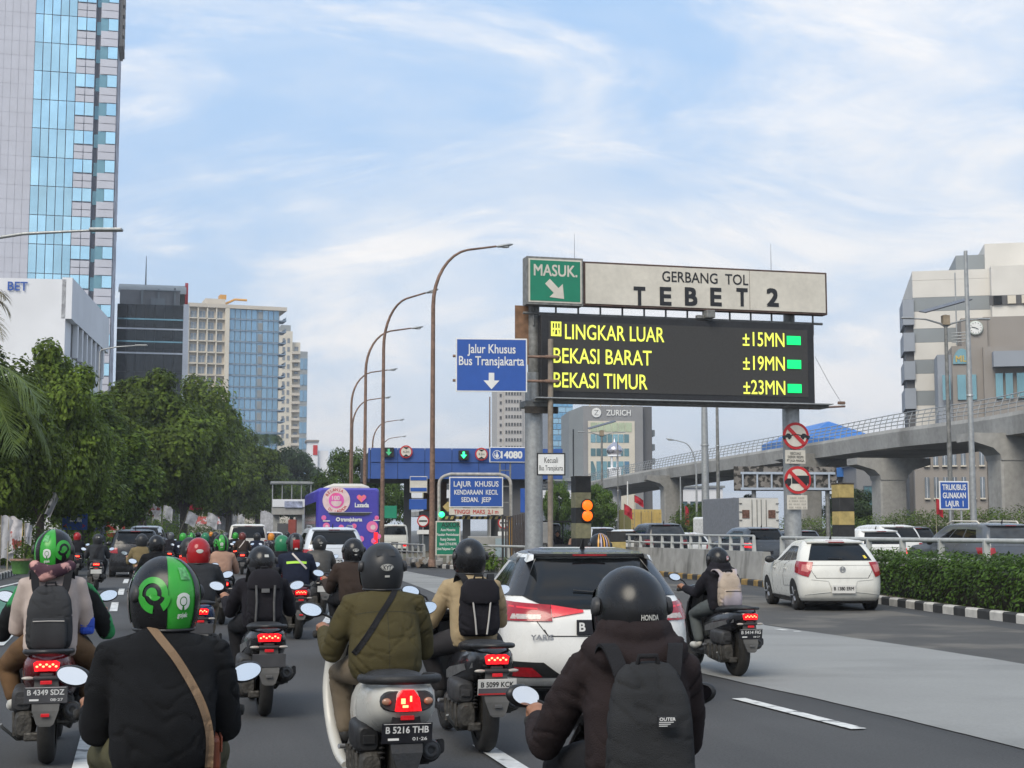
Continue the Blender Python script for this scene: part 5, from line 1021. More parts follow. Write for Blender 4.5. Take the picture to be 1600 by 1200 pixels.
def car(label, px, Y, L, Wd, Hh, sty, pnt, group=None, rot=A, plate=None, pm=None, name='parked_car', cat='car', lights=None, lm=None, kind='std', sp=1, rails=False, loc=None, win=None, wheels=True, bw=.09):
    far = loc is None; p = loc or at(px, Y); t = thing('car' if name == 'parked_car' else name, label, cat, (p[0], p[1], 0), rot, group); c = Car(L, Wd, Hh, sty, bw); P = PAINTS[pnt]
    us = sorted(set([-5+i*.2 for i in range(51)]+[g*(1+i/8) for g in (1,-1) for i in range(9)])); zz = []
    for a, b_ in zip(c.zs, c.zs[1:]): zz += [a+(b_-a)*k/3 for k in range(3)]
    zz.append(c.zs[-1]); us = us[1:]
    b = MB(); b.loft([[c.pt(u, z) for u in us] for z in zz], 0, True, True); b.build('body', P, t)
    # greenhouse
    g = .665 if sty in ('hatch','mpv','yaris') else .63 if sty == 'van' else .72
    b = MB(); q = [(-1.25,g+.035),(1.25,g+.035),(1.12,.925),(-1.12,.925)] if kind != 'yaris' else [(-1.42,.70),(1.42,.70),(1.35,.93),(-1.35,.93)]
    if kind == 'yaris': c.patch(b, [(-.86,.622),(.86,.622),(1.42,.70),(-1.42,.70)], 0, .007, 24, 4)
    c.patch(b, q, 0, .007, 24, 6); b.build('rear_window', win or GLASSD, t)
    b = MB(); f = .90 if sty != 'van' else .88
    for q in ([(2.10,g+.045),(2.36,g+.03),(2.36,f),(2.14,f-.01)], [(2.385,g+.03),(2.66,g+.02),(2.62,f),(2.385,f)], [(2.685,g+.02),(2.93,g+.02),(2.72,f-.005),(2.645,f)]):
        for k in (q, [(-u, z) for u, z in q][::-1]): c.patch(MB(), k).build('side_window', GLASSD, t)
    b = MB(); c.patch(b, [(4.2,g+.06),(5.0,g+.06),(5.0,.91),(4.2,.91)]); c.patch(b, [(-5.0,g+.06),(-4.2,g+.06),(-4.2,.91),(-5.0,.91)]); b.build('windscreen', GLASSD, t)
    b = MB(); uz = .15 if kind in ('yaris','brio') else .235; c.patch(b, [(-2.0,.135),(2.0,.135),(2.0,uz),(-2.0,uz)], 0, .006, 20, 2); c.both(b, [(2,.135),(3,.135),(3,.18),(2,.18)]); b.box((0,L/2,.2*Hh*.75), (Wd*.8,L*.8,.14)); b.build('underbody', DARKP, t)
    # arches and wheels
    r = .205*Hh if sty != 'van' else .16*Hh
    for y in (.185*L, .80*L):
        for s in (-1, 1):
            b = MB(); cz = r; P_ = [Vector((s*(c.w(r+.05)+.004), y, cz))]; R2 = r*1.2
            for k in range(15): a = math.pi*1.12*k/14-.06*math.pi; z = max(cz+R2*math.sin(a), c.z0+.01); P_.append(Vector((s*(c.w(z)+.005), y+R2*math.cos(a), z)))
            b.add(P_, [(0,k,k+1) if s < 0 else (0,k+1,k) for k in range(1, 15)]); b.build('wheel_arch', WELL, t)
            if wheels: wheel(t, s*(c.w(r)-.10+.018), y, r, .21, s)
    # lights
    for sg in (1, -1):
        for name_, mt, q in lights or [('tail_light', lm or REDD, [(.98,.50),(2.04,.52),(2.08,.62),(1.02,.615)])]:
            b = MB(); qq = q if sg > 0 else [(-u, z) for u, z in q][::-1]; c.patch(b, qq, 0, .014, 6, 6); b.build(name_, mt, t)
    # plate, seams, bumper line, wiper, handle, mirrors
    pz = {'yaris': .515, 'brio': .31}.get(kind, .40); pw, ph = (.43,.135) if pm is not PLW else (.47,.165)
    y = c.pt(0, pz*Hh).y; b = MB(); b.bb((-pw/2,y-.03,pz*Hh-ph/2), (pw/2,y-.008,pz*Hh+ph/2), 0, .006); o = b.build('number_plate', pm or PLK, t)
    if plate: MB().text(plate, (0,y-.033,pz*Hh+.012), X3, Z3, .065, pw*.84, bold=.02).build('lettering', WHITEP if pm is not PLW else SIGNK, o)
    b = MB(); c.line(b, [(0,.46),(1.0,.46),(1.05,.50)], .005); c.line(b, [(0,.635),(1.3,.635)], .003); c.line(b, [(1.3,.64),(1.0,.46)], .004); c.line(b, [(2.05,.35),(2.38,.33),(2.38,g+.02)], .004); c.line(b, [(2.38,.18),(2.70,.18),(2.72,g+.02)], .004); b.build('panel_seam', mat('panel_gap', (.03,.03,.03), .8, var=0), t)
    for s in (-1, 1):
        MB().ell((s*(c.w(.66*Hh)+.10), L*.655, .69*Hh), (.105,.06,.075)).build('side_mirror', P if pnt in ('black',) else BLACKP, t)
        for u in (() if far else (2.30, 2.62)): MB().tube([c.pt(s*u, .575*Hh, .02), c.pt(s*(u+.05), .575*Hh, .025)], .012, 6).build('door_handle', P, t)
    b = MB(); zr_ = .955*Hh; yr_ = c.yr(zr_)
    if sp: 
        wv = c.w(zr_)*.92; rings = []
        for i in range(13):
            x = -wv+2*wv*i/12; yb = c.bow*(x/c.w(zr_))**2; rings.append([(x,yr_+yb-.10,zr_-.012),(x,yr_+yb-.10,zr_+.012),(x,yr_+yb+.18,zr_+.035),(x,yr_+yb+.2,zr_-.01)])
        b.loft(rings, 0, sm=False); b.build('roof_spoiler', P if kind != 'yaris' else PAINTS['black'], t)
        MB().bb((-.16,yr_-.112,zr_-.008), (.16,yr_-.098,zr_+.008)).build('brake_lamp', REDD, t)
    b = MB(); a0 = c.pt(.0,(g+.05)*Hh,.02); b.tube([a0, c.pt(-.45,(g+.06)*Hh,.022)], .008, 5); b.box(a0, (.06,.04,.04), 0, .01); b.build('rear_wiper', BLACKP, t)
    MB().tube([(0,yr_+.35,Hh*.985),(0,yr_+.28,Hh*1.06)], [.03,.008], 6).build('antenna', BLACKP, t)
    if rails:
        for s in (-1,1): MB().tube([(s*Wd*.33,.9,Hh*.98),(s*Wd*.34,1.0,Hh*1.02),(s*Wd*.34,L*.5,Hh*1.03),(s*Wd*.33,L*.56,Hh*.99)], .022, 6).build('roof_rail', STEEL if rails == 1 else CREAMS, t)
    t['_c'] = 0; del t['_c']; return t, c
# --- the two near cars
REDM = mat('red_lens_dim', (.55,.02,.03), .2, emit=.25, var=.15, coat=.4)
LY = [('tail_light', REDD, [(.90,.55),(2.04,.55),(2.16,.675),(.90,.645)]), ('tail_light_bar', REDM, [(.30,.602),(.89,.572),(.89,.645),(.30,.615)]), ('clear_lens', CLEAR, [(1.0,.562),(1.6,.562),(1.56,.592),(1.0,.588)]), ('light_strip', REDM, [(1.0,.612),(1.9,.64),(1.95,.652),(1.0,.622)]), ('reflector', REDD, [(1.0,.212),(1.6,.212),(1.52,.27),(1.20,.27)])]
t, c = car('white hatchback with black rear spoiler and wraparound tail lights behind the hooded rider', 0, 0, 4.05, 1.73, 1.43, 'yaris', 'white', None, R(6), None, PLK, lights=LY, kind='yaris', loc=(.79,13.25), bw=.12)
for g_ in (1,-1): q = [(.62,.205),(1.9,.20),(1.62,.305),(1.02,.30)]; c.patch(MB(), q if g_ > 0 else [(-u,z) for u,z in q][::-1], 0, .004, 10, 6).build('bumper_insert', BLACKP, t)
b = MB(); c.patch(b, [(-.8,.13),(.8,.13),(.7,.20),(-.7,.20)], 0, .012, 12, 3); b.build('diffuser', BLACKP, t)
b = MB(); c.patch(b, [(-2.9,.962),(2.9,.962),(2.9,.995),(-2.9,.995)], 0, .004, 30, 3); b.build('black_roof', PAINTS['black'], t)
for g_ in (1,-1): q = [(1.38,.70),(2.12,.70),(2.16,.935),(1.38,.935)]; c.patch(MB(), q if g_ > 0 else [(-u,z) for u,z in q][::-1], 0, .0075, 8, 6).build('black_pillar', PAINTS['black'], t)
for g_ in (1,-1): q = [(2.08,.905),(2.75,.90),(2.62,.945),(2.12,.945)]; c.patch(MB(), q if g_ > 0 else [(-u,z) for u,z in q][::-1], 0, .03, 10, 3).build('window_visor', GLASSG, t)
for s in (-1,1): b = MB(); w_ = c.w(1.36); b.loft([[(s*w_*.93,.48,1.325),(s*w_*1.02,.60,1.30),(s*w_*1.02,.78,1.32),(s*w_*.93,.86,1.34)],[(s*w_*.91,.56,1.372),(s*w_*.97,.60,1.362),(s*w_*.95,.86,1.376),(s*w_*.9,.95,1.384)]], 0, sm=False); b.build('spoiler_end', PAINTS['white'], t)
yp = c.pt(0,.515*1.43).y; MB().text('B', (-.165,yp-.034,.515*1.43+.005), X3, Z3, .075, bold=.02).build('lettering', WHITEP, t)
MB().text('YARIS', (-.52,c.pt(-.52/.6,.455*1.43).y-.006,.455*1.43), X3, Z3, .045, .2, bold=.02).build('badge', STEEL, t)
LB = [('tail_light', REDD, [(1.30,.475),(2.04,.535),(2.06,.69),(1.02,.675)]), ('tail_lens_pale', mat('pale_red_lens', (.50,.16,.14), .2, coat=.5), [(1.30,.54),(1.62,.56),(1.58,.645),(1.18,.64)])]
t, c = car('small white hatchback on the ramp beside the clipped hedge', 0, 0, 3.75, 1.68, 1.42, 'hatch', 'cream', None, R(3), 'B 1380 ERM', PLW, lights=LB, kind='brio', loc=(6.52,29.2), bw=.10)
b = MB(); c.line(b, [(.42,.28),(.55,.42),(1.2,.44)], .008); c.line(b, [(.45,.27),(1.5,.23)], .008); b.build('bumper_crease', mat('crease_grey', (.45,.45,.42), .5), t)
b = MB(); yb = c.pt(0,.58*1.42).y-.012; b.disc((0,yb,.58*1.42), X3, Z3, .06, .012, 0, .045, 20); b.box((-.025,yb-.006,.825), (.014,.012,.075)); b.box((.025,yb-.006,.825), (.014,.012,.075)); b.box((0,yb-.006,.822), (.05,.012,.012)); b.build('badge', STEEL, t)
b = MB(); c.patch(b, [(.92,.725),(1.05,.73),(1.0,.77),(.9,.765)], 0, .012, 2, 2); b.build('yellow_sticker', mat('yellow_sticker', (.65,.50,.05), .5), t)
b = MB(); c.patch(b, [(-.45,.955),(.45,.955),(.45,.97),(-.45,.97)], 0, .01, 4, 2); b.build('high_brake_lamp', REDD, t)
# --- cars on the road ahead
G1, G2 = 'cars in the traffic ahead', 'cars on the toll road'
ON = [('tail_light', REDL, [(1.02,.50),(2.04,.52),(2.08,.62),(1.06,.615)])]
car('black hatchback among the riders at the left kerb', 212, 50, 4.0, 1.70, 1.62, 'mpv', 'black', G1, A, None, PLG)
car('dark blue grey minivan ahead of the black hatchback', 226, 68, 4.3, 1.72, 1.80, 'mpv', 'pearl', G1, A-.08)
car('pale silver large car behind the leather jacket rider', 524, 43, 4.7, 1.82, 1.68, 'mpv', 'pearl', G1, A-.03, '2130', PLK, rails=1)
car('white van far ahead among the riders', 388, 66, 4.6, 1.75, 1.86, 'van', 'cream', G1, AF)
car('small white car right of the white van', 424, 80, 4.0, 1.66, 1.5, 'hatch', 'white', G1, AF)
car('white minibus with red striped rear right of the bus', 617, 92, 4.7, 1.70, 1.95, 'van', 'cream', G1, A*.5, lights=[('tail_light', REDL, [(.75,.30),(1.9,.30),(1.9,.36),(.75,.36)])])
# --- toll road
car('silver pickup style car left on the toll road behind the hazard pillar', 945, 84, 4.8, 1.85, 1.76, 'mpv', 'silver', G2, AF)
car('white car with lit lamp behind the barrier wall railing', 997, 66, 4.3, 1.76, 1.62, 'mpv', 'white', G2, AF)
car('black off roader behind the barrier wall railing', 1045, 64, 4.5, 1.88, 1.90, 'mpv', 'black', G2, AF, win=GLASSG)
car('white sedan right of the black off roader on the toll road', 1086, 68, 4.5, 1.75, 1.48, 'hatch', 'white', G2, AF)
car('dark grey estate car left of the right gantry pole', 1200, 60, 4.6, 1.82, 1.72, 'mpv', 'grey', G2, AF, lights=ON)
car('white compact car with bright brake lights behind the striped pillar', 1384, 48, 4.2, 1.75, 1.63, 'mpv', 'white', G2, AF, lights=ON)
car('larger white car just ahead of the brake lit white car', 1412, 56, 4.7, 1.85, 1.80, 'mpv', 'white', G2, AF)
car('black compact car right of the white cars on the toll road', 1440, 62, 4.2, 1.75, 1.75, 'mpv', 'black', G2, AF, lights=ON)
car('dark grey off roader with pale roof rails at the right edge', 1590, 40.5, 4.6, 1.84, 1.80, 'mpv', 'grey', G2, AF+.05, rails=2, win=GLASSG)
car('dark car behind the railing near the right gantry pole', 1262, 70, 4.5, 1.78, 1.6, 'mpv', 'grey', G2, AF)
# --- trucks
def truck(label, px, Y, wd, h, zb, L, box_m, side_m, rot=AF, cab='white', name='box_truck'):
    p = at(px, Y); t = thing(name, label, 'truck', (p.x, Y, 0), rot); o = MB().bb((-wd/2,0,zb), (wd/2,L,h), 0, .03).build('cargo_box', side_m, t)
    b = MB(); b.bb((-wd/2+.02,-.03,zb+.02), (wd/2-.02,.0,h-.02)); d = b.build('rear_door', box_m, o); b = MB()
    for x in (-.4,-.12,.12,.4): b.tube([(x,-.05,zb+.1),(x,-.05,h-.1)], .018, 6)
    for z in np.linspace(zb+.3, h-.3, 5):
        for s in (-1,1): b.box((s*(wd/2-.08),-.05,z), (.16,.03,.05))
    b.build('door_bar', DIRTS, t)
    b = MB(); b.bb((-wd*.48,.02,zb-.2), (wd*.48,.2,zb-.03)); b.bb((-.4,.2,zb-.35), (.4,L+1.5,zb-.02)); b.build('chassis', DARKP, t)
    for s in (-1,1):
        MB().bb((s*wd*.46-.12,-.02,zb-.2), (s*wd*.46+.12,.015,zb-.08)).build('tail_light', REDD, t)
        for y in (1.2, L+.9): wheel(t, s*(wd/2-.2), y, .42, .3, s)
    b = MB(); b.bb((-wd*.44,L+.15,.6), (wd*.44,L+1.7,2.3), 0, .12); b.build('cab', PAINTS[cab], t); return t
t = truck('white box truck with grey side panel on the toll road', 1186, 76, 2.25, 3.25, .95, 4.5, mat('dirty_white_box', (.64,.62,.57), .6, var=.1, scale=2), mat('grey_box_side', (.17,.18,.20), .6), AF+.10)
for x in (-.75,.72): MB().bb((x-.2,-.06,2.2), (x+.2,-.04,2.62)).build('hazard_placard', mat('brown_placard', (.14,.07,.05), .7, var=.5, scale=12), t)
CY = mat('yellow_container', (.50,.36,.12), .7, var=.12, scale=2, var2=.1)
t = truck('yellow container truck beyond the black off roader', 1010, 108, 2.3, 3.1, .9, 4, CY, mat('olive_container_side', (.27,.25,.11), .7), AF-.02, name='container_truck')
b = MB()
for i in range(12): b.bb((-1.15+i*.2,-.07,1.0), (-1.07+i*.2,-.04,2.9))
b.build('door_rib', CY, t)
# pickup with people looking out
p = at(880, 63); t = thing('open_truck', 'dark open truck with people sitting behind the hazard pillar', 'truck', (p.x, 63, 0), A)
b = MB(); b.bb((-.95,0,.6), (.95,3.2,.75)); b.bb((-.95,0,.75), (-.88,3.2,1.0)); b.bb((.88,0,.75), (.95,3.2,1.0)); b.bb((-.95,-.05,.75), (.95,.02,.98)); b.build('load_bed', DARKP, t)
b = MB(); b.bb((-.9,3.3,.55), (.9,5,1.9), 0, .12); b.build('cab', PAINTS['black'], t); b = MB()
for s in (-1,1):
    for y in (.1,3.1): b.tube([(s*.9,y,1),(s*.9,y,1.95)], .03, 6)
b.bb((-.95,0,1.93), (.95,3.2,1.99)); b.build('canopy_frame', BLACKP, t)
for s in (-1,1):
    for y in (.8,4.1): wheel(t, s*.8, y, .36, .22, s)
# --- the bus
BUSB = mat('bus_violet_blue', (.055,.045,.36), .35, coat=.3, var=.05, var2=.08); PINK = mat('bus_pink_print', (.75,.16,.36), .5, var=.1); PPAL = mat('bus_pale_pink', (.72,.55,.55), .5); HOTP = mat('bus_hot_pink', (.80,.10,.22), .5, col2=(.75,.12,.45), lo=.45, hi=.55, scale2=.8)
p = at(546, 60); t = thing('city_bus', 'violet blue city bus with pink advert circle on its rear', 'bus', (p.x-.05, 60, 0), R(10.5))
bw_, bh = 2.52, 3.30; b = MB(); rings = []
def rr(w, z0, z1, y, r=.16):
    P = []
    for cx, cz, a0 in ((w/2-r,z0+r,-90),(w/2-r,z1-r,0),(-w/2+r,z1-r,90),(-w/2+r,z0+r,180)):
        for k in range(5): a = R(a0+k*22.5); P.append(Vector((cx+r*math.cos(a), y, cz+r*math.sin(a))))
    return P
b.loft([rr(bw_-.16,.42,bh-.08,-.02), rr(bw_,.36,bh,.08), rr(bw_,.36,bh,11.5), rr(bw_-.2,.4,bh-.15,11.8)]); b.build('body', BUSB, t)
b = MB(); b.bb((-bw_/2-.012,.9,1.35), (-bw_/2+.02,11,2.75)); b.bb((bw_/2-.02,.9,1.35), (bw_/2+.012,11,2.75)); b.build('side_window', GLASSD, t)
for i in range(6): b = MB(); y = 1.2+i*1.7; b.bb((-bw_/2-.016,y,.6), (-bw_/2-.004,y+.8,1.3)); b.build('side_print', PINK if i % 2 else HOTP, t)
b = MB(); b.loft([[Vector((x*1.9/2*f, y, bh-.03+z)) for x, z in ((-1,0),(-.9,.12*g),(-.6,.22*g),(.6,.22*g),(.9,.12*g),(1,0))] for y, f, g in ((.25,.95,.5),(.6,1,1),(3.4,1,1),(3.8,.95,.4))]); b.bb((-.45,.15,bh), (.45,.3,bh+.07)); b.build('roof_unit', CREAMS, t)
fc = -.045
def bc(px, y): return ((px-540)/FPX*60*1.0, fc, H(y, 60))
x_, y_, z_ = bc(521, 782); cx, cz = x_, z_
b = MB(); b.disc((cx,fc+.005,cz), X3, Z3, .555, .012, n=40); ad = b.build('advert_circle', PPAL, t)
b = MB(); b.disc((cx,fc-.012,cz), X3, Z3, .31, .006, n=36); b.build('pink_disc', HOTP, ad)
b = MB(); b.text('100', (cx-.02,fc-.022,cz+.10), X3, Z3, .16, .30, bold=.03); b.disc((cx,fc-.02,cz-.03), X3, Z3, .22, .004, 0, .19, 16, math.pi*1.05, math.pi*1.95); b.prism([(.2*math.cos(a), .2*math.sin(a)) for a in [math.pi+math.pi*i/10 for i in range(11)]], (cx,fc-.02,cz-.03), X3, Z3, .004); b.build('smile_print', PPAL, ad)
def arc_text(s, r, a_mid, da, h, flip=1):
    b = MB(); n = len(s)
    for i, ch in enumerate(s):
        if ch == ' ': continue
        a = a_mid-flip*(i-(n-1)/2)*da; e = Vector((math.cos(a),0,math.sin(a))); u = Vector((math.sin(a),0,-math.cos(a)))*flip
        b.text(ch, Vector((cx,fc-.012,cz))+e*r, u, e*flip, h, bold=.01)
    return b
arc_text('BELANJA', .44, math.pi/2+.25, .26, .115).build('lettering', SIGNR, ad); arc_text('DI LAZADA', .44, -math.pi/2+.15, .2, .105, -1).build('lettering', SIGNR, ad)
x_, y_, z_ = bc(560, 779); b = MB(); hp2 = [(0,-.16),(.19,.02),(.19,.10),(.10,.16),(0,.10),(-.10,.16),(-.19,.10),(-.19,.02)]; b.prism(hp2, (x_,fc,z_), X3, Z3, .01); b.build('heart_emblem', mat('heart_orange_pink', (.85,.20,.18), .5, col2=(.8,.1,.45), lo=.48, hi=.55, scale2=3), t)
MB().text('Lazada', (x_+.02,fc-.002,bc(0,789)[2]), X3, Z3, .17, .56, bold=.03).build('lettering', WHITEP, t)
b = MB(); z0_ = H(803.5,60); b.prism([(-.82,.06),(.82,.06),(.82,.0),(.55,-.05),(-.55,-.05),(-.82,.0)], (.05,fc,z0_), X3, Z3, .02); b.build('vent_grille', DARKP, t); b = MB(); b.bb((-.82,fc-.03,z0_+.06), (.95,fc-.01,z0_+.085)); b.build('vent_trim', STEEL, t)
MB().text('transjakarta', (.12,fc-.002,H(811.5,60)), X3, Z3, .15, .86, bold=.025).build('lettering', WHITEP, t); MB().disc((-.42,fc-.002,H(811.5,60)), X3, Z3, .085, .006, 0, .04).build('emblem', WHITEP, t)
for px, y, r in ((502,809,.10),(584,809,.09),(506,822,.14),(529,824,.11),(549,822,.10),(577,823,.23),(580,845,.12),(587,838,.11),(512,838,.13),(560,842,.12)):
    b = MB(); x_, _, z_ = bc(px, y); b.disc((x_,fc,z_), X3, Z3, r, .008, n=20); o = b.build('pink_print', PINK, t); MB().disc((x_+r*.15,fc-.01,z_-r*.1), X3, Z3, r*.45, .004, n=14).build('print_detail', PPAL if r > .12 else HOTP, o)
for px, y in ((506,814),(584,813)): b = MB(); x_, _, z_ = bc(px, y); b.bb((x_-.14,fc-.004,z_-.02), (x_+.14,fc,z_+.02)); b.build('white_print', WHITEP, t)
for s in (-1,1):
    b = MB(); b.bb((s*1.12-.08,fc-.01,1.0), (s*1.12+.08,fc+.02,1.5)); b.build('tail_light', REDL if s > 0 else REDD, t)
    for y in (2.6,8.8): wheel(t, s*(bw_/2-.2), y, .48, .28, s)
b = MB(); b.bb((-.5,fc-.02,.62), (.5,fc,.95)); b.bb((-1.2,-.1,.36), (1.2,.0,.56)); b.build('rear_bumper', DARKP, t)
# ================================================================ motor scooters
SIGNW = WHITEP
BP = {'black': paint('black_scooter_paint', (.012,.012,.014), .2), 'white': paint('white_scooter_paint', (.50,.49,.45), .3), 'red': paint('dark_red_scooter_paint', (.10,.008,.012), .22), 'blue': paint('blue_scooter_paint', (.03,.055,.12), .22), 'grey': paint('grey_scooter_paint', (.06,.06,.062), .35)}
SEATM = mat('seat_vinyl', (.014,.014,.015), .55, var=.2, bump=.15, bscale=120)
def tailsec(y, z, hw, hh, e=2.6, n=20):
    P = []
    for k in range(n):
        a = 2*math.pi*k/n; ca, sa = math.cos(a), math.sin(a); P.append(Vector((hw*math.copysign(abs(ca)**(2/e), ca), y, z+hh*math.copysign(abs(sa)**(2/e), sa))))
    return P
def scooter_parts(col, style='std', plate_m=None, mz=1.06, lampw=.085, lean=0, far=False, rack=True, toe=0):
    """returns [(name, MB, mats, children)] in scooter space: +y forward, origin on the ground under the rear axle"""
    Pn = BP[col]; out = []
    def part(nm, b, m, ch=()): out.append((nm, b, m, list(ch)))
    r = .285
    b = MB(); b.lathe([(r*.66,-.052),(r*.8,-.058),(r*.93,-.05),(r*.985,-.028),(r,0),(r*.985,.028),(r*.93,.05),(r*.8,.058),(r*.66,.052)], (0,0,r), (1,0,0), 32)
    b2 = MB(); b2.lathe([(r*.68,-.045),(r*.6,-.03),(r*.2,-.04),(.02,-.045)], (0,0,r), (1,0,0), 20); b2.lathe([(.02,.045),(r*.2,.04),(r*.6,.03),(r*.68,.045)], (0,0,r), (1,0,0), 20)
    part('rear_wheel', b, RUBBER, [('rim', b2, DIRTY)])
    b = MB(); b.lathe([(r*.66,-.045),(r*.8,-.05),(r*.95,-.04),(r,0),(r*.95,.04),(r*.8,.05),(r*.66,.045)], (0,1.27,r), (1,0,0), 24); b2 = MB(); b2.lathe([(r*.68,-.04),(.02,-.04)], (0,1.27,r), (1,0,0), 16); b2.lathe([(.02,.04),(r*.68,.04)], (0,1.27,r), (1,0,0), 16); part('front_wheel', b, RUBBER, [('rim', b2, DIRTY)])
    # tail body
    b = MB()
    if style == 'round': secs = [(-.40,.69,.06,.05),(-.37,.675,.135,.095),(-.28,.66,.178,.135),(-.12,.63,.20,.165),(.10,.59,.205,.19),(.35,.56,.20,.19),(.58,.52,.17,.18),(.66,.50,.12,.15)]
    else: secs = [(-.385,.70,.05,.035),(-.36,.69,.10,.07),(-.28,.675,.145,.11),(-.14,.645,.168,.14),(.08,.605,.178,.165),(.32,.56,.185,.175),(.56,.52,.165,.17),(.66,.50,.12,.15)]
    b.loft([tailsec(*s) for s in secs]); b2 = MB()
    for s in (-1,1): b2.loft([[Vector((s*(hw+.004), y, z+dz)) for y, z, hw, dz in ((-.26,.65,.142,-.02),(-.05,.62,.170,-.03),(.3,.56,.187,-.05),(.5,.53,.17,-.04))], [Vector((s*(hw+.006), y, z+dz)) for y, z, hw, dz in ((-.26,.65,.142,.015),(-.05,.62,.171,.02),(.3,.56,.188,.03),(.5,.53,.17,.02))]], 0, False, False, True, False)
    part('tail_body', b, Pn, [('side_stripe', b2, DARKP if col != 'black' else GREYP)] if style != 'round' else [])
    # seat
    b = MB(); b.loft([tailsec(y, z, hw, hh, 3) for y, z, hw, hh in ((-.30,.765,.06,.02),(-.26,.77,.12,.035),(-.05,.765,.145,.045),(.15,.755,.145,.045),(.3,.735,.135,.045),(.5,.715,.11,.045),(.6,.70,.07,.03))]); part('seat', b, SEATM)
    # grab rail
    b = MB(); w = .155 if style != 'round' else .205; b.tube(smooth_poly([(-w*.9,.05,.76),(-w,-.15,.775),(-w*.8,-.33,.785),(0,-.415,.79),(w*.8,-.33,.785),(w,-.15,.775),(w*.9,.05,.76)], 4), .018 if style != 'round' else .026, 8); part('grab_rail', b, BLACKP if col != 'white' else SEATM)
    # lamp cluster
    lw = lampw; yl = -.385 if style != 'round' else -.395; b = MB(); c2 = MB(); zc = .695
    if style == 'round':
        b.prism([(-lw*.95,-.05),(lw*.95,-.05),(lw*.8,.02),(lw*.4,.062),(-lw*.4,.062),(-lw*.8,.02)], (0,yl-.012,zc-.02), X3, Z3, .03)
        for x, z, w_, h_ in ((-.03,0,.022,.028),(-.018,-.028,.03,.012),(.012,.012,.01,.03)): c2.box((x,yl-.046,zc-.015+z), (w_,.008,h_))
    else:
        b.prism([(-lw*.9,-.032),(lw*.9,-.032),(lw,.02),(lw*.75,.034),(-lw*.75,.034),(-lw,.02)], (0,yl+.015,zc), X3, Z3, .035)
        for i in range(7): x = (i-3)*lw*.24; c2.ell((x,yl-.022,zc+.004+(.007 if i % 2 else -.006)), (.009,.006,.007), nu=8, nv=5)
    part('tail_light', b, REDL, [('led_cluster', c2, REDH)])
    b = MB()
    if style == 'round':
        b.loft([tailsec(yl+.02, zc-.02, .15, .065), tailsec(yl-.004, zc-.02, .14, .056)]); part('lamp_surround', b, DARKP); b = MB()
        for s in (-1,1): q = MB(); q.ell((s*.115,yl-.008,zc-.02), (.026,.014,.02)); part('indicator', q, mat('smoked_amber_lens', (.32,.16,.10), .15, coat=.5))
    else:
        for s in (-1,1): q = MB(); q.ell((s*.118,-.375,.615), (.042,.018,.013)); part('indicator', q, mat('pale_indicator_lens', (.36,.33,.29), .25, var=.15, coat=.4))
        b.box((0,-.37,.615), (.17,.05,.028), 0, .01); b.box((0,-.36,.635), (.09,.06,.03), 0, .01); part('indicator_bar', b, DARKP)
    b = MB(); b.box((0,-.402,.575+.012), (.075,.012,.024), 0, .003); part('reflector', b, REFLR)
    # plate holder, plate, mudguard
    zp = .505; ta = .16; pR = Matrix.Rotation(-ta, 3, 'X'); b = MB(); b.box((0,-.395,zp), (.278,.006,.112), 0, .002, Matrix.Rotation(ta,3,'X')); part('number_plate', b, plate_m or PLK)
    b = MB(); b.loft([[Vector((x*w_,y,z)) for x in (-1,1)]+[Vector((x*w_,y+.02,z)) for x in (1,-1)] for w_, y, z in ((.075,-.37,.60),(.09,-.375,.46),(.085,-.405,.40),(.055,-.42,.315),(.035,-.42,.30))], sm=False); part('mudguard', b, mat('faded_mudguard', (.085,.083,.08), .7, var=.25) if col != 'white' else BLACKP)
    b = MB(); b.box((0,-.428,.375), (.055,.01,.022), 0, .003)
    if style != 'round': part('lower_reflector', b, REFLR if col == 'red' else GREYP)
    # engine, airbox, muffler, shocks
    b = MB(); b.loft([tailsec(y, z, hw, hh, 3) for y, z, hw, hh in ((-.13,.28,.05,.07),(-.10,.28,.065,.105),(.1,.27,.07,.115),(.35,.29,.07,.11),(.48,.30,.05,.09))]); b.v = [(x-.15, y, z) for x, y, z in b.v]
    for k in range(4): b.tube([(-.215,-.06+k*.12,.2),(-.222,-.05+k*.12,.36)], .014, 6)
    b.box((-.10,-.12,.2), (.10,.05,.06), 0, .012); b.box((.06,.25,.34), (.2,.3,.2), 0, .04); part('engine_case', b, DIRTY)
    b = MB(); b.loft([tailsec(y, z, hw, hh, 4) for y, z, hw, hh in ((-.12,.44,.05,.06),(-.10,.44,.072,.08),(.15,.45,.075,.085),(.24,.45,.06,.07))]); b.v = [(x-.165, y, z) for x, y, z in b.v]; b.box((-.165,-.13,.44), (.07,.012,.05), 0, .004); part('air_box', b, DARKP if col != 'white' else BLACKP)
    b = MB(); pts = [(.165,-.23,.385),(.165,-.20,.38),(.165,0,.34),(.16,.2,.29)]; b.tube(pts, [.052,.064,.066,.05], 16); b.tube([(.16,.2,.28),(.13,.4,.2),(.05,.55,.22)], .018, 8); ch = MB(); ch.lathe([(.045,0),(.045,.006),(.02,.008),(.02,-.02),(.001,-.02)], (.165,-.232,.385), (0,-1,.15), 16); c3 = MB(); c3.loft([tailsec(y, z, .018, hh, 3) for y, z, hh in ((-.19,.40,.04),(0,.36,.05),(.15,.32,.04))]); c3.v = [(x+.232, y, z) for x, y, z in c3.v]
    part('muffler', b, DIRTY if col != 'white' else BLACKP, [('exhaust_cap', ch, DARKP), ('heat_shield', c3, BLACKP)])
    b = MB()
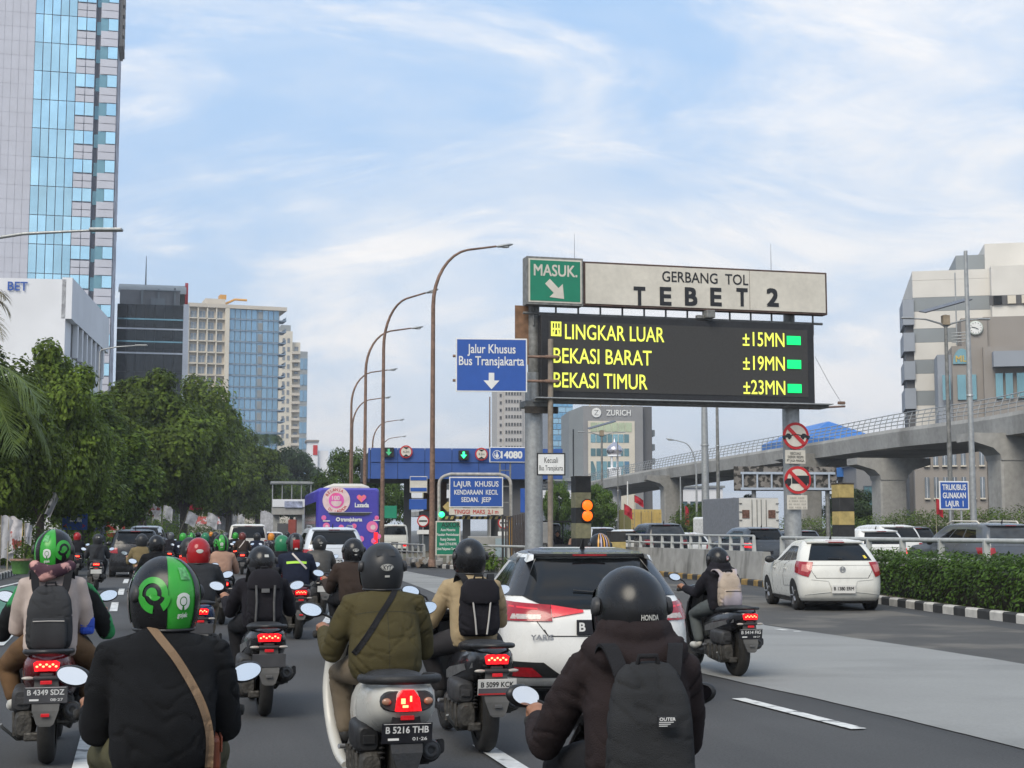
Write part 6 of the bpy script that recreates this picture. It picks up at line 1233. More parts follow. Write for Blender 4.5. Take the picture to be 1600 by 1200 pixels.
    for s in ((-1,) if style != 'twin' else (-1,1)):
        x = s*.10; b.tube([(x,-.09,.30),(x,-.04,.60)], .016, 8)
        for k in range(9): f = k/9; b.lathe([(.028,-.007),(.036,0),(.028,.007)], (x,-.085+.045*f,.33+.24*f), (0,.15,1), 12)
    part('shock_absorber', b, DARKP)
    b = MB(); b.tube([(-.10,.1,.16),(-.2,.0,.17),(-.29,-.12,.27),(-.30,-.13,.29)], .012, 6); part('kick_stand', b, DIRTS); b = MB(); b.tube([(.06,0,.285),(.2,0,.285)], .012, 6); part('axle', b, DIRTS)
    for s in (-1,1): b = MB(); b.tube([(s*.14,.38,.33),(s*.27,.33,.345)], .015, 6); part('foot_peg', b, STEEL)
    # front: floor, leg shield, fork, bars
    b = MB(); b.loft([tailsec(y, z, hw, hh, 5) for y, z, hw, hh in ((.5,.27,.17,.05),(.6,.25,.185,.045),(.9,.25,.185,.045),(1.0,.30,.16,.05))]); part('floorboard', b, BLACKP)
    b = MB(); sh = []
    for z, hw, y in ((.26,.17,.93),(.40,.205,.985),(.60,.225,1.0),(.80,.20,.985),(.93,.14,.965)):
        sh.append([Vector((x*hw, y+.10*(1-x*x)-.03, z)) for x in (-1,-.75,-.4,0,.4,.75,1)]+[Vector((x*hw, y+.14*(1-x*x)-.01, z)) for x in (1,.75,.4,0,-.4,-.75,-1)])
    b.loft(sh); inn = MB(); inn.loft([[Vector((x*hw*.86, y+.10*(1-x*x)-.045, z)) for x in (-1,-.6,0,.6,1)] for z, hw, y in ((.3,.17,.94),(.60,.222,.995),(.88,.16,.97))], closed=False, cap0=False, cap1=False); part('leg_shield', b, Pn, [('inner_panel', inn, BLACKP)])
    if style == 'round':
        b = MB()
        for s in (-1,1): b.tube(smooth_poly([(s*.205,.42,.22),(s*.225,.62,.26),(s*.245,.82,.40),(s*.255,.93,.62),(s*.225,.97,.84)], 4), [.03,.035,.045,.05,.05]+[.05]*11+[.045] if 0 else .038, 8, flat=.7)
        part('side_trim', b, Pn)
    b = MB()
    for s in (-1,1): b.tube([(s*.07,1.27,.28),(s*.06,1.12,.62)], .022, 8)
    b.tube([(0,1.14,.58),(0,1.0,.93)], .03, 8); b.loft([tailsec(1.27+.31*math.sin(a), .285+.31*math.cos(a), .06, .008, 3, 10) for a in np.linspace(-1.0,.8,9)]); part('fork', b, DARKP)
    b = MB(); b.loft([tailsec(y, z, hw, hh, 2.4) for y, z, hw, hh in ((.90,.97,.05,.02),(.93,.97,.14,.05),(1.02,.95,.17,.075),(1.10,.92,.13,.07),(1.14,.90,.05,.04))]); hl = MB(); hl.ell((0,1.13,.90), (.08,.03,.045)); part('handlebar_cowl', b, Pn, [('headlight', hl, CLEAR)])
    b = MB(); b.tube([(-.33,.90,.955),(-.2,.95,.965),(0,.97,.955),(.2,.95,.965),(.33,.90,.955)], .015, 8); hc_ = []
    for s in (-1,1): g_ = MB(); hc_.append(('grip', g_, RUBBER)); g_.tube([(s*.225,.935,.965),(s*.335,.895,.955)], .0215, 10); g_.lathe([(.001,.02),(.022,.015),(.026,0),(.018,-.008)], (s*.342,.893,.954), (s*1,-.3,-.08), 10)
    for s in (-1,1): lv = MB(); hc_.append(('brake_lever', lv, STEEL)); lv.tube([(s*.19,.99,.955),(s*.27,.985,.95),(s*.35,.96,.945)], .009, 6)
    part('handlebar', b, BLACKP, hc_)
    for s in (-1,1):
        b = MB(); b.tube([(s*.19,.96,.975),(s*.24,.98,mz-.05),(s*.335,.965,mz-.005)], .0085, 6)
        Rm = Matrix.Rotation(s*(.12-toe),3,'Z') @ Matrix.Rotation(-.10,3,'X') @ Matrix.Rotation(-s*.22,3,'Y'); b.ell((s*.365,.965,mz), (.078,.030,.046), nu=20, Rm=Rm)
        g2 = MB(); P = [Vector((s*.365,.965,mz))+Rm @ Vector((.067*math.cos(a)*(1 if math.cos(a)*s > 0 else .96), -.0305, .037*math.sin(a))) for a in [2*math.pi*k/24 for k in range(24)]]; g2.add(P, [list(range(24))[::1]]); part('mirror', b, BLACKP, [('mirror_glass', g2, CHROME)])
    return out
SCO = {}
def scooter(label, pos, rot, col, style='std', plate=None, pm=PLK, sub='', mz=1.06, group='motor scooters in the traffic', far=False, lampw=.085, dirty=None, sc=1, leanr=0, toe=0):
    t = thing('motor_scooter', label, 'scooter', (pos[0], pos[1], 0), rot, group)
    k = (col, style, pm.name, mz, lampw, far, toe)
    if k not in SCO:
        out = scooter_parts(col, style, pm, mz, lampw, toe=toe)
        if far:      # distant copies: one mesh, every part still in it
            b = MB(); ms = []
            def addp(q, m):
                if m not in ms: ms.append(m)
                o = len(b.v); b.v += q.v; b.f += [[i+o for i in f] for f in q.f]; b.m += [ms.index(m)]*len(q.f); b.s += q.s
            for nm, q, m, ch in out:
                addp(q, m)
                for _, q2, m2 in ch: addp(q2, m2)
            o = b.build('scooter_body', ms); SCO[k] = o.data; bpy.data.objects.remove(o)
        else:
            L = []
            for nm, q, m, ch in out:
                o = q.build(nm, m); L.append((nm, o.data, [])); bpy.data.objects.remove(o)
                for n2, q2, m2 in ch: o = q2.build(n2, m2); L[-1][2].append((n2, o.data)); bpy.data.objects.remove(o)
            SCO[k] = L
    if far: link('scooter_body', SCO[k], t)
    else:
        for nm, me, ch in SCO[k]:
            o = link(nm, me, t)
            for n2, m2 in ch: link(n2, m2, o)
            if nm == 'number_plate' and plate:
                ta = .16; U, V = X3, Vector((0,-math.sin(ta)*-1*-1,math.cos(ta))); V = Vector((0,math.sin(-ta)*-1*-1,math.cos(ta))); c0 = Vector((0,-.3995,.505)); lm_ = SIGNK if pm is PLW else WHITEP
                if pm is PLW: MB().text(plate, c0+V*.018, U, V, .036, .235, bold=.012).build('lettering', lm_, o); MB().prism([(-.136,-.054),(.136,-.054),(.136,-.008),(-.136,-.008)], c0-Vector((0,.001,0)), U, V, .001).build('lower_band', mat('plate_grey_band', (.10,.09,.10), .5), o); MB().prism([(-.136,-.054),(.136,-.054),(.136,-.044),(-.136,-.044)], c0-Vector((0,.003,0)), U, V, .001).build('red_band', SIGNR, o)
                else:
                    MB().text(plate, c0+V*.019-Y3*.0006, U, V, .036, .235, bold=.014).build('lettering', lm_, o)
                    b = MB(); b.text(sub or '08·27', c0-V*.032+U*.07-Y3*.0006, U, V, .018, .08, bold=.01); b.box(c0-V*.033-U*.075, (.06,.001,.012)); b.tube([c0+V*.05-U*.13, c0+V*.05+U*.13], .0012, 4); b.build('small_print', lm_, o)
    t.rotation_euler = (0, leanr, rot)
    if sc != 1: t.scale = (sc,)*3
    return t
# ================================================================ riders
def remesh(b, voxel, smooth=5, name='tmp', fold=0, fs=9, seed=0):
    o = b.build(name, []); m = o.modifiers.new('r', 'REMESH'); m.mode = 'VOXEL'; m.voxel_size = voxel; m.use_smooth_shade = True
    if smooth: q = o.modifiers.new('s', 'SMOOTH'); q.iterations = smooth; q.factor = .5
    dg = bpy.context.evaluated_depsgraph_get(); me = bpy.data.meshes.new_from_object(o.evaluated_get(dg)); old = o.data; bpy.data.objects.remove(o); bpy.data.meshes.remove(old); me.name = name
    if fold:
        n = len(me.vertices); co = np.empty(n*3); me.vertices.foreach_get('co', co); co = co.reshape(-1,3); no = np.empty(n*3); me.vertices.foreach_get('normal', no); no = no.reshape(-1,3); so_ = Vector((seed*3.1, seed*1.7, 0))
        d = np.array([fold*(.42*noise.noise(Vector((p[0]*fs*.6, p[1]*fs*.6, p[2]*fs*1.3))+so_)-1.0*max(0,.09-abs(noise.noise(Vector((p[0]*fs*.75+p[2]*fs*.5, p[1]*fs*.7, p[2]*fs*1.25-abs(p[0])*fs*.7))-so_)))/.09*(.5+noise.noise(Vector((p[0]*6, p[1]*6, p[2]*6)))*.9)+.15) for p in co]); co = co+no*d[:,None]; me.vertices.foreach_set('co', co.ravel()); me.update()
    me.polygons.foreach_set('use_smooth', [True]*len(me.polygons)); return me
def ell_ring(c, a, d, e=2.3, n=22):
    P = []
    for k in range(n):
        q = 2*math.pi*k/n; ca, sa = math.cos(q), math.sin(q); P.append(Vector((c[0]+a*math.copysign(abs(ca)**(2/e), ca), c[1]+d*math.copysign(abs(sa)**(2/e), sa), c[2])))
    return P
class Pose:
    def __init__(s, hy=.38, hz=.79, sw=.195, top=1.50, lean=.06, eo=.10, ez=.90, ey=.17, hand=(.30,.915,.985), bulk=1.0, kn=(.20,.42,.72), ft=(.17,.80,.32), belly=1.0, turn=0):
        s.__dict__.update(locals()); s.k = (top-.13-1.235-.0)  # how far the neck rides above the shoulders
        dz = top-1.50; s.zs = 1.155+dz*.8; s.zn = 1.225+dz*.9; s.zh = top-.145; s.ny = hy+lean
    def arms(s):
        for g in (-1, 1):
            eo = s.eo if not isinstance(s.eo, tuple) else s.eo[0 if g < 0 else 1]
            S_ = Vector((g*(s.sw-.015), s.ny-.015, s.zs-.02)); E = Vector((g*(s.sw+eo), s.hy+s.ey, s.ez)); Hd = Vector((g*s.hand[0], s.hand[1], s.hand[2])); yield g, S_, E, Hd
def jacket_mesh(p, voxel=.016, hood=False, fold=.012, seed=0, collar=True, hem=.73):
    b = MB(); hy, k = p.hy, p.bulk; dz = p.zs-1.155
    R_ = [(hy-.035,hem,.175*k,.13*k),(hy-.04,.80,.19*k*p.belly,.145*k*p.belly),(hy-.04,.90,.188*k*p.belly,.14*k*p.belly),(hy-.02,1.0+dz*.5,.192*k,.135*k),(p.ny-.04,1.09+dz*.9,p.sw*1.03,.128*k),(p.ny-.03,p.zs,p.sw*.98,.110*k),(p.ny-.02,p.zs+.035,p.sw*.78,.092*k),(p.ny-.005,p.zs+.062,p.sw*.48,.078),(p.ny,p.zn+.02,.072,.072)]
    b.loft([ell_ring((0,y,z), a, d) for y, z, a, d in R_], cap0=True, cap1=True)
    for g, S_, E, Hd in p.arms():
        d = (Hd-E).normalized(); wr = Hd-d*.085; b.tube([S_+Vector((-g*.06,0,0)), S_, S_.lerp(E,.5)+Vector((g*.012,-.012,.0)), E, E.lerp(wr,.5), wr], [.075*k,.078*k,.070*k,.062*k,.056*k,.046*k], 14, round_=True)
    if collar: b.lathe([(.072,-.02),(.080,0),(.082,.045),(.070,.055)], (0,p.ny+.005,p.zn), (0,.12,1), 20, cap=True)
    if hood:
        b.tube([(-.10,p.ny+.04,p.zn+.0),(-.145,p.ny-.035,p.zn-.012),(-.10,p.ny-.11,p.zn-.035),(0,p.ny-.14,p.zn-.06),(.10,p.ny-.11,p.zn-.035),(.145,p.ny-.035,p.zn-.012),(.10,p.ny+.04,p.zn+.0)], [.042,.048,.053,.06,.053,.048,.042], 12, round_=True)
        b.tube([(-.08,p.ny+.04,p.zn+.06),(-.10,p.ny-.03,p.zn+.055),(-.06,p.ny-.085,p.zn+.045),(0,p.ny-.10,p.zn+.04),(.06,p.ny-.085,p.zn+.045),(.10,p.ny-.03,p.zn+.055),(.08,p.ny+.04,p.zn+.06)], [.035,.04,.045,.048,.045,.04,.035], 12, round_=True)
    return remesh(b, voxel, 6, 'jacket', fold, 10, seed)
def trousers_mesh(p, voxel=.018, seed=0, fold=.009):
    b = MB(); b.ell((0,p.hy-.02,p.hz), (.175,.145,.10))
    for g in (-1, 1): h_ = Vector((g*.09,p.hy,p.hz-.01)); k_ = Vector((g*p.kn[0],p.hy+p.kn[1],p.kn[2])); a = Vector((g*p.ft[0],p.ft[1]-.05,p.ft[2]+.09)); b.tube([h_, h_.lerp(k_,.5)+Vector((g*.01,0,.01)), k_, k_.lerp(a,.5), a], [.105,.092,.078,.068,.06], 14, round_=True)
    return remesh(b, voxel, 4, 'trousers', fold, 9, seed)
def shoes_mesh(p, g):
    b = MB()
    for g in (g,): a = Vector((g*p.ft[0],p.ft[1],p.ft[2])); b.ell(a+Vector((g*.01,.055,.005)), (.045,.13,.042)); b.ell(a+Vector((0,-.045,.04)), (.042,.055,.06))
    return remesh(b, .014, 3, 'shoe')
def body_mesh(p, voxel=.0075, fingers=True):
    """one continuous figure: legs, trunk, arms, five fingered hands, neck and head with a face"""
    b = MB(); hy = p.hy
    b.loft([ell_ring((0,y,z), a, d) for y, z, a, d in ((hy-.02,.74,.12,.09),(hy-.03,.85,.14,.10),(hy,1.0,.14,.095),(p.ny-.02,p.zs-.04,p.sw*.8,.08),(p.ny,p.zn-.01,.055,.055))])
    b.tube([(0,p.ny,p.zn-.05),(0,p.ny+.015,p.zn+.03),(0,p.ny+.035,p.zh-.02)], [.06,.056,.056], 14)
    hc = Vector((0,p.ny+.055,p.zh)); b.ell(hc, (.074,.092,.112)); b.ell(hc+Vector((0,.045,-.07)), (.05,.05,.05)); b.ell(hc+Vector((0,.098,-.022)), (.014,.018,.028)); b.ell(hc+Vector((0,.085,-.065)), (.024,.014,.010))
    for g in (-1, 1): b.ell(hc+Vector((g*.030,.083,.012)), (.014,.012,.010)); b.ell(hc+Vector((g*.076,.0,-.01)), (.010,.02,.03))
    for g in (-1, 1):
        h_ = Vector((g*.085,hy,p.hz-.01)); k_ = Vector((g*p.kn[0],hy+p.kn[1],p.kn[2])); a = Vector((g*p.ft[0],p.ft[1]-.04,p.ft[2]+.05)); b.tube([h_, h_.lerp(k_,.5), k_, k_.lerp(a,.4), a], [.075,.068,.052,.052,.036], 12, round_=True); b.ell(a+Vector((0,.07,-.03)), (.032,.09,.03))
    for g, S_, E, Hd in p.arms():
        d = (Hd-E).normalized(); wr = Hd-d*.075; b.tube([S_+Vector((-g*.04,0,0)), S_, E, E.lerp(wr,.5), wr], [.055,.05,.042,.038,.029], 12, round_=True)
        # palm rests on the grip, fingers curl over it, thumb under
        gx_ = Vector((g,0,0)); gp_ = Vector((Hd.x, Hd.y, Hd.z)); up = Vector((0,0,1)); fw = Vector((0,1,0))
        b.tube([wr, gp_+up*.012-fw*.012], [.029,.034], 10, round_=True); b.ell(gp_+up*.018-fw*.005, (.042,.040,.020))
        for i, (off, ln, rad) in enumerate(((-.031,.90,.0088),(-.011,1.0,.0092),(.010,.96,.009),(.030,.80,.0078))):
            o = gp_+gx_*off; b.tube([o+up*.020+fw*.018, o+up*.020+fw*.044*ln, o-up*.004+fw*.056*ln, o-up*.026+fw*.040*ln, o-up*.030+fw*.018*ln], [rad*1.1,rad,rad*.98,rad*.9,rad*.75], 8, round_=True)
        o = gp_-gx_*.038; b.tube([o-fw*.015+up*.008, o-gx_*.010+fw*.008-up*.008, o-gx_*.004+fw*.03-up*.016, o+gx_*.006+fw*.044-up*.022], [.014,.0115,.0105,.0085], 8, round_=True)
    return remesh(b, voxel, 1, 'body')
# --- helmets
HR = (.131,.160,.150)
def hel_pt(az, el, off=0):      # az 0 = straight back, + to the right; el in radians above the equator
    ce, se = math.cos(el), math.sin(el); r = 1.0
    if el < 0: r = (1-.20*(se/-.8)**2*.9)/max(ce,.35) if ce > 0 else 1
    z = HR[2]*se if el >= 0 else HR[2]*se*1.02
    k = ce*r if el < 0 else ce; k = ce if el >= 0 else (1-.16*(el/-.98)**2)
    return Vector(((HR[0]+off)*k*math.sin(az), -(HR[1]+off)*k*math.cos(az), z+off*se))
def helmet_mesh():
    b = MB(); N_ = 48; els = [-1.0,-.9,-.75,-.55,-.35,-.15,0,.2,.4,.6,.8,1.0,1.2,1.35,1.48]; rings = [[hel_pt(2*math.pi*j/N_, e) for j in range(N_)] for e in els]; b.loft(rings, 0, False, True)
    b.tube([hel_pt(2*math.pi*j/N_, -1.0)+Vector((0,0,-.002)) for j in range(N_+1)], .008, 6, 1)
    b.loft([[hel_pt(2*math.pi*j/N_, -1.0)*f+Vector((0,0,z)) for j in range(N_)] for f, z in ((1,0),(.86,.0),(.7,.05))], 1, False, True)
    return b
def hpatch(a0, a1, e0, e1, off=.003, n=10): 
    b = MB(); b.loft([[hel_pt(a0+(a1-a0)*i/n, e0+(e1-e0)*k/n, off) for i in range(n+1)] for k in range(n+1)], 0, False, False, True, False); return b
def hproj(az, el, off=.004):
    c = hel_pt(az, el); e1 = (hel_pt(az+.05, el)-hel_pt(az-.05, el)).normalized(); nn = c.normalized(); e2 = nn.cross(e1); e2 = e2 if e2.z > 0 else -e2
    def f(x, y):
        d = c+e1*x+e2*y; q = math.sqrt((d.x/HR[0])**2+(d.y/HR[1])**2+(d.z/HR[2])**2); a_ = math.atan2(d.x, -d.y)
        if d.z < 0:
            el_ = max(-1.0, d.z/HR[2]/1.02); el_ = -math.asin(min(1,-el_)); return hel_pt(a_, el_, off)
        return Vector((d.x, d.y, d.z))/q+nn*off
    return f
def ring_f(b, f, r0, r1, cx=0, cy=0, n=32, m=0, a0=0, a1=2*math.pi, sub=3, sy=1):
    vs = []; 
    for i in range(n+1):
        a = a0+(a1-a0)*i/n
        for k in range(sub+1): r = r0+(r1-r0)*k/sub; vs.append(f(cx+r*math.cos(a), cy+r*math.sin(a)*sy))
    b.add(vs, [(i*(sub+1)+k, i*(sub+1)+k+1, (i+1)*(sub+1)+k+1, (i+1)*(sub+1)+k) for i in range(n) for k in range(sub)], m, True)
HM = {}
def hmat(n, c, rough=.12, coat=.8): return mat('helmet_'+n, c, rough, coat=0, spec=.42, var=.12, scale=5, var2=.1, scale2=2)
HBLK = hmat('gloss_black', (.008,.008,.009), .27); HGRN = hmat('green', (.035,.30,.035), .25); HRED = hmat('red', (.30,.012,.015)); HMATB = hmat('satin_black', (.018,.019,.021), .42); HORG = hmat('orange', (.55,.20,.02)); HDG = hmat('dark_green', (.02,.16,.07), .2); HBRN = hmat('brown_red', (.12,.025,.02)); HGRY = hmat('grey', (.08,.085,.09)); HSTR = hmat('stripe_orange', (.62,.30,.05), .3); HPUR = hmat('stripe_lilac', (.42,.34,.42), .3)
VIS = mat('smoked_visor', (.01,.011,.013), .05, var=0, coat=.5)
_hm = helmet_mesh()
def helmet(parent, pos, m, kind='plain', sc=1.0, turn=0):
    if ('shell', m.name) not in HM: o = _hm.build('helmet', [m, BLACKP]); HM[('shell', m.name)] = o.data; bpy.data.objects.remove(o)
    h = link('helmet', HM[('shell', m.name)], parent, pos); h.scale = (sc,)*3; h.rotation_euler = (0,0,turn)
    def sub(nm, key, mk, mt):
        if key not in HM: o = mk().build(nm, mt); HM[key] = o.data; bpy.data.objects.remove(o)
        return link(nm, HM[key], h)
    sub('visor', 'visor', lambda: hpatch(math.pi-1.35, math.pi+1.35, -.75, .42, .006, 14), VIS)
    def piv(s):
        b = MB(); c = hel_pt(s*1.45, .05, .004); b.lathe([(.001,.012),(.03,.010),(.034,0),(.034,-.01)], c, (s,.05,.1), 16)
        return b
    for s in (-1,1): sub('visor_pivot', 'pivot%d' % s, lambda: piv(s), BLACKP if m is not HGRN else DARKP)
    if kind == 'vent':
        def mk():
            b = MB(); b.loft([[hel_pt(a, e, o_) for a, e, o_ in ((-w,e0,.003),(-w*.8,e0+.02,.018),(w*.8,e0+.02,.018),(w,e0,.003))] for w, e0 in ((.35,.95),(.52,.5),(.45,.42))], closed=False, cap0=False, cap1=False); return b
        sub('rear_vent', 'vent', mk, m); sub('vent_slot', 'slot', lambda: hpatch(-.36, .36, .40, .46, .012), BLACKP)
    if kind in ('kyt', 'sticker', 'vent'):
        def mk():
            b = MB(); f = hproj(.05, .02, .006); ring_f(b, f, 0, .042, n=28, sy=.5); return b
        def mk2():
            b = MB(); f = hproj(.05, .02, .009); b.text('KYT', None or (0,0,0), X3, Z3, .024, .052, fn=f, bold=.03); ring_f(b, f, .036, .039, n=28, sy=.5); return b
        s_ = sub('oval_sticker', 'oval', mk, mat('silver_sticker', (.50,.49,.45), .4))
        if kind == 'kyt' or kind == 'vent': sub('lettering', 'kytl', mk2, SIGNK); sub('label_patch', 'lab', lambda: hpatch(-.06, .16, -.36, -.28, .005), mat('silver_sticker', (.5,.49,.45)))
    if kind == 'honda':
        def mk():
            b = MB(); f = hproj(.24, -.16, .006); b.text('HONDA', (0,0,0), X3, Z3, .018, .084, fn=f, bold=.03); return b
        sub('lettering', 'honda', mk, mat('silver_sticker', (.5,.49,.45), .4)); sub('lower_groove', 'groove', lambda: hpatch(-1.2, 1.2, -.37, -.345, .002, 16), DARKP)
    if kind == 'skull': sub('white_sticker', 'wst', lambda: hpatch(.1, .42, .28, .45, .004), mat('silver_sticker', (.5,.49,.45), .4))
    if kind == 'round':
        def mk(): b = MB(); f = hproj(.55, .12, .005); ring_f(b, f, 0, .028, n=20); return b
        def mk2(): b = MB(); f = hproj(.55, .12, .008); ring_f(b, f, 0, .014, 0, .004, 12, 0, 0, math.pi); ring_f(b, f, .022, .026, n=20); return b
        sub('round_sticker', 'rst', mk, WHITEP); sub('red_mark', 'rst2', mk2, SIGNR); sub('silver_strip', 'sst', lambda: hpatch(.42, .85, -.52, -.46, .004), mat('silver_sticker', (.5,.49,.45)))
    if kind in ('ride', 'ridem'):
        g = 1 if kind == 'ride' else -1
        # black bands with green panels, big ring emblem on the left (right when mirrored), white emblem on the centre stripe
        def band(a0, a1, e0=-1.0, e1=1.45, off=.003, sh=.0, n=16):
            b = MB(); b.loft([[hel_pt(g*(a0+(a1-a0)*i/6+sh*(k/n-.5)*(1-k/n)), e0+(e1-e0)*k/n, off) for i in range(7)] for k in range(n+1)], 0, False, False, True, False); return b
        sub('black_band', kind+'b1', lambda: band(-.42,-1.75,-.98,1.40), HBLK); sub('black_band', kind+'b2', lambda: band(.46,.80,-.98,1.3), HBLK); sub('black_band', kind+'b3', lambda: band(1.15,1.6,-.98,.9), HBLK)
        def mk():
            b = MB(); f = hproj(-g*.86, .06, .0065); ring_f(b, f, 0, .025, n=28); ring_f(b, f, .044, .074, n=40, a0=-math.pi/2+.55, a1=1.5*math.pi-.12); return b
        sub('ring_emblem', kind+'e1', mk, HGRN)
        def mk2():
            b = MB(); f = hproj(g*.03, -.12, .006); ring_f(b, f, 0, .014, n=20); ring_f(b, f, .018, .033, n=32, a0=-math.pi/2+.2, a1=1.5*math.pi-.2); b.text('gojek', (0,0,0), X3, Z3, .017, .050, fn=lambda x, y: f(x, y-.050), bold=.03); return b
        sub('white_emblem', kind+'e2', mk2, mat('helmet_white_print', (.62,.64,.60), .4))
        sub('scuffed_label', kind+'e3', lambda: hpatch(g*-.02, g*.32, .42, .78, .004), mat('scuffed_green', (.10,.34,.12), .6, var=.5, scale=60))
    if kind == 'stripes':
        for i in range(5): sub('stripe', 'sp%d' % i, (lambda i=i: hpatch(-.55+i*.27, -.42+i*.27, -.95, 1.4, .003)), HSTR if i % 2 == 0 else HPUR)
    if kind == 'redwhite': sub('pale_panel', 'rw1', lambda: hpatch(-.75, -.4, -.8, .9, .003), HGRY); sub('pale_panel', 'rw2', lambda: hpatch(.4, .75, -.8, .9, .003), HGRY); sub('red_panel', 'rw3', lambda: hpatch(-.4, .4, -.6, .3, .003), HRED); sub('white_mark', 'rw4', lambda: hpatch(-.2, .2, -.75, -.55, .005), WHITEP)
    return h
# --- clothes
def cloth(n, c, b=.35, bs=220, **k): return mat(n, c, .9, bump=b, bscale=bs, var=.14, scale=7, var2=.12, scale2=k.pop('scale2', 2.5), spec=.2, **k)
JK = {'black': cloth('black_knit', (.010,.0105,.012), .6, 320), 'darkbrown': cloth('dark_brown_fleece', (.022,.0155,.016)), 'olive': cloth('olive_jacket', (.066,.055,.024)), 'beige': cloth('beige_shirt', (.34,.26,.155)), 'pink': cloth('pale_pink_hoodie', (.46,.38,.34)), 'navy': cloth('navy_jacket', (.014,.018,.035)), 'charcoal': cloth('charcoal_jacket', (.030,.032,.036)), 'brown': cloth('brown_jacket', (.038,.026,.021)), 'peach': cloth('peach_hoodie', (.36,.22,.16)), 'red': cloth('red_jacket', (.35,.015,.018)), 'khaki': cloth('khaki_jacket', (.17,.13,.065)), 'green': cloth('green_black_jacket', (.012,.013,.014), col2=(.03,.22,.075), lo=.50, hi=.52, scale2=1.6), 'leather': mat('grey_leather', (.045,.042,.037), .5, bump=.3, bscale=60), 'ink': cloth('ink_shirt', (.013,.012,.016)), 'pat': cloth('patterned_shirt', (.03,.032,.045), col2=(.16,.16,.17), lo=.52, hi=.54, scale2=14)}
TR = {'black': cloth('black_trousers', (.014,.014,.016)), 'dark': cloth('dark_grey_trousers', (.032,.030,.032)), 'grey': cloth('grey_trousers', (.085,.095,.095)), 'brown': cloth('brown_trousers', (.13,.075,.038)), 'taupe': cloth('taupe_trousers', (.15,.12,.085)), 'olive': cloth('olive_trousers', (.085,.08,.045)), 'jeans': cloth('blue_jeans', (.035,.045,.075))}
SHW = mat('white_shoe', (.55,.54,.50), .6, var=.15); SHB = mat('black_shoe', (.02,.02,.02), .6)
PACK = {'dark': cloth('dark_grey_canvas', (.030,.031,.033), .5, 300), 'charcoal': cloth('charcoal_canvas', (.042,.043,.046), .5, 300), 'ink': cloth('ink_nylon', (.016,.015,.019), .4, 260), 'sand': cloth('sand_canvas', (.42,.34,.27), .4, 260, col2=(.36,.32,.36), lo=.48, hi=.56, scale2=2.2)}
STRAP = cloth('black_webbing', (.016,.016,.018)); TAN = cloth('tan_webbing', (.20,.135,.085)); ZIPM = mat('pale_zip', (.45,.43,.40), .5)
MESH = {}
def shared(key, fn):
    if key not in MESH: MESH[key] = fn()
    return MESH[key]
def withmat(nm, me, m, parent, loc):
    o = link(nm, me, parent, loc)
    if len(me.materials) == 0: me.materials.append(m)
    o.material_slots[0].link = 'OBJECT'; o.material_slots[0].material = m; return o
class Rider: pass
def rider(label, pos, rot, pose, jm, tm, hm, hk='plain', key='std', shoes=SHB, fine=.02, hood=False, seed=0, hsc=.98, turn=0, group='people riding in the traffic', fold=.012, gloves=None, body_v=.0085, sc=1):
    """pos, rot: those of the scooter; the empty stands on the seat"""
    off = Vector((0, pose.hy, .74)); M = Matrix.Rotation(rot, 4, 'Z'); p = Vector((pos[0], pos[1], 0))+(M @ off)*sc
    t = thing('person', label, 'person', p, rot, group); L = -off
    r = Rider(); r.t, r.off, r.pose, r.L = t, off, pose, L
    r.bm = shared((key,'b'), lambda: body_mesh(pose, body_v)); withmat('body', r.bm, SKIN, t, L)
    r.jm = shared((key,'j',hood,seed), lambda: jacket_mesh(pose, fine, hood, fold, seed)); r.j = withmat('jacket', r.jm, jm, t, L)
    withmat('trousers', shared((key,'t'), lambda: trousers_mesh(pose, max(fine,.014), seed)), tm, t, L)
    for g in (-1, 1): withmat('shoe', shared((key,'s',g), lambda: shoes_mesh(pose, g)), shoes, t, L)
    helmet(t, Vector((0,pose.ny+.04,pose.zh-.005))+L, hm, hk, hsc, turn)
    if sc != 1: t.scale = (sc,)*3
    return r
def bvh(me): return BVHTree.FromPolygons([v.co.copy() for v in me.vertices], [list(p.vertices) for p in me.polygons])
def back_band(r, path, w, m, name, off=.006, n=40, parent=None, wrap=False):
    """a strap lying on the back of the jacket; path in (x, z)"""
    tr = bvh(r.jm); b = MB(); P = smooth_poly([Vector((x,0,z)) for x, z in path], 10); R1, R2 = [], []
    for i, p in enumerate(P):
        d = (P[min(i+1,len(P)-1)]-P[max(i-1,0)]).normalized(); s = Vector((d.z,0,-d.x))*w/2; row = []; 
        for q in (p-s, p-s*.33, p+s*.33, p+s):
            h = tr.ray_cast(Vector((q.x,-2,q.z)), Vector((0,1,0))); y = h[0].y if h[0] is not None and h[0].y < r.pose.ny+.06 else (R1[-1][1] if R1 else r.pose.ny); row.append((q.x, y, q.z))
        ym = min(a[1] for a in row); R1.append((0, ym)); R2.append([Vector((a[0], min(a[1], ym+.012)-off, a[2])) for a in row]+[Vector((a[0], min(a[1], ym+.012)+.004, a[2])) for a in row][::-1])
    b.loft(R2, 0, sm=False); return withmat(name, b.build('tmp_band', m).data, m, r.t, r.L) if 0 else _bl(b, name, m, r)
def _bl(b, name, m, r): o = b.build(name, m, r.t, r.L); return o
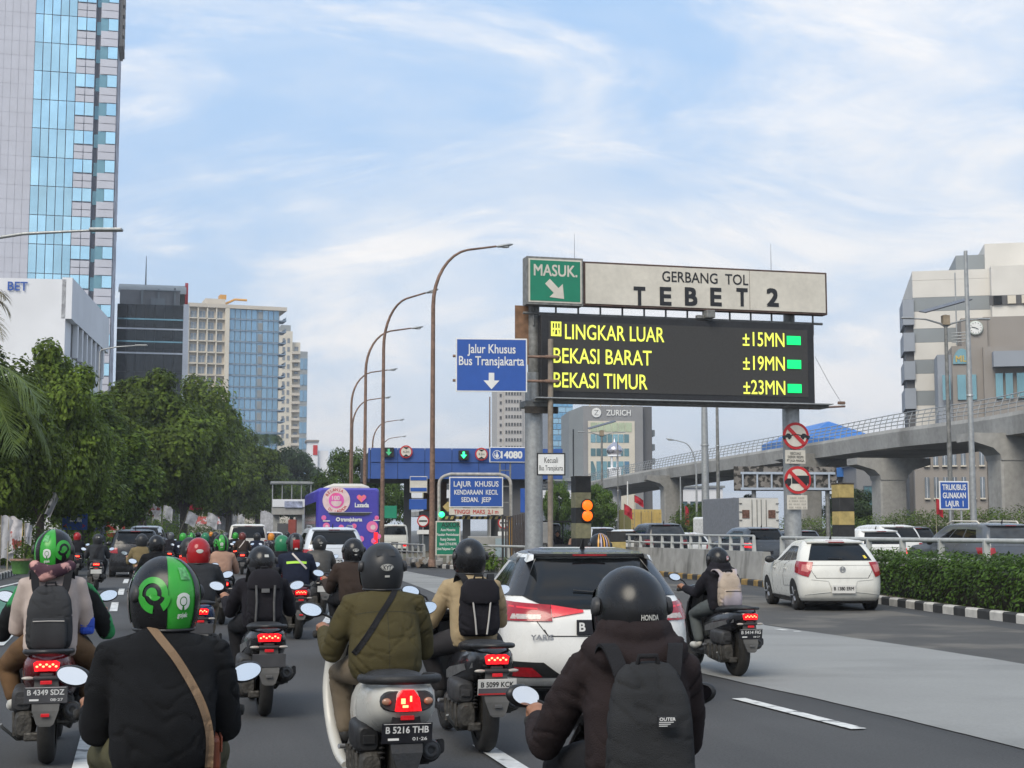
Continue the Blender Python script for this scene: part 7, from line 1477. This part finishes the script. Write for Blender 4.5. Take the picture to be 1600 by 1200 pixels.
def backpack(label, r, m, w=.29, h=.42, d=.15, zb=None, y=None, pocket=True, label_patch=False, zips=False, kind='plain', group='backpacks worn by riders', x0=0):
    p = r.pose; tr = bvh(r.jm); zb = zb if zb is not None else .80
    zc = zb+h/2; ys = [tr.ray_cast(Vector((x,-2,z)), Vector((0,1,0)))[0] for x in (-.08,0,.08) for z in (zb+.1, zb+h*.5, zb+h*.8)]; yy = min(q.y for q in ys if q is not None)
    o = thing('backpack', label, 'backpack', r.t.matrix_basis @ (Vector((x0, yy, zb))+r.L), r.t.rotation_euler.z, group); o.scale = r.t.scale
    b = MB(); rings = []; prof = [(0,.80,.55),(.03,.92,.80),(.12,1,.96),(.35,1.0,1),(.6,.97,.92),(.8,.88,.76),(.92,.74,.55),(.985,.52,.34),(1.0,.3,.2)]
    for f, a, q in prof: rings.append([Vector((v.x, v.y-d*.5*q+.012, h*f)) for v in ell_ring((0,0,0), w/2*a, d/2*q, 3.2, 28)])
    b.loft(rings); me = remesh(b, .009, 2, 'bag', .012, 11, 3); bag = withmat('bag', me, m, o, (0,0,0))
    if pocket:
        b = MB(); rings = []
        for f, a, q in ((0.03,.80,.6),(.08,.9,1),(.3,.92,1),(.44,.88,.95),(.50,.8,.6)): rings.append([Vector((v.x, -d*.93+v.y*1, h*f)) for v in ell_ring((0,0,0), w/2*a*.86, .035*q, 4, 24)])
        b.loft(rings); b.build('front_pocket', m, o); MB().tube([(-w*.34,-d*.93-.033,h*.455),(0,-d*.93-.036,h*.46),(w*.34,-d*.93-.033,h*.455)], .0035, 6).build('zip', ZIPM if zips else STRAP, o)
    for s in (-1,1):
        pts = [(s*w*.30,-.03,h*.90),(s*w*.34,.0,h*1.0),(s*.115-x0,.06,max(h*1.02, p.zs+.075-zb)),(s*.125-x0,.13,p.zs+.05-zb),(s*.13-x0,.19,p.zs-.08-zb)]
        b = MB(); P = smooth_poly(pts, 5); b.loft([[q+Vector((x*.026,0,z*.006)) for x, z in ((-1,-1),(1,-1),(1,1),(-1,1))] for q in P], sm=False); b.build('shoulder_strap', STRAP if m is not PACK['sand'] else m, o)
    MB().tube([(-.035,-.03,h*.985),(-.03,-.035,h*1.05),(.03,-.035,h*1.05),(.035,-.03,h*.985)], .009, 6).build('carry_loop', STRAP, o)
    if kind == 'roll':
        b = MB(); rings = [[Vector((v.x, v.y-d*.46, h*f)) for v in ell_ring((0,0,0), w/2*a, d*.52*q, 3, 24)] for f, a, q in ((.66,1.02,1.04),(.72,1.04,1.05),(.86,.97,.92),(.97,.75,.6),(1.02,.4,.3))]; b.loft(rings); b.build('top_flap', m, o)
        for s in (-1,1): MB().tube([(s*w*.27,-d*1.03,h*.72),(s*w*.25,-d*1.05,h*.4),(s*w*.27,-d*.9,h*.05)], .011, 6, flat=.4).build('compression_strap', GREYP, o)
        MB().box((0,-d*1.02,h*.62), (.07,.006,.035), 0, .002).build('label_patch', GREYP, o)
    if kind == 'zips':
        for s in (-1,1): MB().tube([(s*w*.22,-d*1.0,h*.60),(s*w*.17,-d*1.06,h*.3),(s*w*.13,-d*.98,h*.04)], .007, 6).build('pale_zip', ZIPM, o)
        b = MB(); b.loft([[Vector((v.x, v.y-d*.55, h*f)) for v in ell_ring((0,0,0), w/2*a, d*.52*q, 3, 24)] for f, a, q in ((.58,.8,.98),(.64,.99,1.06),(.85,.95,.9),(.98,.7,.55))]); b.build('top_flap', m, o)
    if label_patch:
        b = MB(); b.box((.035,-d*1.06-.008,h*.62), (.062,.012,.035), 0, .001); q = b.build('label_patch', SIGNK, o); MB().text('OUTER', (.035,-d*1.06-.0155,h*.62+.009), X3, Z3, .010, .052, bold=.02).build('lettering', WHITEP, q)
        b = MB()
        for k in range(3): b.bb((.007,-d*1.06-.0155,h*.62-.002-k*.006), (.055-k*.01,-d*1.06-.0142,h*.62-k*.006))
        b.build('small_print', WHITEP, q)
    return o
# ================================================================ the riders and their scooters, near to far
def hp(px, Y): return at(px, Y)
def bike_at(px, Y, fwd=.46, rot=A):      # where the scooter stands when the helmet is seen at px, depth Y
    q = at(px, Y); f = Vector((-math.sin(rot), math.cos(rot), 0)); return q-f*fwd
SEAM = mat('dark_seam', (.008,.008,.008), .9, var=0)
def seams(r, m=SEAM):
    p = r.pose; w = p.sw
    back_band(r, [(-w*.92,p.zs-.07),(-w*.4,p.zs-.055),(w*.4,p.zs-.055),(w*.92,p.zs-.07)], .0045, m, 'yoke_seam', off=.0015); back_band(r, [(0,p.zs-.06),(0,1.0),(0,.80)], .004, m, 'back_seam', off=.0015)
    back_band(r, [(-.17,.775),(-.06,.765),(.06,.765),(.17,.775)], .005, m, 'hem_seam', off=.0015)
# 1 green helmet, black knit, nearest on the left
q = bike_at(260, 5.62); scooter('dark scooter under the nearest green helmeted rider at the bottom edge', q, A, 'black', mz=1.11, sc=.92)
P1 = Pose(sw=.19, top=1.505, bulk=1.0, eo=.045, ez=.85, ey=.10, hand=(.27,.83,.91))
r = rider('person in black knit jacket and green ride hailing helmet, nearest on the left', q, A, P1, JK['black'], TR['olive'], HGRN, 'ride', 'near1', fine=.011, seed=1, hsc=.97, turn=.40, fold=.013)
back_band(r, [(-.075,1.275),(-.03,1.22),(.05,1.12),(.13,.98),(.165,.86),(.165,.74)], .029, TAN, 'cross_strap')
p = r.t.matrix_basis @ (Vector((.185, P1.hy-.06, .74))+r.L); t = thing('shoulder_bag', 'rust coloured shoulder bag corner at the hip of the nearest left rider', 'bag', p, A); b = MB(); b.box((-.005,.06,.04), (.06,.18,.13), 0, .02); b.build('pouch', mat('rust_leather', (.20,.05,.02), .5, var=.2), t); MB().box((.027,.06,.075), (.006,.17,.055), 0, .002).build('flap', mat('rust_leather_flap', (.16,.04,.02), .5), t)
# 2 black helmet, hooded rider
q = bike_at(985, 5.25, .46, R(6)); scooter('dark scooter under the hooded rider at the bottom edge', q, R(6), 'black', mz=1.05, sc=.93, toe=.62)
P2 = Pose(sw=.18, top=1.475, bulk=.98, eo=(.12,.03), ez=.84, ey=.18, hand=(.29,.85,.915))
r = rider('person in dark brown hooded jacket and glossy black helmet, nearest on the right', q, R(6), P2, JK['darkbrown'], TR['black'], HBLK, 'honda', 'near2', fine=.011, hood=True, seed=2, hsc=.99, turn=.1, fold=.012)
backpack('black canvas backpack with small white label on the hooded rider', r, PACK['dark'], .285, .46, .15, .70, label_patch=True, pocket=False)
# 3 olive jacket on white scooter
q = bike_at(598, 8.95); scooter('white scooter with oval brake light and black plate under the olive jacket', q, A, 'white', 'round', 'B 5216 THB', PLK, '01·26', mz=1.10, lampw=.075)
P3 = Pose(sw=.195, top=1.525, bulk=1.06, eo=(.10,.07), ez=.87, ey=.13, belly=1.08)
r = rider('stocky person in olive jacket with black cross strap and satin black helmet', q, A, P3, JK['olive'], TR['taupe'], HMATB, 'kyt', 'near3', fine=.012, seed=3, hsc=1.0, fold=.014)
seams(r, mat('olive_seam', (.03,.026,.012), .9, var=0))
back_band(r, [(.085,1.27),(.06,1.24),(-.03,1.12),(-.12,.99),(-.20,.88)], .032, STRAP, 'cross_strap')
b = MB(); f = hproj(0, .62, .016); b.add([f(x, y) for x, y in ((-.07,-.02),(.07,-.02),(.055,.03),(-.055,.03))], [(0,1,2,3)], 0); b.build('helmet_vent', HMATB, [c for c in r.t.children if c.name.startswith('helmet')][0])
# 4 beige shirt, black pack
q = bike_at(735, 11.3); scooter('dirty black scooter with white plate beside the white hatchback', q, A, 'black', 'std', 'B 5099 KCK', PLW, mz=1.12)
P4 = Pose(sw=.18, top=1.545, bulk=.94, eo=(.11,.07), ez=.90, ey=.14, kn=(.27,.36,.68))
r = rider('person in beige shirt with black backpack and glossy black helmet beside the white hatchback', q, A, P4, JK['beige'], TR['dark'], HBLK, 'plain', 'near4', fine=.013, seed=4, hsc=.95)
backpack('black backpack with two pale zips on the beige shirt', r, PACK['ink'], .30, .42, .14, .82, kind='zips', pocket=False)
# 5 left pair: driver in front, passenger in pale hoodie
q = at(84, 10.35); scooter('dark red scooter with grey plate carrying two people at the left', q, A, 'red', 'twin', 'B 4349 SDZ', PLG, mz=1.1)
P5 = Pose(hy=.47, sw=.215, top=1.52, bulk=1.08, eo=.16, ez=.84, ey=.12, hand=(.33,.915,.985))
rider('driver in green and black jacket mostly hidden behind the pale pink hoodie', q, A, P5, JK['green'], TR['black'], HGRN, 'plain', 'drv', fine=.02, seed=5)
P6 = Pose(hy=.03, hz=.83, sw=.175, top=1.605, bulk=.96, eo=.06, ez=.90, ey=.12, hand=(.16,.34,.90), kn=(.30,.30,.64), ft=(.25,.30,.36), lean=.04)
r = rider('passenger in pale pink hoodie and flowered scarf with green helmet at the left', q, A, P6, JK['pink'], TR['brown'], HGRN, 'ridem', 'pass', shoes=SHW, fine=.014, hood=False, seed=6, hsc=1.0, turn=-.22, fold=.006)
backpack('plain charcoal backpack on the pale pink hoodie', r, PACK['charcoal'], .30, .43, .15, .79, zips=True)
b = MB(); b.tube([(-.09,.09,1.27),(-.12,.0,1.265),(-.08,-.075,1.245),(0,-.105,1.225),(.08,-.075,1.245),(.12,.0,1.265),(.09,.09,1.27)], [.035,.04,.045,.05,.045,.04,.035], 12, round_=True); b.tube([(-.10,-.06,1.22),(-.06,-.10,1.19),(-.01,-.12,1.20)], [.03,.035,.03], 10, round_=True)
dz = P6.zn-1.235; me = remesh(b, .012, 3, 'scarf', .012, 20, 2); o = withmat('scarf', me, cloth('flowered_scarf', (.08,.04,.055), col2=(.48,.26,.24), lo=.50, hi=.54, scale2=9), r.t, r.L+Vector((0,0,dz)))
p = r.t.matrix_basis @ (Vector((.24, .12, .93))+r.L); t = thing('blue_pouch', 'bright blue quilted pouch beside the charcoal backpack', 'pouch', p, A); b = MB(); b.box((0,0,0), (.10,.08,.13), 0, .025); b.build('pouch', mat('bright_blue_cloth', (.02,.07,.45), .6, bump=.3, bscale=60), t); MB().box((0,-.042,.02), (.09,.004,.05), 0, .001).build('flap', mat('bright_blue_flap', (.02,.06,.38), .6), t)
# 6 dark rider with outdoor pack
q = bike_at(410, 13.4); scooter('black scooter with blank grey plate under the dark rider with outdoor backpack', q, A, 'black', 'std', None, PLG, mz=1.08, lampw=.10)
P7 = Pose(sw=.185, top=1.465, bulk=.96, eo=.085, ez=.86, ey=.16)
r = rider('person in dark shirt with strapped outdoor backpack and black helmet with sticker', q, A, P7, JK['ink'], TR['black'], HBLK, 'skull', 'mid6', fine=.016, seed=7)
backpack('dark outdoor backpack with straps on the rider left of the olive jacket', r, PACK['ink'], .30, .47, .17, .78, kind='roll', pocket=False)
# 7 charcoal jacket with red helmet on a blue scooter
q = bike_at(311, 17.4); scooter('blue scooter half hidden behind the nearest green helmet', q, A, 'blue', 'std', None, PLG, mz=1.06)
P8 = Pose(sw=.20, top=1.50, bulk=1.04, eo=.08, ez=.87, ey=.16)
rider('person in charcoal jacket with shiny red helmet behind the nearest green helmet', q, A, P8, JK['charcoal'], TR['taupe'], HRED, 'sticker', 'mid7', fine=.018, seed=8, hsc=1.08)
# 8 right hand scooter with sand backpack
q = at(1148, 16.4); scooter('black scooter on the pale concrete lane right of the white hatchback', q, A+.02, 'black', 'std', 'B 5414 FIG', PLK, '08·27', mz=1.10, sc=.96)
P9 = Pose(hy=.40, sw=.18, top=1.47, bulk=.98, eo=.05, ez=.92, ey=.20, kn=(.18,.40,.66), ft=(.18,.72,.30))
r = rider('person in black hooded top with sand coloured backpack right of the white hatchback', q, A+.02, P9, JK['ink'], TR['grey'], HBLK, 'round', 'mid8', shoes=SHW, fine=.014, hood=True, seed=9, sc=.96)
backpack('sand coloured backpack on the rider right of the white hatchback', r, PACK['sand'], .28, .40, .15, .78)
# 9.. the middle distance
q = bike_at(553, 18.2); scooter('dark scooter ahead of the olive jacket rider', q, A, 'black', 'std', None, PLK, mz=1.06)
rider('person in brown jacket ahead of the olive jacket with black stickered helmet', q, A, P8, JK['brown'], TR['black'], HBLK, 'kyt', 'mid7', fine=.018, seed=8, hsc=1.02)
q = bike_at(462, 22.4); scooter('dark red scooter under the navy jacket with lime stripe', q, A, 'red', 'std', None, PLK, mz=1.06)
r = rider('person in navy jacket with lime reflective stripe and white cross strap', q, A, Pose(sw=.205, top=1.56, bulk=1.05, eo=.09, ez=.88, ey=.15), JK['navy'], TR['jeans'], HBLK, 'redwhite', 'mid9', fine=.018, seed=10)
back_band(r, [(-.15,1.11),(0,1.12),(.15,1.11)], .035, mat('lime_reflective', (.35,.62,.05), .6, emit=.1), 'reflective_stripe'); back_band(r, [(-.06,1.25),(.02,1.16),(.15,1.02)], .028, mat('white_strap', (.5,.45,.42), .7), 'cross_strap', off=.011)
GM = 'people riding in the traffic'
FARB = []
def far_pair(lab, px, Y, jm, hm, hk='plain', pose=P8, key='mid7', seed=8, tm='black', col='black', rot=A, hsc=1.0, fine=True, blab=None, dxb=0, sc=1):
    q = bike_at(px, Y, .46, rot)
    scooter(blab or 'scooter under the '+lab.replace('person in ', ''), q, rot, col, 'std', None, PLK if len(FARB) % 3 else PLW, mz=1.08, far=True, sc=sc); FARB.append(1)
    return rider(lab, q, rot, pose, JK[jm], TR[tm], hm, hk, key, fine=.018, seed=seed, hsc=hsc, sc=sc)
PA = Pose(sw=.185, top=1.52, bulk=.97, eo=.085, ez=.88, ey=.15)
far_pair('grey leather jacket and dark helmet with oval sticker', 500, 28.5, 'leather', HMATB, 'kyt', hsc=1.0)
far_pair('dark shirt with plain green helmet just left of the lime stripe', 441, 25, 'ink', HDG, 'plain', PA, 'midA', 11)
r = far_pair('peach hoodie and green and black helmet', 346, 25.8, 'peach', HGRN, 'ride', PA, 'midA', 11)
far_pair('bright red jacket half hidden behind the shiny red helmet', 297, 21, 'red', HMATB, 'plain', P8, 'mid7', 8)
far_pair('black jacket and black helmet left of the shiny red helmet', 245, 24.3, 'black', HBLK, 'plain', PA, 'midA', 11)
far_pair('khaki and black jacket beside the black hatchback', 222, 33, 'khaki', HMATB, 'plain', PA, 'midA', 11)
r = far_pair('dark jacket with a sling bag behind the black hatchback', 153, 40, 'charcoal', HMATB, 'skull', P8, 'mid7', 8)
back_band(r, [(.10,1.22),(.04,1.1),(-.02,.98),(-.05,.86)], .09, STRAP, 'sling_bag', off=.03)
far_pair('dark jacket and red helmet at the left kerb', 121, 52, 'ink', HRED, 'plain', PA, 'midA', 11, rot=A+.05)
for lab, px, Y, j, hm, hk, rt in [('navy jacket and bright green helmet, leftmost of the three far green helmets',286,52,'navy',HGRN,'plain',AF),('dark jacket and striped green helmet, middle of the three far green helmets',299,46,'ink',HGRN,'ride',AF),('dark jacket and green helmet, rightmost of the three far green helmets',321,47,'black',HDG,'plain',AF),
        ('dark shirt just right of the far green helmets',337,56,'ink',HMATB,'plain',AF),('dark jacket and pale helmet among the far crowd',352,62,'charcoal',HGRY,'plain',AF),('black jacket and lime topped helmet left of the brown jacket',368,64,'black',HGRN,'plain',AF),('brown jacket with pale cross strap in front of the white van',379,54,'brown',HBRN,'plain',AF),
        ('navy jacket in front of the white van',402,55,'navy',HMATB,'plain',AF),('patterned shirt and orange helmet right of the white van',424,54,'pat',HORG,'plain',AF),('black jacket right of the orange helmet',436,44,'black',HBLK,'plain',AF),('pale jacket far behind the khaki jacket',250,66,'pat',HMATB,'skull',AF),('dark jacket with red patch left of the far green helmets',267,57,'ink',HGRY,'plain',AF),
        ('dark jacket left of the white van, deep in the crowd',361,78,'charcoal',HMATB,'plain',AF),('navy shirt and red helmet deep in the crowd',390,80,'navy',HRED,'plain',AF),('dark jacket at the crowd edge left of the silver car',449,72,'ink',HMATB,'plain',AF),('grey jacket deep in the crowd near the stall',310,75,'leather',HBLK,'plain',AF),('black jacket between the far green helmets and the stall',330,86,'black',HORG,'plain',AF),('dark shirt by the black hatchback roof',262,76,'black',HBLK,'plain',AF)]:
    r = far_pair(lab, px, Y, j, hm, hk, PA if px % 2 else P8, 'midA' if px % 2 else 'mid7', 11 if px % 2 else 8, rot=rt)
    if 'cross strap' in lab: back_band(r, [(.08,1.22),(0,1.1),(-.12,.95)], .03, mat('white_strap', (.5,.45,.42), .7), 'cross_strap')
far_pair('black jacket and orange striped helmet ahead of the white hatchback', 938, 19.6, 'black', HBLK, 'stripes', P8, 'mid7', 8, hsc=1.08, sc=1.03)
# people in the open truck
for i, (dx, dy, lab, j) in enumerate([(-.55,.45,'person in white shirt holding a phone in the open truck','pat'),(.0,.9,'person in dark top leaning in the middle of the open truck','ink'),(.62,.4,'person in pink shirt with arm on the tailgate of the open truck','peach')]):
    o = bpy.data.objects['open_truck']; pos = o.matrix_basis @ Vector((dx, dy-.03, 0)); t = thing('person', lab, 'person', (pos.x, pos.y, .76), A+math.pi*.9, 'people sitting in the open truck')
    L = Vector((0,-.03,-.80)); withmat('body', MESH[('pass','b')], SKIN, t, L); withmat('jacket', MESH[('pass','j',False,6)], JK[j], t, L); withmat('trousers', MESH[('pass','t')], TR['dark'], t, L)
    b = MB(); hc = Vector((0,P6.ny+.055,P6.zh))+L; b.loft([[hc+Vector((.083*math.cos(a)*math.sin(e_), -.02+.095*math.sin(a)*math.sin(e_), .03+.10*math.cos(e_))) for a in [2*math.pi*k/16 for k in range(16)]] for e_ in (.1,.5,.9,1.3,1.55)]); b.build('hair', mat('black_hair', (.012,.010,.009), .7, var=.2, bump=.4, bscale=150), t)
# ================================================================ the air: thin even haze round the whole place
hz_ = MB().bb((-2600,-420,-1.05), (2600,3600,150)); hm = bpy.data.materials.new('thin_haze'); hm.use_nodes = True; hn = hm.node_tree.nodes; hn.remove(hn['Principled BSDF'])
pv = hn.new('ShaderNodeVolumePrincipled'); pv.inputs['Color'].default_value = (.90,.94,1,1); pv.inputs['Density'].default_value = .00034; pv.inputs['Anisotropy'].default_value = .2
hm.node_tree.links.new(pv.outputs[0], hn['Material Output'].inputs['Volume'])
tag(hz_.build('haze', hm), kind='stuff'); S.cycles.volume_bounces = 0
